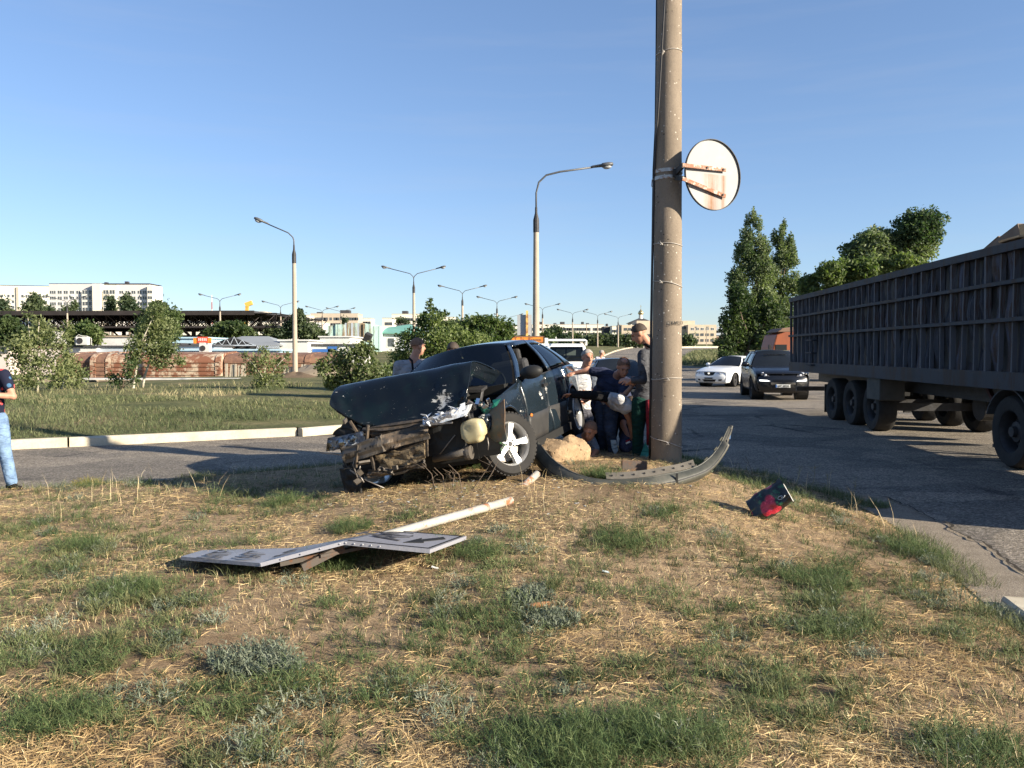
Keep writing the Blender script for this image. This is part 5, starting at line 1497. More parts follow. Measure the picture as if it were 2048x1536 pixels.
for x_ in (.5, 2.0):
    MB().box((x_, 2.75, .78), (.13, .13, .78)).box((x_, 2.75, .36), (.1, .1, .3)).build('landing_leg', mat('leg_maroon', (.07, .02, .025), (.04, .02, .02), 5, .7) if x_ < 1 else bpy.data.materials['leg_maroon'], tr)
    MB().box((x_, 2.75, .2), (.26, .26, .05)).build('landing_foot', M['darksteel'], tr)
    MB().bar((x_, 2.8, .55), (x_, 3.35, 1.1), .06).build('leg_brace', bpy.data.materials['leg_maroon'], tr)
for y in (4.4, 5.3): MB().lathe([(0, -.42), (.27, -.42), (.27, .42), (0, .42)], 16, Matrix.Translation((1.7, y, .66)) @ Matrix.Rotation(math.pi / 2, 4, 'Y')).build('air_tank', M['darksteel'], tr)
MB().box((1.25, TL - .1, .62), (2.3, .1, .12)).build('rear_guard', M['darksteel'], tr)
for x_ in (.3, 2.2): MB().box((x_, 10.75, .5), (.42, .03, .7)).build('mud_flap', M['black'], tr)
# load: boards sticking out of the top near the front
M['ply'] = mat('plywood', (.55, .38, .22), (.4, .26, .15), 3, .8)
M['oldboard'] = mat('weathered_board', (.24, .18, .14), (.15, .11, .085), 3, .85)
def board(pix, dx, m, label):
    q = [at(*p) for p in pix]; n_ = len(q); off = Vector((dx, .12, 0))
    o = MB().add([p for p in q] + [p + off for p in q], [tuple(range(n_)), tuple(range(2 * n_ - 1, n_ - 1, -1))] + [(i, (i + 1) % n_, n_ + (i + 1) % n_, n_ + i) for i in range(n_)]).build('board', m, None)
    return tag(o, label, 'board', 'boards on the trailer load')
board([(1958, 505, 12.85), (1996, 472, 12.5), (2000, 477, 12.5), (2035, 447, 12.0), (2050, 500, 11.9)], 1.5, M['oldboard'], 'dark sloping board pile rising above the trailer edge')
board([(2037, 449, 11.7), (2120, 436, 11.2), (2120, 474, 11.2), (2041, 477, 11.7)], .5, M['ply'], 'sunlit pale plywood sheet at the top of the load by the right edge')
board([(1996, 482, 11.9), (2038, 470, 11.6), (2038, 474, 11.6), (1998, 486, 11.9)], .3, M['ply'], 'thin pale slat lying on the sloping boards')
o = MB().box((0, 0, 0), (1.6, 1.2, .75)).build('crate', M['ply'], None, bevel=.02); o.location = (8.2, 11.2, 3.05); o.rotation_euler = (R(3), R(-3), R(8)); tag(o, 'wooden crate behind the boards on the trailer load', 'crate')
# tractor in front (mostly out of the frame, its rear wheel and mudguard are in view)
tk = empty('lorry_tractor', (6.86, 10.0, 0), (0, 0, -TA), label='lorry tractor coupled to the trailer, its rear wheel and mudguard at the right edge', cat='truck')
CABM = grimy('tractor_paint', (.18, .03, .03), (.08, .03, .03), None, 1, .5, .3)
for y in (1.75, -1.9):
    for x_, sd in ((.24, -1), (2.26, 1)): wheel(tk, x_, y, .52, .52, .38, sd, truck=True, rimr=.56, rimm=M['darksteel'], detail=False)
for x_ in (.26, 2.24):
    mb = MB(); mb.grid(lambda u, v: (x_ - .24 + .48 * v, 1.75 + .66 * math.cos(math.pi * (.12 + .76 * u)), .5 + .64 * math.sin(math.pi * (.12 + .76 * u))), 12, 2)
    mb.build('mudguard', mat('mudguard_grey', (.07, .073, .078), (.04, .04, .043), 5, .7) if x_ < 1 else bpy.data.materials['mudguard_grey'], tk, solid=.02)
MB().box((1.25, -.1, .85), (.9, 5.2, .28)).build('chassis', M['darksteel'], tk)
MB().lathe([(0, -.6), (.3, -.6), (.3, .6), (0, .6)], 16, Matrix.Translation((.35, .1, .62)) @ Matrix.Rotation(math.pi / 2, 4, 'X')).build('fuel_tank', M['steel'], tk)
MB().prism([(-3.35, .5), (-3.42, 1.4), (-3.15, 2.4), (-2.9, 2.95), (-2.5, 3.1), (-.25, 3.15), (-.25, .95), (-1.3, .9), (-1.3, .5)], Matrix(((0, 0, 1, 0), (1, 0, 0, 0), (0, 1, 0, 0), (0, 0, 0, 1))), 2.5).build('cab', CABM, tk, bevel=.05)  # unseen back of the cab lengthened to close a sunlit gap in the shadow
MB().box((-.01, -2.45, 2.1), (.03, 1.0, .7)).build('side_window', M['darkglass'], tk)
MB().box((-.02, -2.4, 1.2), (.02, 1.2, .03)).build('door_seam', M['black'], tk)
MB().box((1.25, -3.3, 2.05), (2.2, .05, .85), (R(-15), 0, 0)).build('windscreen', M['darkglass'], tk)
# ================================================================ the wrecked car
WR_LOC = (-.716, 8.662, .262); YAW, PIT, ROL = R(-18.2), R(2.7), R(-9.9)
WM = Matrix.Translation(WR_LOC) @ Matrix.Rotation(YAW, 4, 'Z') @ Matrix.Rotation(PIT, 4, 'X') @ Matrix.Rotation(ROL, 4, 'Y')
WI = WM.inverted()
wr = empty('wrecked_car', label='crashed dark green hatchback with its front crushed, nose up on the island beside the pole', cat='car')
wr.matrix_world = WM
def LP(px, py, y):
    """car-local point seen at a photograph pixel, on the car's own cross plane y"""
    o = WI @ Vector((0, 0, EYE)); q = WI @ at(px, py, 8); d = q - o
    return o + d * ((y - o.y) / d.y)
n = N('wreck_paint')
geo = n.n('ShaderNodeSeparateXYZ'); n.l(n.co(), geo.inputs[0])
f = n.noise(2, 6, .7); dust = n.ramp(f, [(.5, 0.0), (.85, .16)])
col = n.mix(dust, (.008, .013, .019), (.07, .065, .058))
n.set(col, n.ramp(n.noise(5, 5, .7), [(.35, .1), (.75, .3)]), .0, .5, .8); n.b.inputs['Coat Roughness'].default_value = .05
M['wpaint'] = n.m
def geo_z(n):
    x = n.n('ShaderNodeSeparateXYZ'); n.l(n.co(), x.inputs[0]); return x.outputs[2]
def chips(name, spots, base=(.009, .018, .021), green=True):
    """dark paint with bare-metal scrapes gathered about given places (centre, radius, threshold)"""
    n = N(name)
    tot = None
    nz = n.noise(9, 9, .78, n.mapped((1, 1, 2.2)), .8); nz2 = n.noise(30, 5, .8)
    for (c, r, th) in spots:
        vm = n.n('ShaderNodeVectorMath', operation='DISTANCE'); n.l(n.co(), vm.inputs[0]); vm.inputs[1].default_value = c
        fall = n.ramp(n.math('DIVIDE', vm.outputs['Value'], r), [(0.15, .22), (1, 0.0)])
        t = n.ramp(n.math('ADD', nz, fall), [(th, 0.0), (th + .015, 1.0)])
        tot = t if tot is None else n.math('MAXIMUM', tot, t)
    gn = n.ramp(n.noise(4, 4, .6), [(.5, 0.0), (.62, 1.0)])
    b0 = n.mix(n.math('MULTIPLY', gn, .2 if green else 0), base, (.006, .026, .024))
    b0 = n.mix(n.ramp(f_ := n.noise(2.5, 7, .75), [(.55, 0.0), (.85, .08)]), b0, (.06, .056, .052))
    sc = n.ramp(n.noise(22, 6, .8, n.mapped((.3, 1, 2.5))), [(.74, 0.0), (.76, 1.0)])
    b0 = n.mix(n.math('MULTIPLY', sc, .5), b0, (.35, .36, .36))
    if name == 'wreck_hood':
        lo = n.ramp(geo_z(n), [(.62, 1.0), (.86, 0.0)])
        st = n.ramp(n.noise(6, 9, .8, n.mapped((1.1, 2, 5), (0, .3, 0)), 1.5), [(.60, 0.0), (.625, 1.0)])
        b0 = n.mix(n.math('MULTIPLY', st, n.math('MULTIPLY', lo, .75)), b0, (.42, .44, .44))
    col = n.mix(tot, b0, n.mix(n.ramp(nz2, [(.4, 0.0), (.6, 1.0)]), (.55, .55, .53), (.35, .33, .31)))
    n.set(col, n.ramp(tot, [(0, .24), (1, .5)]), 0, .2, .13)
    n.b.inputs['Coat Roughness'].default_value = .08
    n.bump(n.noise(7, 5, .6), .12, .03)
    return n.m
WRK = dict(hw=.865, W=[(-.9, .74), (-.5, .82), (0, .86), (1, .865), (2.6, .855), (3.2, .80), (3.5, .74)], belt=[(-.9, .66), (-.55, .74), (-.1, .82), (.55, .92), (1.4, .93), (2.6, .96), (3.5, .96)], zs=.22, ra=.37, zc=.33, wb=2.65, r=.322, yF=-.85, yR=3.5,
    A0=.55, A1=1.25, C0=3.2, C1=2.45, roof=1.37, Wr=.57, fprof=[(.15, .14), (.3, .03), (.5, .0), (.62, .04), (.75, .12)], rprof=[(.2, .1), (.5, 0), (.7, .02), (1.0, .1)])
wc = Car(wr, WRK, M['wpaint']); P = WRK
wglass = glass_mat('wreck_glass', (.5, .6, .62), .05, .42)
# floor, wells, interior
MB().box((0, 1.55, .28), (1.4, 3.5, .16)).build('floor_pan', M['black'], wr)
for sd in (-1, 1):
    for yc in (0, P['wb']):
        mb = MB(); ra = P['ra']
        mb.grid(lambda u, v: (sd * (P['hw'] - .44 + .41 * v), yc + ra * math.cos(math.pi * (u * 1.1 - .05)), P['zc'] + ra * math.sin(math.pi * (u * 1.1 - .05))), 20, 2)
        mb.grid(lambda u, v: (sd * (P['hw'] - .44), yc + ra * v * math.cos(math.pi * u), P['zc'] + ra * v * math.sin(math.pi * u)), 20, 2)
        mb.build('wheel_well', M['black'], wr)
for x_ in (-.36, .36):
    s_ = MB().box((x_, 1.45, .52), (.5, .55, .2)).box((x_, 1.78, .85), (.48, .16, .62), (R(14), 0, 0)).build('seat', M['interior'], wr, bevel=.04)
    MB().box((x_, 1.86, 1.2), (.26, .1, .17), (R(10), 0, 0)).build('headrest', M['interior'], s_, bevel=.03)
MB().box((0, 2.5, .65), (1.25, .5, .5)).build('rear_seat', M['interior'], wr, bevel=.04)
MB().box((0, .68, .82), (1.36, .36, .18)).build('dashboard', M['interior'], wr, bevel=.04)
MB().lathe([(.17, -.015), (.185, 0), (.17, .015), (.155, 0), (.17, -.015)], 20, Matrix.Translation((.36, .98, .92)) @ Matrix.Rotation(R(65), 4, 'X')).build('steering_wheel', M['black'], wr, smooth=True)
bl = MB().box((0, 0, 0), (.16, .1, .14), (.2, .3, .2)).build('airbag', mat('blue_cloth', (.03, .14, .5), (.02, .08, .3), 6, .8), wr, bevel=.04); bl.location = (.3, .72, .95)
# wheels
for sd in (-1, 1):
    for yc in (0, P['wb']):
        w_ = wheel(wr, sd * (P['hw'] - .105), yc, P['r'], P['r'], .225, sd, steer=R(-36) if yc == 0 else 0, rimr=.675, camber=(-4 if yc == 0 and sd > 0 else 0))
        if yc == 0 and sd > 0:
            cal = MB().box((-.02, -.13, -.03), (.08, .1, .16), (R(20), 0, 0)).build('brake_caliper', mat('caliper_green', (.06, .42, .08), (.04, .25, .05), 8, .5), w_, bevel=.015)
# greenhouse
wc.roof()
for sd in (-1, 1):
    if sd < 0: wc.ghpiece('side_glass', .06, .50, .02, .92, sd, wglass, push=-.012, solid=.004)
    wc.ghpiece('side_glass', .53, .92, .02, .92, sd, wglass, push=-.012, solid=.004)
    wc.ghpiece('front_pillar', -.004, .055, 0, 1, sd, M['wpaint'])
    wc.ghpiece('door_pillar', .49, .535, 0, 1, sd, M['wpaint'], push=.004)
    wc.ghpiece('rear_pillar', .90, 1.0, 0, 1, sd, M['wpaint'])
    wc.ghpiece('roof_rail', .05, .91, .91, 1, sd, M['wpaint'])
    wc.ghpiece('window_trim', .055, .90, -.015, .02, sd, M['black'], push=.006)
wc.screen('windscreen', 0, wglass, bow=.12); wc.screen('rear_window', 1, wglass)
# sides
wf = chips('wreck_fender', [(tuple(LP(955, 805, -.45)), .22, .62), (tuple(LP(1078, 785, .9)), .05, .68)], (.009, .014, .02), False)
def crumple(p):
    k = float(sstep(-.05, -.6, p.y)); q = Vector(p)
    q.y += k * .07 + .05 * k * float(vnoise(p.z * 9, p.y * 7, 5)); q.z += k * .05 * float(vnoise(p.z * 8, p.y * 8, 8)) - .02 * k
    q.x += k * (-.0 + .05 * float(vnoise(p.z * 7 + 3, p.y * 6, 9)))
    return q
wc.side('front_fender', -.60, .58, 1, wf, fn=crumple, bot=lambda y: max(wc.zbot(y), .60 + .1 * float(vnoise(y * 12, 1, 3)) if y < -.3 else 0))
wc.side('front_fender', -.62, .58, -1, wf, fn=lambda p: crumple(p) if p.y < 0 else p, bot=lambda y: max(wc.zbot(y), .42 if y < -.3 else 0))
for sd in (-1, 1):
    for nm, a, b in (('front_door', .58, 1.62), ('rear_door', 1.62, 2.42), ('rear_fender', 2.42, 3.42)):
        m_ = chips('wreck_door', [(tuple(LP(1080, 790, 1.2)), .10, .66), (tuple(LP(1096, 780, 1.6)), .09, .68), (tuple(LP(1108, 810, 1.62)), .09, .68)], (.010, .016, .022), False) if (sd > 0 and nm == 'front_door') else (bpy.data.materials['wreck_door'] if sd > 0 and nm == 'rear_door' else M['wpaint'])
        def dent(p, sd=sd, nm=nm):
            if sd > 0 and 'door' in nm:
                g = math.exp(-((p.y - 1.62) / .2) ** 2 - ((p.z - .62) / .22) ** 2)
                p.x -= .06 * g + .008 * float(vnoise(p.y * 9, p.z * 9, 4))
            return p
        o = wc.side(nm, a, b, sd, m_, fn=dent)
        if 'door' in nm:
            yh = b - .2; zh = wc.zb(yh) - .13
            MB().bar((sd * (wc.X(yh, zh) + .012), yh - .09, zh), (sd * (wc.X(yh, zh) + .012), yh + .09, zh), .03, .035).build('handle', M['black'], o)
    for a, b in ((.60, 1.61), (1.63, 2.24)):
        wc.side('door_cladding', a, b, sd, mat('cladding', (.022, .022, .024), (.05, .048, .045), 3, .55) if 'cladding' not in bpy.data.materials else bpy.data.materials['cladding'], bot=lambda y: .235, top=lambda y: .53, push=.012, rows=4, fn=lambda p, sd=sd: Vector((p.x - sd * (.055 * math.exp(-((p.y - 1.62) / .2) ** 2) if sd > 0 else 0), p.y, p.z)))
    MB().box((sd * .80, 1.5, .2), (.1, 1.85, .09)).build('sill', M['black'], wr)
    MB().ball((sd * (wc.X(.66, .55) + .015), .66, .53), (.014, .035, .02), 8).build('side_marker', mat('amber', (.5, .15, .02), rough=.3) if sd < 0 else bpy.data.materials['amber'], wr)
    yd = wc.W(.8)
    o = MB().ball((sd * (wc.X(.75, .92) + .12), .7, .99), (.135, .075, .075), 14).build('mirror', M['black'], wr, smooth=True)
    MB().bar((sd * (wc.X(.75, .92) - .05), .75, .93), (sd * (wc.X(.75, .92) + .05), .73, .96), .06, .04).build('mirror_arm', M['black'], o)
# arch lip on the visible side
for yc in (0, P['wb']):
    pts = [(wc.X(yc + .37 * math.cos(t), .33 + .37 * math.sin(t)) + .004, yc + .372 * math.cos(t), .33 + .372 * math.sin(t)) for t in np.linspace(.05, math.pi * (.72 if yc == 0 else .98), 20)]
    MB().tube(pts, .014, 6).build('arch_lip', M['wpaint'], wr, smooth=True)
wc.fascia('rear_bumper', False, .24, .97, M['wpaint'])
mb = MB(); mb.grid(lambda a, b: (lambda y: Vector(((-1 + 2 * a) * (wc.X(y, wc.zb(y)) - .01), y, wc.zb(y) + .03 * (1 - (2 * a - 1) ** 4))))(3.18 + .2 * b), 10, 4); mb.build('tail_lid', M['wpaint'], wr, smooth=True, solid=.02, fix=False)
# cowl and engine bay
MB().box((0, .52, .87), (1.4, .16, .1)).build('cowl', M['black'], wr)
MB().box((0, .02, .50), (1.2, .78, .48)).build('engine_bay_dark', M['black'], wr)  # plain black block standing in for the darkness inside the bay
eb = MB()
rr = random.Random(8)
for q in range(26):
    x_ = rr.uniform(-.55, .6); y_ = rr.uniform(-.5, .2); z_ = rr.uniform(.5, .8)
    if q % 2: eb.box((x_, y_, z_), (rr.uniform(.05, .2), rr.uniform(.05, .2), rr.uniform(.04, .14)), (rr.uniform(-.5, .5), rr.uniform(-.5, .5), rr.uniform(-1, 1)))
    else: eb.tube([(x_, y_, z_), (x_ + rr.uniform(-.15, .15), y_ + .05, z_ + .1), (x_ + rr.uniform(-.3, .3), y_ + .15, z_ + rr.uniform(-.1, .1))], rr.uniform(.012, .03), 6)
eb.build('engine_parts', M['darksteel'], wr)
# buckled hood
rows = [
    (-.47, [(670, 820), (694, 838), (735, 858), (790, 869), (850, 857), (905, 838), (930, 815)]),
    (-.53, [(659, 812), (685, 829), (727, 848), (785, 861), (845, 848), (900, 829), (930, 803)]),
    (-.48, [(659, 803), (688, 812), (735, 822), (795, 822), (850, 812), (900, 796), (934, 783)]),
    (-.41, [(662, 791), (690, 793), (742, 791), (800, 784), (852, 775), (902, 760), (938, 757)]),
    (-.29, [(671, 778), (698, 774), (755, 764), (802, 756), (850, 749), (906, 735), (942, 731)]),
    (-.17, [(684, 770.5), (708, 765.5), (760, 756), (805, 748), (852, 740.5), (915, 727), (947, 722)]),
    (.08, [(697, 773), (722, 768), (772, 760), (815, 752), (860, 745), (930, 732), (972, 729)]),
    (.40, [(735, 790), (752, 786), (790, 778), (828, 770), (870, 761), (945, 749), (1003, 745)])]
G = [[LP(px, py, y) for px, py in r] for y, r in rows]
def cr(p0, p1, p2, p3, t):
    return .5 * ((2 * p1) + (-p0 + p2) * t + (2 * p0 - 5 * p1 + 4 * p2 - p3) * t * t + (-p0 + 3 * p1 - 3 * p2 + p3) * t ** 3)
def crl(P_, t):
    t *= len(P_) - 1; i = min(int(t), len(P_) - 2); f = t - i
    g = lambda k: P_[max(0, min(len(P_) - 1, k))]
    return cr(g(i - 1), g(i), g(i + 1), g(i + 2), f)
def hood_pt(a, b):
    p = crl([crl(r, a) for r in G], b)
    k = float(sstep(.5, .95, a)) * .6 + .4
    nz_ = float(fbm(a * 9, b * 7, 41, 2))
    crease = .012 * (abs(((a * 7 + b * 2.3) % 1) - .5) - .25) * (1 if b < .55 else .4)
    fold = abs(float(vnoise(a * 6 + b * 2, b * 5 - a * 3, 43))) * .04 * k * float(sstep(.62, .2, b)) + .02 * float(sstep(.35, .0, b)) * float(vnoise(a * 17, b * 9, 44))
    q = p + Vector((.0, -.022 * nz_ * k * (1.2 if b < .5 else .3) + fold, .008 * nz_ * k)) + Vector((0, crease * 1.3, 0))
    return q
mb = MB(); mb.grid(hood_pt, 64, 48)
hoodm = chips('wreck_hood', [(tuple(LP(884, 800, -.5)), .15, .635), (tuple(LP(888, 781, -.45)), .05, .66), (tuple(LP(895, 818, -.6)), .14, .71), (tuple(LP(770, 826, -.6)), .16, .76), (tuple(LP(820, 845, -.63)), .2, .745), (tuple(LP(925, 740, -.2)), .10, .72), (tuple(LP(700, 815, -.55)), .14, .77), (tuple(LP(860, 835, -.6)), .12, .70)], (.006, .009, .013))
mb.build('hood', hoodm, wr, solid=.012, angle=16)
# folded right flap of the hood: dark underside triangle
mb = MB(); A_, B_, C_, D_ = LP(946, 722.5, -.17), LP(1004, 745, .38), LP(984, 768, .3), LP(938, 752, -.26)
mb.grid(lambda u, v: A_.lerp(B_, u).lerp(D_.lerp(C_, u), v) + Vector((0, 0, .015 * float(vnoise(u * 5, v * 4, 3)))), 12, 4)
mb.build('hood_fold', hoodm, wr, solid=.012)
for a_, b_ in (((925, 792), (960, 776)),):
    MB().bar(LP(*a_, -.1), LP(*b_, .2), .03, .05).build('engine_bay_rail', M['black'], wr)
o = MB().lathe([(0, 0), (.028, 0), (.028, .05), (0, .05)], 10, Matrix.Translation(LP(931, 777, -.2))).build('fluid_cap', mat('cap_yellow', (.6, .33, .05), rough=.5), wr)
MB().box(LP(950, 778, .1), (.2, .25, .03), (.1, .15, .1)).build('battery_tray', M['darksteel'], wr)
# nose structure
bent = grimy('bent_metal', (.06, .052, .045), (.03, .025, .021), (.12, .09, .065), 5, .6, .5, .3)
bent2 = grimy('crash_beam_metal', (.115, .10, .085), (.06, .05, .042), None, 4, .55, .4, .4)
def strip(name, pix, y, h, m, thick=.03, wob=.012, seed=1, parent=None):
    """bent strip through photograph pixels at car plane(s) y, height h"""
    pts = [LP(px, py, (y if not isinstance(y, (list, tuple)) else y[i])) for i, (px, py) in enumerate(pix)]
    mb = MB()
    def f(u, v):
        p = crl(pts, u) if len(pts) > 2 else pts[0].lerp(pts[1], u)
        w = float(vnoise(u * 7, v * 3, seed)) * wob
        prof = .02 * (1 if .2 < v < .8 else 0)
        return p + Vector((0, w - prof, h * (v - .5)))
    mb.grid(f, 18, 5)
    return mb.build(name, m, parent or wr, solid=thick)
cb = strip('crash_beam', [(686, 912), (720, 902), (764, 888)], -.80, .155, bent2, .05)
for px, py in ((694, 909), (731, 897), (741, 893)):
    MB().lathe([(0, 0), (.011, 0), (.011, .006), (0, .006)], 10, Matrix.Translation(LP(px, py, -.838)) @ FRONT).build('bolt_hole', M['black'], cb)
strip('crash_beam', [(764, 886), (810, 874), (858, 862)], (-.78, -.70, -.62), .15, bent, .04, .02, 2)
strip('upper_crossmember', [(726, 862), (780, 858), (850, 848), (912, 836)], (-.60, -.58, -.55, -.50), .07, bent, .03, .025, 3)
def quad_panel(name, c4, y, m, nu=16, nv=10, wob=.02, seed=1, thick=.02):
    q = [LP(px, py, (y if not isinstance(y, (list, tuple)) else y[i])) for i, (px, py) in enumerate(c4)]
    mb = MB()
    mb.grid(lambda u, v: q[0].lerp(q[1], u).lerp(q[3].lerp(q[2], u), v) + Vector((0, wob * float(fbm(u * 5, v * 4, seed, 2)), wob * .6 * float(vnoise(u * 6, v * 6, seed + 9)))), nu, nv)
    return mb.build(name, m, wr, solid=thick)
n = N('radiator')
wv = n.n('ShaderNodeTexWave'); wv.bands_direction = 'Z'; wv.inputs['Scale'].default_value = 28; wv.inputs['Distortion'].default_value = 2; n.l(n.co(), wv.inputs['Vector'])
f = n.noise(6, 8, .75)
col = n.ramp(f, [(.3, (.022, .018, .014)), (.55, (.075, .055, .04)), (.7, (.20, .15, .10))])
n.set(col, .7, .2, .3); n.bump(n.math('ADD', wv.outputs['Fac'], f), .5, .01)
M['radiator'] = n.m
quad_panel('radiator', [(742, 868), (846, 850), (852, 902), (750, 922)], -.60, M['radiator'], seed=3)
quad_panel('condenser', [(752, 908), (848, 890), (850, 918), (762, 942)], -.68, grimy('condenser_metal', (.06, .046, .034), (.025, .02, .016), (.20, .15, .09), 7, .6, .7, .3), seed=5, wob=.03)
quad_panel('fan_shroud', [(838, 848), (925, 834), (930, 905), (846, 915)], -.52, M['black'], seed=7, wob=.015)
strip('lower_valance', [(735, 948), (775, 944), (815, 934), (850, 926)], -.66, .07, bent, .02, .03, 6)
strip('torn_plastic', [(758, 938), (772, 941), (786, 945)], -.74, .05, bent2, .01, .03, 8)
for a_, b_, y_, w_ in (((736, 850), (733, 885), -.64, .03), ((742, 905), (749, 940), -.7, .035), ((715, 890), (712, 935), -.82, .022), ((852, 842), (855, 912), -.6, .028), ((700, 842), (728, 885), -.55, .03), ((893, 850), (899, 905), -.5, .03)):
    MB().bar(LP(*a_, y_), LP(*b_, y_ + .02), w_, .02).build('support_strut', bent, wr)
quad_panel('side_panel', [(678, 935), (726, 940), (722, 985), (690, 985)], -.58, M['black'], seed=11, wob=.02)
quad_panel('inner_fender', [(665, 868), (696, 838), (735, 868), (722, 888)], -.5, M['black'], seed=12, wob=.02)
# left headlamp: clear broken lens with chrome bowls
hl = MB(); q = [LP(655, 876, -.74), LP(722, 862, -.66), LP(724, 884, -.66), LP(703, 893, -.72), LP(652, 903, -.74)]
c_ = sum(q, Vector()) / 5
hl.add([p for p in q] + [c_ + Vector((0, -.05, 0))] + [p + Vector((.02, .16, 0)) for p in q], [(i, (i + 1) % 5, 5) for i in range(5)] + [(i, (i + 1) % 5, 6 + (i + 1) % 5, 6 + i) for i in range(5)])
h_ = hl.build('headlight', glass_mat('broken_lens', (1, 1, 1), .06, .9), wr)
for px, py, r_ in ((668, 890, .055), (686, 885, .06), (706, 878, .05)):
    MB().lathe([(r_, -.03), (r_ * .8, .03), (r_ * .2, .07), (0, .07)], 14, Matrix.Translation(LP(px, py, -.66)) @ FRONT @ Matrix.Rotation(math.pi, 4, 'X')).build('reflector', M['chrome'], h_, smooth=True)
MB().add([p + Vector((.01, .12, -.01)) for p in q], [(0, 1, 2, 3, 4)]).build('lamp_housing', M['headlamp'], h_)
MB().bar(LP(640, 905, -.7), LP(705, 912, -.72), .012).build('lamp_rim', M['steel'], h_)
# right headlamp: crushed shards
hr = MB(); rr = random.Random(12)
q = [LP(846, 841, -.70), LP(880, 829, -.70), (LP(912, 816, -.68)), LP(936, 810, -.62), LP(928, 832, -.64), LP(870, 850, -.68)]
for i in range(26):
    f_ = rr.random(); c_ = LP(850 + 84 * f_, 840 - 18 * f_ + rr.uniform(-10, 8), -.74 + rr.uniform(-.02, .04))
    a_ = [Vector((rr.uniform(-.07, .07), rr.uniform(-.03, .03), rr.uniform(-.04, .04))) for _ in range(3)]
    hr.add([c_ + v_ for v_ in a_] + [c_ + v_ * .9 + Vector((0, .012, .004)) for v_ in a_], [(0, 1, 2), (3, 5, 4), (0, 1, 4, 3), (1, 2, 5, 4), (2, 0, 3, 5)])
h2 = MB().add(list(q) + [p + Vector((0, .12, 0)) for p in q], [(5, 4, 3, 2, 1, 0)[::-1], tuple(range(6, 12))] + [(i, (i + 1) % 6, 6 + (i + 1) % 6, 6 + i) for i in range(6)]).build('headlight', M['headlamp'], wr)
h2['label'] = 'crushed right headlight with splintered lens'
hr.build('lens_shard', M['headlamp'], h2)
MB().bar(LP(841, 851, -.74), LP(905, 845, -.70), .02, .015).build('lamp_rim', M['steel'], h2)
MB().prism([(0, 0), (.06, .01), (.07, .07), (.02, .06)], Matrix.Translation(LP(918, 822, -.74)) @ FRONT @ Matrix.Rotation(R(30), 4, 'Y'), .012).build('bent_reflector', M['headlamp'], h2)
# fluid tank, hanging liner, pipes, wires
tank = MB(); c_ = LP(948, 862, -.55)
def tk_(a, b):
    th = math.pi * b; ph = 2 * math.pi * a
    sx = lambda v: math.copysign(abs(v) ** .55, v)
    p = .86 * Vector((.135 * sx(math.sin(th)) * sx(math.cos(ph)), .11 * sx(math.sin(th)) * sx(math.sin(ph)), .135 * sx(math.cos(th))))
    p *= 1 + .07 * float(vnoise(p.x * 14, p.z * 14, 6)) - (.16 * math.exp(-((p.x + .05) ** 2 + (p.z - .05) ** 2) / .0012) if p.y < 0 else 0)
    if p.z < -.05: p.x *= .8
    return c_ + p
tank.grid(tk_, 32, 18)
n = N('tank_plastic'); n.set(n.ramp(n.noise(8, 5, .6), [(.3, (.33, .28, .155)), (.7, (.48, .42, .26))]), .5, 0, .4)
n.b.inputs['Subsurface Weight'].default_value = .15; n.b.inputs['Subsurface Radius'].default_value = (.02, .015, .008)
tank.build('washer_tank', n.m, wr, smooth=True)
MB().tube([c_ + Vector((-.02, 0, .11)), c_ + Vector((-.04, .02, .18)), c_ + Vector((-.02, .08, .24))], .02, 8).build('tank_hose', M['black'], wr, smooth=True)
liner_px = [[(962, 836), (975, 822), (992, 812), (1008, 798)], [(966, 850), (980, 838), (996, 830), (1010, 818)], [(973, 866), (986, 858), (1000, 852), (1010, 846)], [(980, 876), (990, 874), (1002, 872), (1012, 870)], [(992, 884), (999, 884), (1007, 884), (1014, 883)]]
LG = [[LP(px, py, -.36 - .03 * i - .035 * j + (.0 if j < 3 else .06)) for i, (px, py) in enumerate(r)] for j, r in enumerate(liner_px)]
mb = MB(); mb.grid(lambda a, b: crl([crl(r, a) for r in LG], b) + Vector((.01 * float(vnoise(a * 5, b * 5, 2)), 0, 0)), 14, 18)
mb.build('fender_liner', grimy('liner_plastic', (.085, .095, .085), (.14, .12, .1), (.16, .1, .06), 3, .6, .5), wr, smooth=True, solid=.006)
green = mat('torn_green_paint', (.012, .16, .125), (.006, .06, .05), 7, .2, 0, .5, coat=.6)
for pix, y_ in (([(948, 800), (968, 806), (982, 818), (972, 832), (963, 822)], -.42), ([(985, 800), (1002, 797), (992, 815), (980, 822)], -.36)):
    mb = MB(); q = [LP(px, py, y_) for px, py in pix]; c2 = sum(q, Vector()) / len(q) + Vector((0, -.03, .01))
    mb.add(q + [c2], [(i, (i + 1) % len(q), len(q)) for i in range(len(q))]).build('torn_fender_metal', green, wr, solid=.008)
for i in range(7):
    p = LP(935 + i * 7, 803 + (i % 3) * 5, -.47); MB().box(p, (.06, .02, .035 + .01 * (i % 2)), (i * .4, i * .7, .3 * i)).build('torn_metal', M['chrome' if i % 3 == 0 else 'steel'], wr)
MB().tube([LP(868, 918, -.45), LP(905, 910, -.5), LP(934, 903, -.52)], [.035, .045, .05], 10).build('exhaust_pipe', bent2, wr, smooth=True)
MB().lathe([(.07, -.03), (.075, 0), (.07, .03), (0, .03)], 14, Matrix.Translation(LP(937, 905, -.5)) @ Matrix.Rotation(math.pi / 2, 4, 'Y')).build('pipe_flange', bent2, wr)
MB().lathe([(.055, -.08), (.06, .0), (.05, .08), (0, .08)], 12, Matrix.Translation(LP(922, 888, -.42))).build('filter_can', M['steel'], wr)
wi = M['steel']
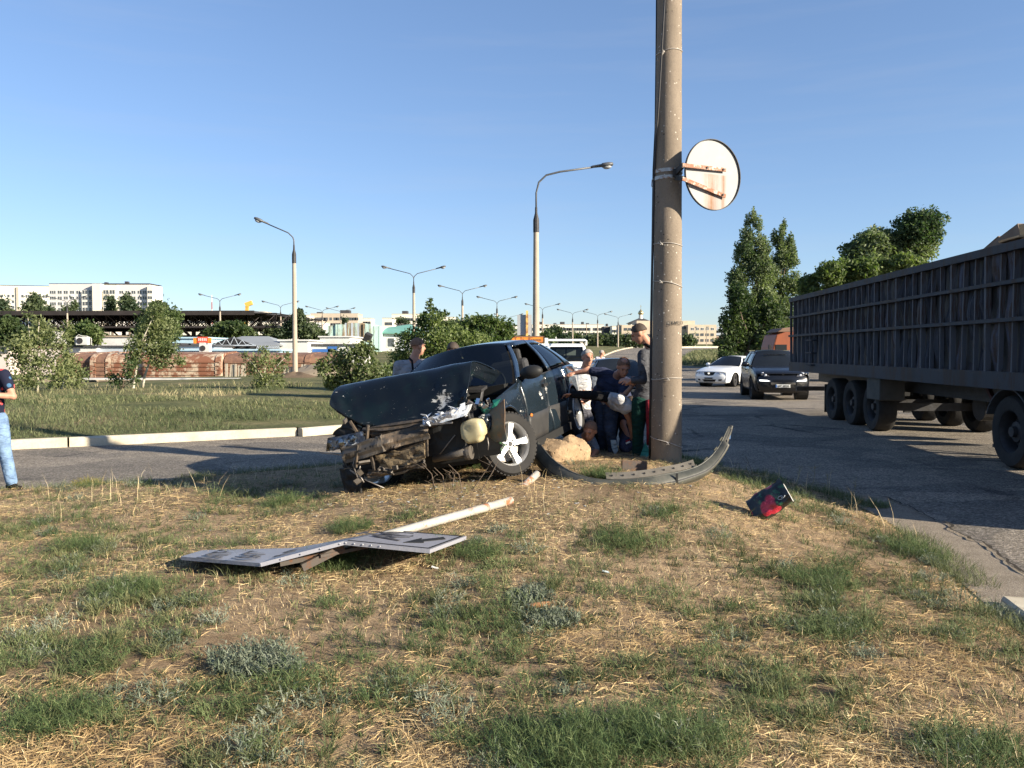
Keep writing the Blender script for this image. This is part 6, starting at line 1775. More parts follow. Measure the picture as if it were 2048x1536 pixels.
for pix, y_, r_ in (([(722, 925), (716, 950), (735, 962), (768, 976)], -.72, .006), ([(910, 870), (898, 885), (880, 908)], -.55, .006), ([(700, 940), (722, 955), (728, 965)], -.74, .008), ([(975, 875), (977, 890), (976, 900)], -.5, .006), ([(712, 905), (706, 930), (715, 955)], -.8, .007)):
    MB().tube([LP(px, py, y_) for px, py in pix], r_, 5).build('dangling_wire', wi, wr, smooth=True)
for px, py, sz in ((720, 945, .05), (728, 925, .07), (716, 962, .05), (790, 935, .04), (758, 878, .05), (690, 842, .04)):
    MB().box(LP(px, py, -.76), (sz, .02, sz * 1.6), (px * .3, py * .2, px)).build('bent_bracket', bent2, wr)
# loose suspension arm and underbody
MB().bar((-.6, -.05, .3), (.62, -.05, .3), .09).build('front_axle', M['darksteel'], wr)
MB().bar((.35, -.1, .3), (.68, 0, .3), .05).build('control_arm', M['darksteel'], wr)
MB().bar((.1, .4, .22), (.1, 3.2, .24), .08).build('exhaust', M['steel'], wr)

# splinters of plastic and glass knocked off the nose
rr = random.Random(55); mb = MB()
for q in range(150):
    x_ = rr.gauss(-.7, .9); y_ = rr.gauss(7.75, .45)
    c_ = Vector((x_, y_, float(isl_z(x_, y_)) + .018)); r_ = rr.uniform(.008, .032)
    v_ = [c_ + Vector((rr.uniform(-r_, r_), rr.uniform(-r_, r_), rr.uniform(0, r_ * .5))) for _ in range(3)]
    mb.add(v_ + [p - Vector((0, 0, .004)) for p in v_], [(0, 1, 2), (3, 5, 4), (0, 3, 4, 1), (1, 4, 5, 2), (2, 5, 3, 0)])
tag(mb.build('crash_splinters', mat('splinter', (.35, .36, .36), (.02, .02, .022), 40, .35, contrast=.05), None), kind='stuff')
# ================================================================ people
M['skin'] = mat('skin', (.46, .24, .16), (.38, .18, .12), 14, .55, 0, .35)
M['skin2'] = mat('skin_tanned', (.40, .20, .125), (.30, .14, .085), 14, .5, 0, .35)
M['hairbrown'] = mat('hair_brown', (.23, .13, .085), (.12, .068, .045), 60, .8)
M['hairdark'] = mat('hair_dark', (.075, .055, .042), (.03, .022, .018), 60, .7)
M['hairgrey'] = mat('hair_grey', (.36, .33, .30), (.22, .19, .17), 60, .8)
M['eye'] = mat('eye_dark', (.03, .025, .02), rough=.3)
def cloth(name, c, c2=None, scale=9):
    n = N(name); f = n.noise(scale, 6, .65)
    n.set(n.ramp(f, [(.35, c2 or tuple(x * .8 for x in c)), (.65, c)]), .9, 0, .15)
    w = n.noise(5.5, 3, .5, n.mapped((1, 1, 2.6), (.4, .5, 0)), 1.2)
    n.bump(n.math('ADD', w, n.math('MULTIPLY', n.noise(70, 2), .05)), .9, .05)
    return n.m
def blob(prims, name, m, parent, vox=.014, smooth=3, fac=.5):
    """tapered limbs and ellipsoids fused into one continuous surface"""
    mb = MB()
    for pr in prims:
        if pr[0] == 'l':           # limb: points, radii
            pts = [Vector(p) for p in pr[1]]; rs = pr[2]
            P_, R_ = [], []
            for i in range(len(pts) - 1):
                for q in range(4):
                    t = q / 4; P_.append(pts[i].lerp(pts[i + 1], t)); R_.append(rs[i] * (1 - t) + rs[i + 1] * t)
            P_.append(pts[-1]); R_.append(rs[-1])
            mb.tube(P_, R_, 12)
            for p, r in zip(pts, rs): mb.ball(p, r, 12)
        else:                      # ellipsoid: centre, radii, matrix
            mb.ball(pr[1], pr[2], 16, pr[3] if len(pr) > 3 else None)
    me = mb.mesh(name)
    o = link(name, me, m, parent)
    md = o.modifiers.new('r', 'REMESH'); md.mode = 'VOXEL'; md.voxel_size = vox
    ms = o.modifiers.new('s', 'SMOOTH'); ms.iterations = smooth; ms.factor = fac
    bpy.context.view_layer.update()
    nm = bpy.data.meshes.new_from_object(o.evaluated_get(bpy.context.evaluated_depsgraph_get()))
    o.modifiers.clear(); o.data = nm; bpy.data.meshes.remove(me)
    nm.materials.clear(); nm.materials.append(m)
    nm.polygons.foreach_set('use_smooth', [True] * len(nm.polygons))
    return o
def basis(fwd, up):
    f = Vector(fwd).normalized(); u = Vector(up); r = f.cross(u).normalized(); u = r.cross(f)
    return Matrix((r, f, u)).transposed()     # columns: right, forward, up
def head_prims(c, B, s=1.0):
    c = Vector(c); at_ = lambda x, y, z: c + B @ Vector((x * s, y * s, z * s))
    return [('e', at_(0, -.012, .035), (.076 * s, .094 * s, .088 * s), B), ('e', at_(0, .025, -.03), (.062 * s, .068 * s, .085 * s), B), ('e', at_(0, .05, -.085), (.036 * s, .036 * s, .03 * s), B),
            ('l', [at_(0, .092, .02), at_(0, .112, -.02)], [.011 * s, .016 * s]), ('e', at_(0, .082, .038), (.055 * s, .016 * s, .014 * s), B),
            ('e', at_(.078, -.01, .0), (.012 * s, .024 * s, .034 * s), B), ('e', at_(-.078, -.01, .0), (.012 * s, .024 * s, .034 * s), B),
            ('l', [at_(-.02, .088, -.053), at_(.02, .088, -.053)], [.010 * s, .010 * s])]
def hair_cap(c, B, m, parent, s=1.0, bald=0.0, long=0.0):
    c = Vector(c); mb = MB()
    def f(a, b):
        ph = 2 * math.pi * a; th = math.pi * (.02 + .60 * b)
        d = Vector((math.sin(th) * math.cos(ph), math.sin(th) * math.sin(ph), math.cos(th)))
        front = max(0, math.sin(ph))
        lim = 1 - .42 * front ** 1.2 + .16 * max(0, -math.sin(ph))
        th2 = math.pi * (.02 + (.50 + .03 * float(vnoise(ph * 9, 1, 7))) * b * lim) + (bald * .9 * (1 - b) * 1.0)
        d = Vector((math.sin(th2) * math.cos(ph), math.sin(th2) * math.sin(ph), math.cos(th2)))
        r = .972 + .05 * float(vnoise(ph * 7, th2 * 9, 4)) + long + .02 * (1 - b)
        return c + B @ Vector((d.x * .0805 * s * r, (d.y * .099 - .013) * s * r, (d.z * .094 + .034) * s * r))
    mb.grid(f, 28, 10)
    return mb.build('hair', m, parent, smooth=True, solid=.006, fix=False)
def eyes(c, B, parent, s=1.0):
    mb = MB()
    for x in (-.03, .03): mb.ball(Vector(c) + B @ Vector((x * s, .079 * s, .018 * s)), (.012 * s, .008 * s, .006 * s), 8, B)
    mb.build('eyes', M['eye'], parent)
    mb = MB()
    for x in (-.03, .03): mb.bar(Vector(c) + B @ Vector(((x - .016) * s, .093 * s, .043 * s)), Vector(c) + B @ Vector(((x + .016) * s, .093 * s, .045 * s)), .006, .007)
    mb.build('eyebrows', M['hairbrown'], parent)
def hand_prims(w, d, pn, s=1.0, curl=.5, thumb=1):
    """w wrist, d pointing direction, pn palm normal; palm, four fingers of unequal length, thumb"""
    d = Vector(d).normalized(); pn = Vector(pn); pn = (pn - d * pn.dot(d)).normalized(); sd = d.cross(pn)
    w = Vector(w); out = [('e', w + d * .05 * s, (.042 * s, .052 * s, .016 * s), Matrix((sd, d, pn)).transposed())]
    for k, (off, L) in enumerate(((-.03, .068), (-.010, .078), (.011, .074), (.03, .058))):
        a = w + d * .088 * s + sd * off * s
        b_ = a + (d * math.cos(curl * .5) + pn * math.sin(curl * .5)) * L * .5 * s
        c_ = b_ + (d * math.cos(curl * 1.6) + pn * math.sin(curl * 1.6)) * L * .5 * s
        out.append(('l', [a - d * .03 * s, a, b_, c_], [.0105 * s, .0105 * s, .0095 * s, .008 * s]))
    t0 = w + d * .03 * s - sd * .03 * s * thumb; t1 = t0 + (d * .6 - sd * .6 * thumb + pn * .3).normalized() * .035 * s; t2 = t1 + (d * .9 - sd * .1 * thumb + pn * .3).normalized() * .03 * s
    out.append(('l', [t0, t1, t2], [.013 * s, .012 * s, .0095 * s]))
    return out
def person(label, J, skin='skin', hair='hairbrown', shirt=None, trousers=None, shoes='shoes_dark', sleeve=.5, short=1.0, head_fwd=(0, -1, 0), head_up=(0, 0, 1), bald=0.0, belly=.0, collar=True, longhair=0.0, group=None, w=1.0, hair_on=True):
    """J: world joints head, neck, chest, pelvis, shL/elL/wrL, shR/elR/wrR, hipL/knL/anL, hipR/knR/anR (+ toeL, toeR, hand dirs)"""
    base = Vector((J['pelvis'].x, J['pelvis'].y, min(J[k].z for k in J if k[:2] in ('an', 'pe')) - .08))
    e = empty('person', base, label=label, cat='person', group=group)
    G = lambda k: J[k] - base
    V = {k: (G(k) if not k.startswith('d') else Vector(J[k])) for k in J}
    B = basis(head_fwd, head_up)
    hc = V['head']
    up = (V['neck'] - V['pelvis']).normalized()
    across = (V['shR'] - V['shL']); across = across.normalized() if across.length > .05 else Vector((1, 0, 0))
    fw = across.cross(up).normalized()
    TB = Matrix((across, fw, up)).transposed()
    body = head_prims(hc, B) + [('l', [hc + B @ Vector((0, -.02, -.05)), V['neck']], [.056, .062]), ('l', [V['shL'], V['shR']], [.05, .05]), ('l', [V['neck'], V['chest'], V['pelvis']], [.07, .10, .11])]
    for s in 'LR':
        body.append(('l', [V['sh' + s], V['el' + s], V['wr' + s]], [.052, .042, .028]))
        dd = V.get('dh' + s) or (V['wr' + s] - V['el' + s])
        body += hand_prims(V['wr' + s], dd, V.get('dn' + s) or Vector((0, 0, -1) if abs(Vector(dd).normalized().z) < .8 else (0, 1, 0)), 1.0, .7, 1 if s == 'L' else -1)
        body.append(('l', [V['hip' + s], V['kn' + s], V['an' + s]], [.08, .056, .04]))
    blob(body, 'body', M[skin], e, .0095, 3)
    if hair_on: hair_cap(hc, B, M[hair], e, 1.0, bald, longhair)
    eyes(hc, B, e)
    if shirt:
        pr = [('l', [V['shL'] * .92 + V['shR'] * .08, V['shR'] * .92 + V['shL'] * .08], [.075, .075]), ('e', V['chest'], (.175 * w, .115 * w + belly * .3, .19), TB), ('e', V['chest'] * .5 + V['pelvis'] * .5 + fw * belly * .6, (.165 * w + belly * .5, .115 * w + belly, .19), TB), ('e', V['pelvis'] + up * .06 + fw * belly * .3, (.165 * w + belly * .4, .12 * w + belly * .6, .13), TB)]
        pr.append(('l', [V['neck'] * .75 + V['chest'] * .25, V['chest']], [.07, .11]))
        for s in 'LR':
            sh, el, wr_ = V['sh' + s], V['el' + s], V['wr' + s]
            if sleeve <= 1: pr.append(('l', [sh, sh.lerp(el, sleeve * .5), sh.lerp(el, sleeve)], [.074, .068, .064]))
            else: pr.append(('l', [sh, el, el.lerp(wr_, sleeve - 1)], [.072, .060, .045]))
        blob(pr, 'shirt', M[shirt], e, .014, 4)
    if trousers:
        pr = [('e', V['pelvis'] - up * .02, (.17 * w, .125 * w, .13), TB)]
        for s in 'LR':
            h, k, a = V['hip' + s], V['kn' + s], V['an' + s]
            if short >= 1: pr.append(('l', [h, h.lerp(k, .5), k, k.lerp(a, .5), a + (k - a).normalized() * .02], [.105, .095, .075, .07, .066]))
            else: pr.append(('l', [h, h.lerp(k, .5), h.lerp(k, short * 1.2)], [.108, .10, .09]))
        blob(pr, 'trousers', M[trousers], e, .014, 4)
    for s in 'LR':
        a = V['an' + s]; t = V.get('dt' + s) or Vector((0, -1, 0)); t = Vector(t).normalized()
        if shoes:
            blob([('l', [a + Vector((0, 0, -.045)) - t * .05, a + Vector((0, 0, -.05)) + t * .06, a + Vector((0, 0, -.055)) + t * .17], [.045, .046, .036]), ('l', [a, a + Vector((0, 0, -.04))], [.05, .045])], 'shoe', M[shoes], e, .014, 2)
    return e
for nm, c, c2 in (('jacket_dark', (.085, .088, .10), (.04, .041, .048)), ('navy', (.022, .026, .05), (.012, .014, .028)), ('navyblue', (.045, .052, .095), (.022, .026, .05)), ('lightgrey', (.52, .52, .52), (.36, .36, .37)), ('whitegrey', (.6, .6, .58), (.42, .43, .45)),
                  ('greyblue', (.17, .19, .23), (.10, .115, .14)), ('blackcloth', (.012, .012, .014), (.007, .007, .008)), ('darkjeans', (.045, .058, .09), (.022, .03, .05)), ('jeans', (.20, .30, .44), (.10, .16, .27)), ('greenpants', (.009, .045, .036), (.005, .024, .02)), ('greypants', (.11, .11, .13), (.07, .07, .085)), ('shoes_dark', (.03, .025, .022), (.015, .013, .012)), ('shoes_white', (.7, .69, .66), (.5, .49, .46)), ('greytee', (.33, .33, .35), (.24, .24, .26)), ('palepink', (.62, .58, .62), (.5, .46, .5))):
    M[nm] = cloth(nm, c, c2)
V3 = lambda *a: Vector(a)
def gz(p): return float(isl_z(p.x, p.y)) if float(poly_dist(p.x, p.y, ISLS)) > 0 else float(road_z(p.x, p.y))

# --- man standing behind the pole, looking down at his hands
d = 10.35
J = dict(head=at(1279, 668, d), neck=at(1303, 697, d + .02), chest=at(1302, 737, d), pelvis=at(1290, 800, d), shR=at(1286, 710, d - .18), elR=at(1286, 760, d - .28), wrR=at(1262, 761, d - .32), shL=at(1325, 707, d + .2), elL=at(1322, 760, d + .15), wrL=at(1266, 766, d - .08),
         hipR=at(1280, 806, d - .10), knR=at(1276, 862, d - .10), anR=at(1275, 915, d - .08), hipL=at(1303, 806, d + .1), knL=at(1306, 862, d + .08), anL=at(1312, 915, d + .12), dtR=V3(-1, -.2, 0), dtL=V3(-1, -.1, 0), dhR=V3(-1, -.1, .1), dhL=V3(-1, -.25, .2), dnR=V3(0, .5, -1), dnL=V3(0, -.5, -1))
pm = person('man in a dark jacket and green trousers with a red stripe, half behind the pole', J, 'skin', 'hairdark', 'jacket_dark', 'greenpants', 'shoes_dark', 1.85, 1, head_fwd=(-.85, .25, -.55), head_up=(-.45, .1, .9), bald=.25, w=1.22)
base = pm.location
M['redcloth'] = cloth('red_stripe', (.30, .035, .05), (.18, .02, .03)); M['teal'] = cloth('teal_lining', (.08, .36, .31), (.04, .2, .17))
pts = [at(1298, 800, d - .22) - base, at(1299, 830, d - .2) - base, at(1299, 860, d - .16) - base, at(1297, 890, d - .14) - base]
MB().tube(pts, [.04, .045, .04, .025], 8).build('red_stripe', M['redcloth'], pm, smooth=True)
MB().add([at(1277, 921, d - .2) - base, at(1290, 884, d - .19) - base, at(1300, 905, d - .17) - base, at(1290, 922, d - .22) - base], [(0, 1, 2, 3)]).build('trouser_flare', M['teal'], pm, solid=.012)
MB().bar(at(1290, 688, d - .2) - base, at(1304, 696, d - .14) - base, .07, .02).build('collar', M['blackcloth'], pm, bevel=.006)

# --- heavy man in navy pushing on the car, head down
d = 11.0
J = dict(head=at(1247, 735, d - .38), neck=at(1236, 751, d - .12), chest=at(1226, 772, d + .0), pelvis=at(1214, 824, d + .28), shR=at(1207, 745, d - .02), elR=at(1172, 742, d + .04), wrR=at(1150, 746, d + .08), shL=at(1253, 765, d - .12), elL=at(1240, 800, d - .38), wrL=at(1262, 775, d - .45),
         hipR=at(1203, 832, d + .22), knR=at(1196, 876, d + .1), anR=at(1196, 912, d + .2), hipL=at(1226, 832, d + .22), knL=at(1222, 876, d + .05), anL=at(1224, 914, d + .2), dtR=V3(-.2, -1, 0), dtL=V3(.1, -1, 0), dhR=V3(-1, -.05, -.12), dnR=V3(0, .2, -1), dhL=V3(.2, -.3, .8))
person('heavy man in a navy T-shirt bowing his head, one bare arm stretched onto the car', J, 'skin', 'hairbrown', 'navyblue', 'blackcloth', 'shoes_white', .62, 1, head_fwd=(.1, -.82, -.56), head_up=(.05, -.52, .86), bald=.62, belly=.115, w=1.36)
# --- man bent over with the light grey shirt and dark jeans; long dark sleeve to the car
d = 10.65
J = dict(head=at(1277, 838, d + .02), neck=at(1262, 824, d - .1), chest=at(1240, 806, d - .2), pelvis=at(1214, 800, d + .12), shR=at(1240, 800, d - .32), elR=at(1258, 836, d - .22), wrR=at(1264, 868, d - .12), shL=at(1226, 796, d - .12), elL=at(1180, 790, d - .2), wrL=at(1146, 789, d - .3),
         hipR=at(1222, 815, d), knR=at(1220, 864, d - .12), anR=at(1228, 912, d - .05), hipL=at(1205, 815, d + .12), knL=at(1206, 864, d + .05), anL=at(1208, 908, d + .2), dtR=V3(.5, -.8, 0), dtL=V3(.3, -.9, 0), dhL=V3(-1, -.1, 0), dnL=V3(0, -.3, -1))
pb = person('man bent double in a light grey T-shirt and dark jeans, head hanging down', J, 'skin2', 'hairdark', 'lightgrey', 'darkjeans', 'shoes_dark', .55, 1, head_fwd=(.5, -.3, -.85), head_up=(.75, -.35, .4), w=1.0)
base = pb.location
blob([('l', [J['shL'] - base, J['elL'] - base, J['wrL'] - base], [.072, .06, .05])], 'dark_sleeve', M['blackcloth'], pb, .014, 3)
MB().add([at(1221, 880, d - .24) - base, at(1232, 880, d - .24) - base, at(1236, 900, d - .2) - base, at(1229, 910, d - .2) - base, at(1223, 895, d - .22) - base], [(0, 1, 2, 3, 4)]).build('faded_knee_patch', cloth('faded_denim', (.34, .42, .46), (.24, .3, .34)), pb, solid=.01)
# --- man in navy shorts crouching behind them
d = 10.75
J = dict(head=at(1262, 812, d + .25), neck=at(1262, 826, d + .22), chest=at(1262, 842, d + .2), pelvis=at(1262, 866, d + .2), shR=at(1250, 830, d + .2), elR=at(1246, 850, d + .05), wrR=at(1255, 870, d - .1), shL=at(1276, 830, d + .2), elL=at(1282, 850, d + .1), wrL=at(1272, 872, d - .05),
         hipR=at(1256, 872, d + .1), knR=at(1251, 893, d - .22), anR=at(1252, 914, d - .1), hipL=at(1270, 872, d + .1), knL=at(1274, 893, d - .15), anL=at(1272, 914, d - .05), dtR=V3(-.1, -1, 0), dtL=V3(.1, -1, 0))
ps = person('man in navy shorts with bare knees crouching behind the green-trousered man', J, 'skin', 'hairdark', 'navy', 'navyblue', 'shoes_dark', .5, .8)
base = ps.location
MB().box(at(1256, 885, d - .3) - base, (.06, .012, .022), (0, R(-25), 0)).build('shorts_stripe', M['shoes_white'], ps)
MB().box(at(1256, 881, d - .3) - base, (.06, .012, .022), (0, R(-25), 0)).build('shorts_stripe', M['redcloth'], ps)
# --- grey-haired man facing the camera
d = 12.2
J = dict(head=at(1175, 716, d - .05), neck=at(1170, 738, d + .02), chest=at(1166, 768, d), pelvis=at(1166, 822, d), shR=at(1149, 746, d), elR=at(1152, 786, d - .1), wrR=at(1172, 797, d - .25), shL=at(1186, 746, d), elL=at(1190, 790, d - .05), wrL=at(1168, 803, d - .22),
         hipR=at(1157, 826, d), knR=at(1160, 876, d - .1), anR=at(1158, 925, d), hipL=at(1176, 826, d), knL=at(1180, 876, d - .1), anL=at(1182, 925, d), dtR=V3(-.2, -1, 0), dtL=V3(.2, -1, 0), dhR=V3(1, -.2, -.1), dhL=V3(-1, -.2, 0))
dz = gz(J['pelvis']) + .09 - J['anR'].z
for k_ in ('anR', 'anL'): J[k_].z += dz * .9
pg = person('grey-haired man in a white T-shirt with grey sleeves, looking towards the camera', J, 'skin', 'hairgrey', 'whitegrey', 'greypants', 'shoes_dark', .55, 1, head_fwd=(.35, -1, -.12), bald=.12, w=.98)
base = pg.location
for s_ in 'LR':
    sh, el = J['sh' + s_] - base, J['el' + s_] - base
    blob([('l', [sh.lerp(el, .05), sh.lerp(el, .35), sh.lerp(el, .58)], [.082, .076, .070])], 'grey_sleeve', M['greyblue'], pg, .014, 3)
# --- man lying low beside the rear wheel, reaching under the car
d = 10.5
J = dict(head=at(1180, 862, d - .25), neck=at(1172, 874, d - .1), chest=at(1170, 884, d + .15), pelvis=at(1168, 895, d + .6), shR=at(1160, 880, d - .08), elR=at(1164, 905, d - .2), wrR=at(1172, 914, d - .35), shL=at(1182, 882, d - .05), elL=at(1192, 902, d - .15), wrL=at(1182, 915, d - .38),
         hipR=at(1163, 900, d + .62), knR=at(1160, 915, d + .95), anR=at(1163, 913, d + 1.35), hipL=at(1175, 900, d + .62), knL=at(1176, 915, d + .95), anL=at(1174, 913, d + 1.35), dtR=V3(0, .6, -.4), dtL=V3(0, .6, -.4), dhL=V3(-1, -.4, -.15), dhR=V3(.6, -.8, -.1))
person('man with cropped hair lying low beside the rear wheel, forearms on the grass', J, 'skin2', 'hairbrown', 'greyblue', 'greypants', 'shoes_dark', .8, 1, head_fwd=(-.45, -.8, -.5), head_up=(-.1, -.5, .86), w=.95)
# --- man in grey T-shirt behind the car, seen from the back
d = 11.6
J = dict(head=at(836, 694, d), neck=at(829, 716, d), chest=at(823, 748, d), pelvis=at(822, 812, d), shL=at(797, 731, d), elL=at(790, 775, d + .05), wrL=at(800, 815, d - .05), shR=at(852, 728, d), elR=at(862, 772, d), wrR=at(850, 812, d), hipL=at(812, 818, d), knL=at(812, 880, d), anL=at(810, 938, d), hipR=at(834, 818, d), knR=at(836, 880, d), anR=at(838, 938, d), dtL=V3(.2, 1, 0), dtR=V3(.4, 1, 0))
pk = person('man in a grey T-shirt with a shoulder strap, seen from behind beyond the car', J, 'skin', 'hairbrown', 'greytee', 'darkjeans', 'shoes_dark', .6, 1, head_fwd=(.75, .6, -.05), w=1.08)
base = pk.location
MB().tube([p - base for p in (at(818, 716, d - .12), at(824, 722, d - .16), at(826, 740, d - .18), at(812, 760, d - .17), at(796, 785, d - .12))], .016, 6).build('bag_strap', M['blackcloth'], pk, smooth=True)
# --- dark-haired person behind the windscreen line
d = 12.3
J = dict(head=at(906, 704, d), neck=at(906, 724, d + .05), chest=at(906, 755, d + .05), pelvis=at(906, 815, d), shL=at(880, 738, d), elL=at(874, 780, d), wrL=at(882, 815, d), shR=at(932, 738, d), elR=at(938, 780, d), wrR=at(930, 815, d), hipL=at(896, 820, d), knL=at(894, 872, d), anL=at(894, 925, d), hipR=at(916, 820, d), knR=at(918, 872, d), anR=at(918, 925, d))
person('person of whom only black hair shows above the car roof line', J, 'skin', 'hairdark', 'blackcloth', 'darkjeans', 'shoes_dark', .6, 1, head_fwd=(0, .9, -.4), longhair=.12)
# --- far man in a white shirt
d = 31
J = dict(head=at(1204, 707, d), neck=at(1202, 714, d), chest=at(1200, 724, d), pelvis=at(1200, 746, d), shR=at(1194, 717, d), elR=at(1191, 731, d), wrR=at(1187, 743, d), shL=at(1207, 718, d), elL=at(1209, 731, d), wrL=at(1209, 744, d), hipR=at(1197, 748, d), knR=at(1197, 768, d), anR=at(1197, 788, d), hipL=at(1204, 748, d), knL=at(1205, 768, d), anL=at(1205, 788, d))
person('distant man in a white shirt walking on the road beyond the light truck', J, 'skin', 'hairgrey', 'palepink', 'greypants', 'shoes_dark', .6, 1, head_fwd=(1, .3, 0))
# --- woman at the left edge
d = 9.75; X0 = hx(-22, d)
P_ = lambda x, z, y=0: Vector((X0 + x, d + y, z))
J = dict(head=P_(-.05, 1.60, -.02), neck=P_(-.03, 1.43), chest=P_(0, 1.22), pelvis=P_(.0, .90), shL=P_(.17, 1.38), elL=P_(.30, 1.13, -.05), wrL=P_(.10, 1.16, -.22), shR=P_(-.18, 1.38), elR=P_(-.26, 1.12, -.05), wrR=P_(-.08, 1.2, -.22), hipL=P_(.09, .86), knL=P_(.17, .48, -.02), anL=P_(.22, .10, .02), hipR=P_(-.1, .86), knR=P_(-.12, .48), anR=P_(-.12, .10, .05), dtL=V3(.9, -.5, 0), dtR=V3(.5, -.8, 0), dhL=V3(-.9, -.2, .3), dhR=V3(.8, -.3, .3))
n = N('floral_top')
vo = n.n('ShaderNodeTexVoronoi'); vo.inputs['Scale'].default_value = 13; n.l(n.co(), vo.inputs['Vector'])
spot = n.ramp(vo.outputs['Distance'], [(.30, 1.0), (.36, 0.0)])
sep = n.n('ShaderNodeSeparateColor'); n.l(vo.outputs['Color'], sep.inputs[0])
pal = n.ramp(sep.outputs[0], [(0, (.5, .06, .06)), (.35, (.55, .42, .42)), (.55, (.05, .12, .22)), (.75, (.62, .12, .1)), (1, (.5, .4, .42))], 'CONSTANT')
n.set(n.mix(n.math('MULTIPLY', spot, n.ramp(sep.outputs[1], [(.3, 0.0), (.32, 1.0)])), (.012, .014, .03), pal), .9, 0, .15)
M['floral'] = n.m
person('woman in a dark flowered top and pale blue jeans cut by the left photo edge', J, 'skin', 'hairbrown', 'floral', 'jeans', 'shoes_dark', .55, 1, head_fwd=(.6, -.8, -.3), longhair=.12, w=.98)
# ================================================================ the concrete pole and things around it
PX, PY = hx(1334, 9.75), 9.75
pole = empty('concrete_pole', (PX, PY, 0), label='tall round concrete utility pole in the foreground with wire ties', cat='pole')
n = N('pole_concrete')
f = n.noise(3, 7, .65, n.mapped((1, 1, .35))); h = n.noise(45, 5, .8)
col = n.ramp(f, [(.3, (.16, .13, .10)), (.7, (.25, .205, .16))])
col = n.mix(n.ramp(h, [(.35, .5), (.5, 0.0)]), col, (.13, .105, .085))
vor = n.voro(16); spot = n.ramp(n.math('ADD', vor, n.math('MULTIPLY', n.noise(4, 4), .3)), [(.25, 1.0), (.28, 0.0)])
col = n.mix(n.math('MULTIPLY', spot, .8), col, (.6, .55, .47))
v2 = n.voro(9); pit = n.ramp(v2, [(.06, 1.0), (.09, 0.0)])
col = n.mix(pit, col, (.06, .05, .04))
zs_ = n.n('ShaderNodeSeparateXYZ'); n.l(n.co(), zs_.inputs[0])
col = n.mix(n.ramp(n.math('ADD', zs_.outputs[2], n.math('MULTIPLY', f, .5)), [(.45, .55), (1.0, 0.0)]), col, (.30, .235, .15))
n.set(col, .95, 0, .15); n.bump(n.math('SUBTRACT', h, n.math('MULTIPLY', pit, 2)), .5, .008)
M['polec'] = n.m
r_at = lambda z: .183 - .0075 * z
prof = [(r_at(z) + .0015 * math.sin(z * 9), z) for z in np.linspace(-.2, 11, 60)] + [(0, 11)]
MB().lathe(prof, 40).build('shaft', M['polec'], pole, smooth=True, angle=60)
wire = mat('tie_wire', (.5, .47, .42), (.34, .3, .27), 9, .6, .3)
for py, sl in ((98, .006), (487, -.004), (566, -.012), (757, .004), (886, -.02)):
    z = hz(py, 9.6); r = r_at(z) + .006
    pts = [(r * math.cos(t), r * math.sin(t), z + sl * math.cos(t) * 3 + .006 * math.sin(3 * t)) for t in np.linspace(0, 2 * math.pi, 33)]
    w_ = MB().tube(pts, .0045, 5, False).build('wire_tie', wire, pole, smooth=True)
    a = R(-125 if py < 700 else -95); c_ = Vector(((r + .004) * math.cos(a), (r + .004) * math.sin(a), z + sl * math.cos(a) * 3))
    kb = MB()
    for q in range(3): kb.tube([c_ + Vector((-.018 + .01 * q, -.004, .012 - q * .008)), c_ + Vector((.0, -.012, -.004)), c_ + Vector((.012 - q * .015, -.006, -.02 - .02 * q * (py < 200)))], .0045, 5)
    kb.build('wire_knot', wire, w_)
# cables running down the left side of the pole
cb_ = M['black']
def side_cable(pix, r, m, name):
    MB().tube([at(px, py, dd) - Vector((PX, PY, 0)) for px, py, dd in pix], r, 6).build(name, m, pole, smooth=True)
side_cable([(1331, -30, 9.56), (1326, 60, 9.56), (1318, 200, 9.62), (1311, 300, 9.7), (1308, 370, 9.74), (1306, 480, 9.76), (1304, 600, 9.78), (1302.5, 760, 9.78), (1301, 900, 9.78)], .010, M['darksteel'], 'cable')
side_cable([(1314, -30, 9.8), (1313, 100, 9.8), (1311, 260, 9.8), (1307, 340, 9.8), (1305, 480, 9.82), (1302, 640, 9.82), (1300.5, 800, 9.82), (1299, 925, 9.82)], .013, cb_, 'cable')
side_cable([(1310, 355, 9.76), (1304, 360, 9.76), (1303, 372, 9.76), (1308, 378, 9.76)], .005, wire, 'cable_clip')
text_mesh('У275МЕ53', .052, M['black'], 'stencilled_number', pole, Matrix.Translation(at(1349, 646, 9.568) - Vector((PX, PY, 0)) + Vector((.0, -.0, 0))) @ Matrix.Rotation(R(24), 4, 'Z') @ FRONT, .0015)
# --- round sign seen from the back, clamped to the pole
c_ = at(1425, 350, 9.62)
sg = empty('round_sign', c_, (0, 0, R(27)), label='round white road sign seen from its rust-streaked back, clamped to the concrete pole', cat='road sign')
n = N('sign_back')
sp = n.n('ShaderNodeSeparateXYZ'); n.l(n.co(), sp.inputs[0])
strk = n.noise(11, 6, .7, n.mapped((1, 1, .05)))
below = n.ramp(sp.outputs[2], [(.0, 1.0), (.02, 0.0)])          # object z: below the upper bracket
bx = n.math('ABSOLUTE', n.math('SUBTRACT', sp.outputs[0], -.01))
m1 = n.ramp(bx, [(.03, 1.0), (.16, 0.0)])
bx2 = n.math('ABSOLUTE', n.math('SUBTRACT', sp.outputs[0], .165))
m2 = n.ramp(bx2, [(.01, 1.0), (.05, 0.0)])
below2 = n.ramp(sp.outputs[2], [(-.14, 1.0), (-.12, 0.0)]) if False else below
rz_ = n.math('MULTIPLY', n.math('MAXIMUM', m1, m2), n.math('MULTIPLY', below, n.ramp(strk, [(.38, .15), (.62, 1.0)])))
col = n.mix(n.math('MULTIPLY', rz_, 1.0), (.28, .28, .275), (.19, .08, .025))
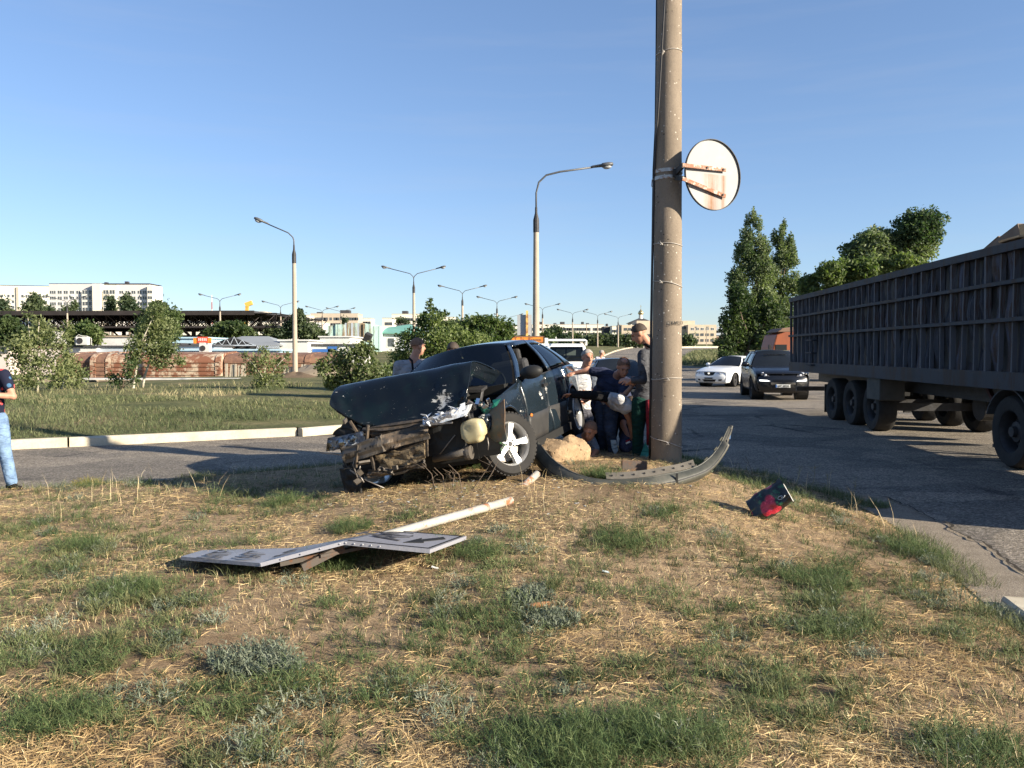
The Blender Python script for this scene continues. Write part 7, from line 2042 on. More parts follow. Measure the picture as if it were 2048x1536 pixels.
col = n.mix(n.ramp(n.noise(3, 6, .7), [(.5, 0.0), (.8, .35)]), col, (.5, .49, .46))
n.set(col, .6, 0, .3)
SR = .405
FR = Matrix.Rotation(math.pi / 2, 4, 'X')
MB().lathe([(0, 0), (SR - .007, 0), (SR - .007, -.004), (0, -.004)], 48, FR).build('disc', n.m, sg)
MB().lathe([(SR - .007, -.006), (SR, -.006), (SR, .022), (SR - .007, .022), (SR - .007, -.006)], 48, FR).build('rim', M['darksteel'], sg, smooth=False, angle=40)
MB().lathe([(0, 0), (SR - .02, 0), (SR - .02, -.002), (0, -.002)], 40, Matrix.Translation((0, .008, 0)) @ FR).build('face', mat('sign_face_white', (.75, .75, .74), rough=.4), sg)
rb = grimy('rusty_bracket', (.50, .45, .39), (.3, .24, .19), (.24, .10, .05), 9, .7, .75)
Mi = Matrix.Rotation(R(-27), 4, 'Z') @ Matrix.Translation(-c_)
def sgp(px, py, dd): return Mi @ at(px, py, dd)
for i, (a_, b_) in enumerate((((1364, 340), (1452, 338)), ((1366, 366), (1448, 391)))):
    p0 = Vector((-.47, -.045, hz(a_[1], 9.62) - c_.z)); p1 = Vector((.17, -.032, hz(b_[1], 9.62) - c_.z))
    br = MB().bar(p0, p1, .012, .045).build('bracket_arm', rb, sg, bevel=.003)
    for t_ in (.55, .93) if i == 0 else (.92,):
        q = p0.lerp(p1, t_); MB().lathe([(0, 0), (.012, 0), (.012, .012), (0, .012)], 8, Matrix.Translation(q + Vector((0, -.01, 0))) @ FR).build('bolt', M['darksteel'], br)
# clamp bands round the pole, belonging to the sign
zc_ = hz(347, 9.62)
galv = grimy('galvanised_band', (.42, .42, .41), (.25, .24, .23), (.24, .12, .06), 6, .5, .4, .5)
pc = Mi @ Vector((PX, PY, 0))
for z in (hz(339, 9.6), hz(353, 9.6)):
    zz_ = z - c_.z; r = r_at(z) + .004
    vs = []; fs = []; K = 40
    for k_ in range(K):
        t = 2 * math.pi * k_ / K
        for rr_, dz_ in ((r, -.02), (r, .02), (r + .006, .02), (r + .006, -.02)):
            vs.append((pc.x + rr_ * math.cos(t), pc.y + rr_ * math.sin(t), zz_ + dz_))
    for k_ in range(K):
        for q in range(4): fs.append((k_ * 4 + q, k_ * 4 + (q + 1) % 4, ((k_ + 1) % K) * 4 + (q + 1) % 4, ((k_ + 1) % K) * 4 + q))
    MB().add(vs, fs).build('clamp_band', galv, sg)
q0 = Mi @ at(1352, 346, 9.56)
MB().box(q0, (.07, .05, .09), (0, 0, R(-30))).bar(q0 + Vector((0, 0, .0)), Vector((-.46, -.045, hz(340, 9.62) - c_.z)), .03, .06).bar(q0 + Vector((0, 0, -.05)), Vector((-.46, -.045, hz(366, 9.62) - c_.z)), .03, .05).build('clamp_block', M['darksteel'], sg)

# --- boulders under the car
def boulder(label, pixc, d, rad, seed, m, rot=0):
    c = at(*pixc, d); mb = MB()
    g = np.random.default_rng(seed); dirs = g.normal(size=(14, 3)); dirs /= np.linalg.norm(dirs, axis=1)[:, None]; offs = g.uniform(.52, .95, 14)
    def f(a, b):
        th = math.pi * b; ph = 2 * math.pi * a
        v = np.array([math.sin(th) * math.cos(ph), math.sin(th) * math.sin(ph), math.cos(th)])
        dd = dirs @ v; r = 1.08
        for k_ in range(14):
            if dd[k_] > .05: r = min(r, offs[k_] / dd[k_])
        r *= 1 + .08 * float(fbm(v[0] * 3 + seed, v[2] * 3 + v[1] * 2, seed, 4)) + .015 * float(vnoise(v[0] * 16, v[2] * 16 + v[1] * 9, seed))
        return Vector((v[0] * rad[0] * r, v[1] * rad[1] * r, v[2] * rad[2] * r))
    mb.grid(f, 72, 40)
    o = mb.build('boulder', m, angle=22); o.location = c; o.rotation_euler = rot
    return tag(o, label, 'boulder', 'boulders under the car')
n = N('limestone')
f = n.noise(4, 9, .7); h = n.noise(35, 6, .8); pit = n.ramp(n.voro(14), [(.1, 1.0), (.2, 0.0)])
col = n.ramp(f, [(.3, (.27, .18, .105)), (.65, (.45, .325, .20))])
col = n.mix(n.ramp(h, [(.32, .6), (.5, 0.0)]), col, (.25, .17, .10)); col = n.mix(n.math('MULTIPLY', pit, n.ramp(n.noise(3), [(.45, 0.0), (.6, .7)])), col, (.13, .085, .05))
n.set(col, .95, 0, .15); n.bump(n.math('SUBTRACT', n.math('ADD', f, h), pit), .8, .02)
M['stone'] = n.m
boulder('large tan boulder beside the raised front wheel, its pointed top against the sill', (1102, 916), 9.5, (.37, .28, .35), 3, M['stone'], (R(8), R(24), R(10)))
boulder('rounder tan boulder right of the larger one, near the man on the ground', (1140, 908), 9.85, (.24, .22, .26), 9, M['stone'], (0, R(-10), R(40)))
boulder('small earthy stone in the shade below the front wheel', (1100, 945), 9.2, (.2, .16, .12), 5, M['dirt'], (0, 0, 0))

# --- torn-off bumper lying on the grass, its right end standing up
bp = empty('torn_bumper', label='torn-off car bumper lying on the grass in front of the pole, right end bent up', cat='bumper')
n = N('bumper_plastic')
f = n.noise(3, 8, .7); h = n.noise(24, 6, .8)
col = n.ramp(f, [(.3, (.035, .038, .033)), (.55, (.085, .084, .07)), (.75, (.16, .142, .112))])
col = n.mix(n.ramp(h, [(.62, 0.0), (.66, .8)]), col, (.06, .05, .055))
n.set(col, .45, 0, .4); n.bump(h, .15, .01)
M['bumper'] = n.m
ctr = [(1075, 905, 8.95), (1112, 945, 8.45), (1160, 970, 8.12), (1215, 977, 7.98), (1275, 975, 7.95), (1330, 967, 8.0), (1380, 952, 8.1), (1412, 935, 8.2), (1438, 905, 8.3), (1455, 868, 8.36), (1461, 852, 8.38)]
ctr = [at(*c) for c in ctr]
wid = [.24, .22, .19, .17, .17, .165, .13, .115, .095, .055, .02]
def bpt(u, v):
    t = u * (len(ctr) - 1); i = min(int(t), len(ctr) - 2)
    p = crl(ctr, u); w_ = wid[i] * (1 - (t - i)) + wid[i + 1] * (t - i)
    tg = (crl(ctr, min(1, u + .02)) - crl(ctr, max(0, u - .02))).normalized()
    side = tg.cross(Vector((0, 0, 1))).normalized()
    nz = side.cross(tg)
    if u < .28: nz = nz.lerp(Vector((0, 0, 1)), .5).normalized()
    a = (v - .5)
    return p + nz * (w_ * a) + side * (.07 * (1 - (2 * a) ** 2) + (.05 if v > .93 else 0) - (.05 if v > .965 else 0)) * (1 if u < .85 else .4) + Vector((0, 0, .008 * float(vnoise(u * 14, v * 3, 5))))
mb = MB(); mb.grid(bpt, 90, 14)
mb.build('skin', M['bumper'], bp, smooth=True, solid=.006)
def rail(v, du0, du1, r, m, nm, off=0.0):
    MB().tube([bpt(u, v) + Vector((0, off, 0)) for u in np.linspace(du0, du1, 34)], r, 6).build(nm, m, bp, smooth=True)
rail(.99, .02, .97, .010, M['bumper'], 'lip'); rail(.03, .02, .98, .012, M['bumper'], 'lip')
rail(.58, .02, .95, .008, M['darksteel'], 'moulding', -.002)
mb = MB()
def fl(u, v):
    uu = .30 + .33 * u; p = bpt(uu, .9); return p + Vector((0, .05 + .10 * v, .02 + .05 * v))
mb.grid(fl, 20, 3); fo = mb.build('mounting_flange', grimy('flange_plastic', (.17, .15, .12), (.08, .07, .055), None, 8, .6, .6), bp, solid=.006)
for q in range(9):
    p = fl(.06 + q * .11, .55); MB().lathe([(0, 0), (.011, 0), (.011, .006), (0, .006)], 8, Matrix.Translation(p + Vector((0, -.012, .002))) @ FR @ Matrix.Rotation(R(-40), 4, 'X')).build('hole', M['black'], fo)
for u_ in (.64, .72, .80, .86):
    p = bpt(u_, .97); MB().box(p + Vector((-.012, .004, .006)), (.045, .006, .03 + .01 * (u_ > .7)), (R(20), R(-60 * u_), R(15))).build('clip', M['bumper'], bp)
p = bpt(.53, .5); MB().box(p + Vector((0, -.004, 0)), (.02, .012, .17)).build('crack', M['black'], bp)
MB().bar(at(1461, 852, 8.38), at(1459, 878, 8.36), .018, .014).build('chrome_tip', M['chrome'], bp)
MB().box(at(1195, 973, 8.0), (.1, .01, .035), (0, R(12), 0)).build('reflector_recess', M['black'], bp)
# dark inner panel continuing under the car
MB().grid(lambda u, v: at(1075 + 70 * u, 898 + 62 * u + (34 - 8 * u) * v, 8.9 - .5 * u - .1 * v) + Vector((0, 0, .01 * float(vnoise(u * 6, v * 4, 2)))), 12, 6).build('inner_panel', M['black'], bp, solid=.01)
# --- small rusty steel plate standing at the pole foot
p = at(1268, 942, 8.75)
o = MB().box((0, 0, 0), (.27, .05, .22)).build('steel_plate', grimy('brown_steel', (.085, .07, .06), (.05, .04, .035), (.12, .07, .045), 5, .6, .6, .2), None, bevel=.006); o.location = p; o.rotation_euler = (R(-6), R(2), R(4)); tag(o, 'square brown steel box leaning at the foot of the pole', 'metal box')
# --- sign post stub and the fallen direction sign
post_m = grimy('white_post', (.36, .345, .31), (.22, .2, .175), (.30, .13, .06), 4, .6, .3)
fs = empty('fallen_sign', label='uprooted white direction sign with a black arrow lying on the grass on its bent post', cat='road sign')
def gpt(px, py, lift=0.0, it=6):
    """point of the island seen at a pixel"""
    d_ = 6.0
    lo, hi = 2.5, 13.5
    for _ in range(40):
        mid = (lo + hi) / 2; p_ = at(px, py, mid)
        if p_.z > float(isl_z(p_.x, p_.y)) + lift: lo = mid
        else: hi = mid
    return at(px, py, (lo + hi) / 2)
p0 = gpt(1022, 1001, .04); p1 = at(880, 1046, 6.72); p2 = at(790, 1062, 6.35); p3 = at(700, 1098, 5.95)
p3 = at(705, 1090, 5.95)
MB().tube([p0, p0.lerp(p3, .5), p3], .035, 14).build('post', post_m, fs, smooth=True)
MB().tube([p0.lerp(p3, .16), p0.lerp(p3, .18)], .038, 14).build('post_joint', post_m, fs)
signw = grimy('sign_white', (.25, .25, .28), (.19, .188, .2), None, 2.5, .45, .35)
# flat arrow panel: corners in world space
A_ = at(688, 1082, 5.55); B_ = at(860, 1099, 5.45); C_ = at(933, 1072, 6.05); D_ = at(785, 1060, 6.38)
def slab(c4, th, name, m, parent, rad=0):
    nrm = (c4[1] - c4[0]).cross(c4[3] - c4[0]).normalized()
    if nrm.z < 0: nrm = -nrm
    mb = MB(); q = lambda u, v: c4[0].lerp(c4[1], u).lerp(c4[3].lerp(c4[2], u), v)
    mb.grid(q, 10, 10); mb.grid(lambda u, v: q(u, v) - nrm * th, 10, 10)
    for (p, r_) in ((0, 1), (1, 2), (2, 3), (3, 0)):
        mb.grid(lambda u, v: c4[p].lerp(c4[r_], u) - nrm * th * v, 10, 1)
    return mb.build(name, m, parent, fix=False), nrm
pa, nrm = slab([A_, B_, C_, D_], .026, 'arrow_panel', signw, fs)
def on_panel(c4, u, v, lift=.003):
    nrm_ = (c4[1] - c4[0]).cross(c4[3] - c4[0]).normalized(); nrm_ = nrm_ if nrm_.z > 0 else -nrm_
    return c4[0].lerp(c4[1], u).lerp(c4[3].lerp(c4[2], u), v) + nrm_ * lift
c4 = [A_, B_, C_, D_]
for (u0, v0, u1, v1) in ((.02, .045, .965, .045), (.965, .045, .965, .955), (.965, .955, .05, .955)):
    a_, b_ = on_panel(c4, u0, v0), on_panel(c4, u1, v1)
    MB().bar(a_, b_, .014, .003, up=nrm).build('border', M['black'], pa)
arrow = [(.64, .70), (.645, .30), (.655, .24), (.62, .24), (.0, 0)]
ap = [(.575, .22), (.615, .60), (.655, .50), (.80, .78), (.885, .66), (.735, .40), (.775, .32)]
pts = [on_panel(c4, u, v, .004) for u, v in ap]; k_ = len(pts)
MB().add(pts + [p - nrm * .003 for p in pts], [tuple(range(k_)), tuple(range(2 * k_ - 1, k_ - 1, -1))] + [(i, (i + 1) % k_, k_ + (i + 1) % k_, k_ + i) for i in range(k_)]).build('arrow', M['black'], pa)
M['faded'] = mat('faded_black', (.07, .07, .08), (.035, .035, .04), 20, .6)
def panel_text(c4, txt, u, v, size, parent, flip=False, lift=.004):
    o_ = on_panel(c4, u, v, lift); ex = (c4[3] - c4[0]).normalized(); nz_ = (c4[1] - c4[0]).cross(c4[3] - c4[0]).normalized(); nz_ = nz_ if nz_.z > 0 else -nz_
    ey = nz_.cross(ex); 
    if flip: ex, ey = -ex, -ey
    M4 = Matrix((( ex.x, ey.x, nz_.x, o_.x), (ex.y, ey.y, nz_.y, o_.y), (ex.z, ey.z, nz_.z, o_.z), (0, 0, 0, 1)))
    return text_mesh(txt, size, M['faded'], 'lettering', parent, M4, .001)
panel_text(c4, 'AD', .30, .60, .36, pa); panel_text(c4, 'TI', .07, .60, .36, pa)
# bent panel sloping down to the left: two facets
E_ = at(520, 1126, 5.42); F_ = at(362, 1113, 5.75); G_ = at(405, 1100, 6.25); H_ = at(590, 1096, 6.12)
pb1, n1 = slab([E_, A_, D_, H_], .026, 'bent_panel', signw, fs)
pb2, n2 = slab([E_ - (A_ - E_) * .002, H_, G_, F_], .024, 'bent_panel', signw, fs)
c42 = [F_, E_, H_, G_]
panel_text(c42, 'KATEC', .36, .42, .24, pb2); panel_text(c42, 'KATPI', .74, .50, .24, pb2)
panel_text([E_, A_, D_, H_], 'KA', .06, .55, .26, pb1)
for i in range(0, 9, 2):
    p = E_.lerp(A_, i / 8.5) - n1 * .012
    MB().ball(p + Vector((0, -.002, 0)), .006, 6).build('rivet', M['chrome'], pb1)
for i in range(5):
    MB().ball(A_.lerp(B_, .02 + i * .1) - nrm * .012 + Vector((0, -.002, 0)), .006, 6).build('rivet', M['chrome'], pa)
rst = grimy('rusty_angle', (.075, .062, .052), (.045, .035, .028), (.11, .05, .025), 6, .8, .4)
dn = Vector((0, 0, -.12))
MB().bar(E_.lerp(H_, .12) + Vector((.25, 0, -.045)), A_.lerp(D_, .12) + Vector((-.05, 0, -.05)), .03, .05).build('back_rail', rst, fs)
MB().bar(at(560, 1128, 5.5), at(735, 1092, 5.75), .02, .03).build('back_rail', rst, fs)
MB().bar(at(640, 1112, 5.55), at(735, 1092, 5.75), .03, .02).build('back_rail', rst, fs)
# post stub
a_ = gpt(1045, 975, -.02); b_ = at(1074, 948, 8.3)
o = MB().tube([a_, b_], .037, 14).build('post_stub', post_m, None, smooth=True); tag(o, 'broken stump of the white sign post sticking up beside the front wheel', 'post stump')
# --- plastic shopping bag with roses
c_ = gpt(1545, 1035, .0)
c_.z += .075
bag = empty('shopping_bag', c_, (R(48), R(-30), R(-14)), label='black shopping bag printed with red roses and white scrolls lying on the grass', cat='bag')
n = N('bag_print')
vo = n.n('ShaderNodeTexVoronoi'); vo.inputs['Scale'].default_value = 7.5; n.l(n.mapped((1, .6, 1)), vo.inputs['Vector'])
sp = n.n('ShaderNodeSeparateXYZ'); n.l(n.co(), sp.inputs[0])
dia = n.math('ADD', n.math('MULTIPLY', sp.outputs[0], .55), n.math('MULTIPLY', sp.outputs[2], .35))
rs = n.ramp(n.math('ADD', vo.outputs['Distance'], n.math('MULTIPLY', n.math('ABSOLUTE', n.math('SUBTRACT', sp.outputs[0], -.03)), .9)), [(.50, 1.0), (.57, 0.0)])
pet = n.ramp(n.noise(28, 4, .7), [(.35, (.28, .01, .025)), (.6, (.55, .03, .06)), (.75, (.75, .2, .24))])
gr = n.ramp(n.noise(11, 4, .7), [(.54, 0.0), (.6, 1.0)])
base_ = n.mix(gr, (.012, .012, .013), (.02, .09, .045))
n.set(n.mix(rs, base_, pet), .3, 0, .5); n.bump(n.noise(9, 5, .6), .5, .03)
M['bagprint'] = n.m
def bagf(a, b):
    # local: x along length (top at +x), y depth, z up: a crumpled flat box
    x = -.19 + .40 * b; t = 2 * math.pi * a
    c2, s2 = math.cos(t), math.sin(t)
    sq = lambda v: math.copysign(abs(v) ** .5, v)
    y = .125 * sq(c2) * (1 - .1 * b); z = .075 * sq(s2) * (1 - .25 * b)
    z += .010 * float(vnoise(x * 18, t * 3, 3)) + .075 + .1 * b
    return Vector((x * .9, y + .012 * float(vnoise(x * 14, t * 2, 7)), z))
mb = MB(); mb.grid(bagf, 40, 22)
mb.add([bagf(k_ / 24, 0) for k_ in range(24)], [tuple(range(24))])
bag.scale = (.98, .98, .98)
bo = mb.build('bag_body', M['bagprint'], bag, smooth=True, angle=50)
MB().tube([bagf(.86, b_) + Vector((0, -.004, .0)) for b_ in np.linspace(.05, 1, 10)], .004, 5).build('white_edge', M['shoes_white'], bag, smooth=True)
MB().tube([bagf(k_, 1.0) for k_ in np.linspace(.62, .9, 8)], .005, 5).build('white_edge', M['shoes_white'], bag, smooth=True)
def scroll(cx, cb, s_, m):
    # scrollwork printed on the bag, laid on its surface
    pts = []
    for q in range(15):
        t = q * .55; r_ = s_ * (.12 + .06 * q / 2)
        pts.append(bagf((cx + r_ * math.cos(t) * .10) % 1, min(1, max(0, cb + r_ * math.sin(t) * .35))) * 1.0 + Vector((0, -.003, .003)))
    MB().tube(pts, .0032, 5).build('scroll_print', m, bag, smooth=True)
scroll(.78, .80, .8, M['shoes_white']); scroll(.30, .80, .6, M['greywall']); scroll(.92, .55, .5, M['shoes_white'])
# small litter and a stick
o = MB().tube([gpt(1046, 1214, .015), gpt(1070, 1212, .03), gpt(1098, 1206, .02)], [.018, .02, .012], 7).build('stick', mat('broken_wood', (.3, .15, .07), (.18, .09, .045), 12, .9), None, smooth=True); tag(o, 'short broken reddish stick on the grass in the middle foreground', 'stick')
for px, py, lb, c in ((1212, 1143, 'tiny pale blue scrap of litter on the grass below the fallen sign, right', (.5, .58, .62)), (870, 1135, 'pale scrap of paper on the grass under the arrow panel', (.6, .6, .6))):
    p = gpt(px, py, .01); o = MB().box((0, 0, 0), (.05, .02, .004), (.2, .3, 0)).build('litter', mat('litter_' + str(px), c), None); o.location = p; tag(o, lb, 'litter')
# ================================================================ grass and weeds (nobody could count these: stuff)
rng = np.random.default_rng(77)
def blades(name, P, h, w, lean, tint, m, az=None, curve=.35, parent=None):
    """P (N,3) roots; h heights; w widths; lean angle from vertical (rad)"""
    n = len(P)
    az = rng.random(n) * 2 * np.pi if az is None else az
    hd = np.stack([np.cos(az), np.sin(az), 0 * az], 1)
    sd = np.stack([-np.sin(az), np.cos(az), 0 * az], 1)
    roll = rng.normal(0, .5, n)
    up = np.array([0, 0, 1.0])
    d1 = hd * np.sin(lean)[:, None] + up * np.cos(lean)[:, None]
    l2 = np.clip(lean + curve * (.5 + rng.random(n)), 0, 1.75)
    d2 = hd * np.sin(l2)[:, None] + up * np.cos(l2)[:, None]
    s = (sd * np.cos(roll)[:, None] + np.cross(d1, sd) * np.sin(roll)[:, None]) * (w / 2)[:, None]
    m1 = P + d1 * (h * .5)[:, None]; t = m1 + d2 * (h * .5)[:, None]
    v = np.stack([P - s, P + s, m1 + s * .8, m1 - s * .8, t], 1).reshape(-1, 3)
    a = np.arange(n) * 5
    f = np.concatenate([np.stack([a, a + 1, a + 2], 1), np.stack([a, a + 2, a + 3], 1), np.stack([a + 3, a + 2, a + 4], 1)])
    return mesh_np(name, v, f, m, np.repeat(np.clip(tint, 0, 1), 5), parent)
def blade_mat(name, stops, trans=.3):
    n = N(name)
    col = n.ramp(n.attr('tint'), stops)
    n.set(col, .65, 0, .25)
    tr = n.n('ShaderNodeBsdfTranslucent'); n.l(col, tr.inputs['Color'])
    mx = n.n('ShaderNodeMixShader'); mx.inputs[0].default_value = trans
    n.l(n.b.outputs[0], mx.inputs[1]); n.l(tr.outputs[0], mx.inputs[2]); n.l(mx.outputs[0], n.out.inputs['Surface'])
    return n.m
STRAW = blade_mat('straw', [(0, (.24, .145, .07)), (.4, (.56, .40, .195)), (.75, (.74, .58, .32)), (1, (.82, .69, .46))], .2)
GREEN = blade_mat('green_blade', [(0, (.03, .052, .02)), (.4, (.095, .12, .048)), (.75, (.17, .185, .085)), (1, (.28, .27, .13))], .3)
FEN = blade_mat('feathery_green', [(0, (.045, .08, .03)), (.5, (.10, .15, .055)), (1, (.22, .26, .11))], .35)
SAGE = blade_mat('sage_leaf', [(0, (.07, .09, .06)), (.5, (.15, .18, .12)), (1, (.29, .31, .23))], .25)

# where the photograph's green patches lie, in pixels (x, y, rx, ry, strength)
GP = [(80, 1040, 130, 30, .8), (160, 1110, 90, 34, 1), (300, 1080, 110, 40, .5), (40, 1180, 60, 40, .5), (250, 1200, 110, 45, 1), (60, 1300, 70, 60, .6), (180, 1320, 60, 50, .9), (110, 1440, 90, 40, 1), (600, 1010, 70, 26, .8), (530, 985, 90, 18, .8), (430, 1010, 60, 30, .5),
      (340, 1230, 50, 50, .9), (820, 1030, 70, 24, .8), (700, 1130, 60, 24, .9), (960, 1130, 90, 34, .9), (1010, 1060, 60, 24, .6), (940, 1260, 80, 60, .8), (860, 1210, 60, 24, .5), (880, 1110, 60, 20, .6), (1100, 1200, 110, 50, .8), (1040, 1260, 70, 40, .7), (1240, 1090, 90, 36, .9), (1340, 1020, 60, 20, .6), (1180, 1060, 60, 24, .4),
      (1470, 1100, 70, 26, .9), (1600, 1010, 70, 30, .6), (1560, 1050, 40, 24, .6), (1700, 1050, 70, 30, .7), (1640, 1180, 130, 56, 1), (1690, 1270, 100, 50, .9), (1840, 1110, 110, 34, 1), (1900, 1200, 120, 44, .8), (1980, 1290, 90, 50, .9), (1700, 1130, 60, 24, .7), (1380, 1350, 140, 50, .7), (1480, 1400, 110, 50, .6), (1640, 1420, 130, 60, .9), (1480, 1270, 70, 30, .3),
      (1100, 1340, 90, 50, .6), (1180, 1480, 170, 70, 1), (1360, 1480, 110, 60, 1), (1540, 1500, 60, 40, .5), (1960, 1510, 90, 50, 1), (420, 1400, 160, 50, .45), (540, 1430, 120, 50, .4), (300, 1300, 60, 30, .4), (740, 1420, 90, 40, .25), (700, 1480, 120, 40, .3), (1480, 960, 60, 14, .9), (1560, 975, 60, 14, .8), (1450, 985, 60, 16, .4), (200, 1010, 80, 20, .6), (360, 965, 60, 14, .8), (180, 975, 60, 12, .8)]
def project(P):
    w = P - np.array([0, 0, EYE]); c, s = math.cos(PITCH), math.sin(PITCH)
    d = w[:, 1] * c - w[:, 2] * s; u = w[:, 2] * c + w[:, 1] * s
    d = np.where(d < .2, .2, d)
    return 1024 + FPX * w[:, 0] / d, 768 - FPX * u / d
# the patches as places on the ground
GW = []
for px, py, rx, ry, st in GP:
    p = gpt(min(max(px, -200), 2240), min(py, 1600)); q = gpt(px, min(py + ry, 1700)); r_ = gpt(px, py - ry * .8) if py - ry > 940 else p
    GW.append((p.x, p.y, rx / FPX * p.y, max(.12, abs(p.y - q.y), abs(r_.y - p.y) * .6), st))
def greenness(x, y):
    g = .10 + .26 * fbm(x * .9, y * .9, 51, 3) + .34 * fbm(x * 2.6, y * 2.6, 55, 2)
    for cx, cy, rx, ry, st in GW:
        q = ((x - cx) / rx) ** 2 + ((y - cy) / ry) ** 2
        g = g + st * .85 * np.exp(-q * 1.1)
    out = (y < 2.6) | (np.abs(x) > .62 * y + .6)
    return np.where(out, g + .25, g)
def sample(n, x0, x1, y0, y1, near=True):
    y = y0 * (y1 / y0) ** rng.random(n) if near else y0 + (y1 - y0) * rng.random(n)
    x = x0 + (x1 - x0) * rng.random(n)
    if near: x = x * (.18 + y / y1 * .82)       # fan, denser in front
    ok = poly_dist(x, y, ISLS) > .05 + .16 * fbm(x * 2, y * 2, 61, 2)
    return x[ok], y[ok]
def roots(x, y, sink=.006):
    return np.stack([x, y, isl_z(x, y) - sink], 1)
GREEN_Z = None
# lying straw
x, y = sample(330000, -9.5, 9.5, 2.2, 14.2)
g = greenness(x, y)
bare = fbm(x * 1.1 + 9, y * 1.1, 71, 3)
keep = rng.random(len(x)) < np.clip(.95 - 1.0 * np.clip(g, 0, 1), .12, 1) * np.clip(.95 - 2.2 * np.clip(bare - .05, 0, 1), .06, 1) * np.clip(1.0 + 1.6 * fbm(x * 3.2, y * 3.2, 73, 2), .2, 1)
x, y = x[keep], y[keep]; n_ = len(x)
P_ = roots(x, y, -.004); P_[:, 2] += .018 * rng.random(n_)
dr = .25 + .75 * (vnoise(x * .7, y * .7, 81) * .5 + .5)
o = blades('dry_straw', P_,   .03 + .085 * rng.random(n_) ** 1.7, .0016 + .0026 * rng.random(n_), 1.25 + .35 * rng.random(n_), np.clip(.52 * dr + .30 * rng.random(n_) + .05 * rng.normal(size=n_), 0, 1), STRAW, az=vnoise(x * .6, y * .6, 83) * 4 + rng.normal(0, 1.9, n_), curve=.12)
tag(o, kind='stuff')
# standing dry stubble
x, y = sample(42000, -9.5, 9.5, 2.2, 14.2)
k_ = (vnoise(x * .8, y * .8, 91) + .5 * vnoise(x * 2.5, y * 2.5, 92)) > .05
x, y = x[k_], y[k_]; n_ = len(x)
o = blades('dry_stubble', roots(x, y),   .025 + .055 * rng.random(n_) ** 2, .0014 + .0018 * rng.random(n_), .1 + .5 * rng.random(n_), .3 + .7 * rng.random(n_), STRAW)
tag(o, kind='stuff')
# green grass in tufts
x, y = sample(430000, -9.5, 9.5, 2.2, 14.2)
# pull towards tuft centres
tx, ty = np.round(x * 7 + vnoise(x * 7, y * 7, 3)) / 7, np.round(y * 7 + vnoise(x * 7, y * 7, 4)) / 7
jx = .05 * vnoise(tx * 31, ty * 37, 5); jy = .05 * vnoise(tx * 33, ty * 29, 6)
x = x * .5 + (tx + jx) * .5; y = y * .5 + (ty + jy) * .5
g = greenness(x, y)
keep = rng.random(len(x)) < np.clip((g + .16) * .85, .03, .95)
x, y, g = x[keep], y[keep], g[keep]; n_ = len(x)
th = .6 + .55 * vnoise(tx[keep] * 13, ty[keep] * 17, 8)
o = blades('green_grass', roots(x, y), (.035 + .075 * rng.random(n_) + .05 * np.clip(g, 0, 1)) * th * 1.15, .002 + .003 * rng.random(n_), .25 + .75 * rng.random(n_), np.clip(.42 + .28 * vnoise(x * .9, y * .9, 95) + .22 * rng.normal(size=n_) + .12 * th, 0, 1), GREEN, curve=.55)
tag(o, kind='stuff')
# ragged grass along the island edge
e_ = []
for i in range(26000):
    pass
t = rng.integers(0, len(ISLS), 60000); f = rng.random(60000)[:, None]
pp = ISLS[t] * (1 - f) + ISLS[(t + 1) % len(ISLS)] * f + rng.normal(0, .12, (60000, 2))
ok = (pp[:, 1] > 2) & (np.abs(pp[:, 0]) < 9) & (fbm(pp[:, 0] * 1.3, pp[:, 1] * 1.3, 101, 2) > -.08) & (poly_dist(pp[:, 0], pp[:, 1], ISLS) > -.10)
pp = pp[ok]; n_ = len(pp)
o = blades('edge_grass', roots(pp[:, 0], pp[:, 1]), .05 + .13 * rng.random(n_) ** 1.6, .002 + .003 * rng.random(n_), .15 + .6 * rng.random(n_), .25 + .6 * rng.random(n_), GREEN, curve=.5)
tag(o, kind='stuff')
# tall dry stalks
x, y = sample(2600, -9, 9, 2.4, 14); k_ = vnoise(x * .5 + 3, y * .5, 111) > .1; x, y = x[k_], y[k_]; n_ = len(x)
o = blades('tall_stalks', roots(x, y), .14 + .2 * rng.random(n_) ** 2, .0022 + .0015 * rng.random(n_), .05 + .5 * rng.random(n_), .5 + .5 * rng.random(n_), STRAW, curve=.3)
tag(o, kind='stuff')

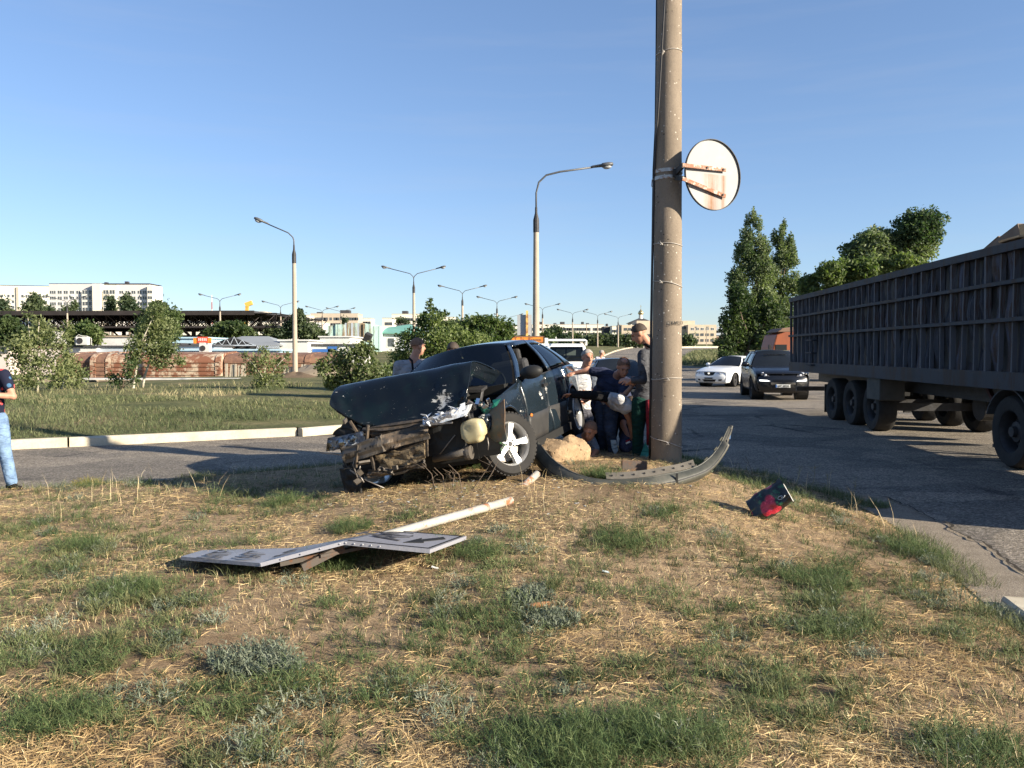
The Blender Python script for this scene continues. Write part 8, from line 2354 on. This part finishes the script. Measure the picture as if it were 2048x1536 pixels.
# individual leafy plants
def plant(name, label, cat, px, py, r, h, n, m, w=(.002, .004), lean=(.1, 1.1), leafn=6, leafl=.04, group=None, tint=(.2, .9), seed=0):
    """many stems from one root, each carrying short leaflets"""
    global rng
    sv = rng; rng = np.random.default_rng(1000 + seed)
    c = gpt(px, py); e = empty(name, c, label=label, cat=cat, group=group)
    ns = n; az = rng.random(ns) * 2 * np.pi; rr_ = r * np.sqrt(rng.random(ns)) * .75
    x = rr_ * np.cos(az); y = rr_ * np.sin(az)
    z = isl_z(x + c.x, y + c.y) - c.z - .005
    L = h * (.45 + .6 * rng.random(ns)); ln = lean[0] + (lean[1] - lean[0]) * (rr_ / r) * (.5 + .8 * rng.random(ns))
    az2 = az + rng.normal(0, .6, ns)
    tb_ = tint[0] + (tint[1] - tint[0]) * rng.random(ns)
    blades('stems', np.stack([x, y, z], 1), L, np.full(ns, w[1]), ln, tb_, m, az2, .25, e)
    k = leafn; t = .2 + .8 * rng.random((ns, k))
    d = np.stack([np.cos(az2) * np.sin(ln), np.sin(az2) * np.sin(ln), np.cos(ln)], 1)
    Pl = np.stack([x, y, z], 1)[:, None] + d[:, None] * (L[:, None] * t)[:, :, None]
    nn_ = ns * k
    blades('leaflets', Pl.reshape(-1, 3), leafl * (.5 + rng.random(nn_)), w[0] + (w[1] - w[0]) * rng.random(nn_), .3 + 1.1 * rng.random(nn_), np.repeat(tb_, k) * .7 + .3 * rng.random(nn_), m, None, .5, e)
    rng = sv
    return e
WG = 'feathery green weeds in the foreground'
FW = [(1130, 1520, .30, .17, 'largest feathery green weed at the bottom edge, left of centre pair'), (1220, 1500, .26, .15, 'feathery green weed at the bottom edge between its two neighbours'), (1370, 1490, .28, .16, 'bluish feathery weed at the bottom edge right of the others'), (1960, 1530, .26, .15, 'feathery green weed at the bottom right corner'),
      (120, 1450, .20, .11, 'feathery green clump at the lower left'), (660, 1135, .22, .14, 'feathery green weed against the underside of the fallen sign'), (1640, 1170, .30, .13, 'feathery weed right of the middle, above the largest grass patch'), (1840, 1110, .26, .15, 'feathery weed next to the concrete gutter'), (1750, 1020, .16, .13, 'small bushy weed at the road edge right of the bag'),
      (700, 1060, .2, .12, 'feathery weed behind the bent sign panel'), (960, 1110, .2, .12, 'feathery weed right of the arrow panel'), (160, 1095, .24, .13, 'feathery weed at the upper left of the grass'), (560, 1010, .2, .15, 'feathery weed at the edge of the car shadow'), (1240, 1085, .22, .12, 'feathery weed in front of the bumper'), (250, 1190, .24, .12, 'feathery weed left of the sign corner')]
for i, (px, py, r_, h_, lb) in enumerate(FW):
    plant('feathery_weed', lb, 'weed', px, py, r_, h_, int(230 * r_ / .2), FEN, (.0013, .0026), (.1, 1.2), 9, .045, WG, (.15, .95), i)
SW = [(505, 1335, .22, .13, 'grey-green wormwood bush in the left foreground'), (560, 1345, .13, .09, 'smaller grey-green tuft beside the wormwood bush'), (1110, 1245, .16, .08, 'low grey-green wormwood by the broken stick'), (1060, 1200, .16, .07, 'low grey-green wormwood above the broken stick')]
for i, (px, py, r_, h_, lb) in enumerate(SW):
    plant('wormwood', lb, 'weed', px, py, r_, h_, int(260 * r_ / .2), SAGE, (.004, .007), (.1, 1.25), 8, .03, 'grey-green wormwood plants', (.2, 1), 40 + i)
for i, (px, py, lb) in enumerate([(175, 975, 'yellow-green flowering clump at the road edge near the woman'), (1190, 955, 'weedy green tuft behind the bumper at the boulder'), (1215, 960, 'weedy green tuft behind the bumper by the steel box'), (1400, 935, 'tuft of grass at the right foot of the pole')]):
    plant('grass_tuft', lb, 'weed', px, py, .2 if i < 1 else .13, .14, 150, FEN if i else blade_mat('yellow_green', [(0, (.12, .12, .03)), (.5, (.30, .25, .05)), (1, (.45, .36, .1))], .3), (.002, .004), (.1, 1.0), 5, .05, None, (.2, 1), 60 + i)
# low creeping weeds scattered through the green patches, past counting
def scatter_weeds(name, nc, stems, m, seed, h0, r0, w, lf, ll):
    global rng
    rng = np.random.default_rng(seed)
    x, y = sample(nc * 9, -9, 9, 2.3, 14)
    g = greenness(x, y) + .15 * rng.normal(size=len(x))
    o_ = np.argsort(-g)[:nc * 3]; o_ = o_[rng.permutation(len(o_))[:nc]]
    cx, cy = x[o_], y[o_]; k = len(cx)
    rad = r0 * (.5 + .9 * rng.random(k)); hh = h0 * (.5 + .9 * rng.random(k)); tn = rng.random(k)
    ci = np.repeat(np.arange(k), stems); n_ = len(ci)
    az = rng.random(n_) * 2 * np.pi; q = np.sqrt(rng.random(n_))
    X = cx[ci] + rad[ci] * q * .55 * np.cos(az); Y = cy[ci] + rad[ci] * q * .55 * np.sin(az)
    P = roots(X, Y); L = hh[ci] * (.5 + .7 * rng.random(n_)) * (1.3 - .4 * q) + .02; ln = .15 + 1.15 * q * (.6 + .5 * rng.random(n_))
    az2 = az + rng.normal(0, .5, n_)
    tt = np.clip(.15 + .6 * tn[ci] + .3 * rng.random(n_), 0, 1)
    a = blades(name, P, L, np.full(n_, w), ln, tt, m, az2, .3)
    d = np.stack([np.cos(az2) * np.sin(ln), np.sin(az2) * np.sin(ln), np.cos(ln)], 1)
    t = .25 + .75 * rng.random((n_, lf))
    Pl = (P[:, None] + d[:, None] * (L[:, None] * t)[:, :, None]).reshape(-1, 3); m_ = len(Pl)
    b = blades(name, Pl, ll * (.5 + rng.random(m_)), np.full(m_, w * .9), .3 + 1.1 * rng.random(m_), np.clip(np.repeat(tt, lf) + .2 * rng.normal(size=m_), 0, 1), m, None, .5)
    tag(a, kind='stuff'); tag(b, kind='stuff')
scatter_weeds('creeping_weeds', 230, 46, FEN, 901, .085, .17, .0026, 6, .04)
scatter_weeds('grey_weeds', 120, 40, SAGE, 902, .07, .12, .0045, 5, .028)

# bare dead stems beside the road and below the car
ds = empty('dead_stems', label='tall dry branching stems at the island edge right of the bumper', cat='weed')
rr = random.Random(3)
for (px, py) in ((1505, 962), (1590, 975), (1620, 985), (1650, 990), (1700, 1000)):
    b_ = gpt(px, py); mb = MB()
    tip = b_ + Vector((rr.uniform(-.12, .08), 0, rr.uniform(.2, .32)))
    mb.tube([b_, b_.lerp(tip, .5) + Vector((.02, 0, 0)), tip], [.004, .003, .0015], 4)
    for q in range(6):
        s_ = b_.lerp(tip, rr.uniform(.3, .95)); mb.tube([s_, s_ + Vector((rr.uniform(-.08, .08), rr.uniform(-.04, .04), rr.uniform(.01, .07)))], [.0025, .001], 4)
    mb.build('stem', M['bark'] if px == 1505 else mat('dry_stem', (.25, .22, .12)) if 'dry_stem' not in bpy.data.materials else bpy.data.materials['dry_stem'], ds)
ds = empty('dead_stems', label='tangle of dead twigs in the shade under the car nose', cat='weed')
for (px, py) in ((890, 985), (905, 975), (925, 985), (945, 980), (960, 985), (870, 985)):
    b_ = gpt(px, py); mb = MB()
    tip = b_ + Vector((rr.uniform(-.2, .2), rr.uniform(-.1, .1), rr.uniform(.15, .3)))
    mb.tube([b_, b_.lerp(tip, .5) + Vector((.03, 0, .04)), tip], [.005, .004, .002], 4)
    for q in range(4):
        s_ = b_.lerp(tip, rr.uniform(.3, .95)); mb.tube([s_, s_ + Vector((rr.uniform(-.12, .12), rr.uniform(-.06, .06), rr.uniform(-.03, .08)))], [.003, .001], 4)
    mb.build('twig', M['bark'], ds)

# --- grass on the verge beyond the left road, on the right bank
def verge_grass(name, n, smin, smax, wmin, wmax, h, seed, m, tint):
    global rng
    s = smin + (smax - smin) * rng.random(n) ** 1.2; w = wmin + (wmax - wmin) * rng.random(n) ** 1.5
    c = np.stack([np.interp(s, KS, KB[:, 0]), np.interp(s, KS, KB[:, 1])], 1)
    c2 = np.stack([np.interp(s + .5, KS, KB[:, 0]), np.interp(s + .5, KS, KB[:, 1])], 1)
    t = c2 - c; t /= np.linalg.norm(t, axis=1)[:, None] + 1e-9
    nn = np.stack([-t[:, 1], t[:, 0]], 1)
    b = sstep(60, 100, s)[:, None]
    nn = nn * (1 - .55 * b) + np.array([-1.0, .15]) * .55 * b
    p = c + nn * w[:, None]
    ok = (fbm(p[:, 0] * .35, p[:, 1] * .35, seed, 2) > -.3)
    p, w = p[ok], w[ok]; k = len(p)
    P3 = np.stack([p[:, 0], p[:, 1], verge_z(p[:, 0], p[:, 1], w) - .02], 1)
    hh_ = h * (.4 + .8 * rng.random(k)) * (.7 + .4 * vnoise(p[:, 0] * .4, p[:, 1] * .4, seed + 1)) * sstep(0, 1.2, w) + .05
    tn = np.clip(tint + .42 * fbm(p[:, 0] * .25, p[:, 1] * .25, seed + 2, 3) * 1.6 + .2 * rng.normal(size=k), 0, 1)
    return tag(blades(name, P3, hh_, (.006 + .009 * rng.random(k)) * (1 + .04 * np.abs(p[:, 1] - 15)), .2 + .5 * rng.random(k), tn, m, None, .5), kind='stuff')
VG1 = blade_mat('verge_blade', [(0, (.07, .095, .04)), (.45, (.15, .17, .08)), (.75, (.26, .25, .13)), (1, (.42, .35, .2))], .3)
verge_grass('verge_grass', 150000, 26, 100, .25, 14, .19, 121, VG1, .52)
verge_grass('verge_grass', 50000, 26, 110, 8, 34, .28, 125, VG1, .58)
verge_grass('verge_weeds', 9000, 30, 70, .2, 5, .3, 131, GREEN, .5)
x = 15 + 70 * rng.random(40000) ** 1.3; y = 55 + 70 * rng.random(40000)
dd_ = poly_dist(x, y, RVS); k_ = dd_ > .1; x, y, dd_ = x[k_], y[k_], dd_[k_]; n_ = len(x)
z = ground_z(x, y) - .05 + (.25 + .5 * sstep(1, 14, dd_)) * sstep(-.5, 1.0, dd_)
tag(blades('bank_grass', np.stack([x, y, z], 1), .3 + .45 * rng.random(n_), .05 + .05 * rng.random(n_), .2 + .5 * rng.random(n_), np.clip(  .45 + .3 * vnoise(x * .15, y * .15, 141) + .15 * rng.normal(size=n_), 0, 1), VG1), kind='stuff')
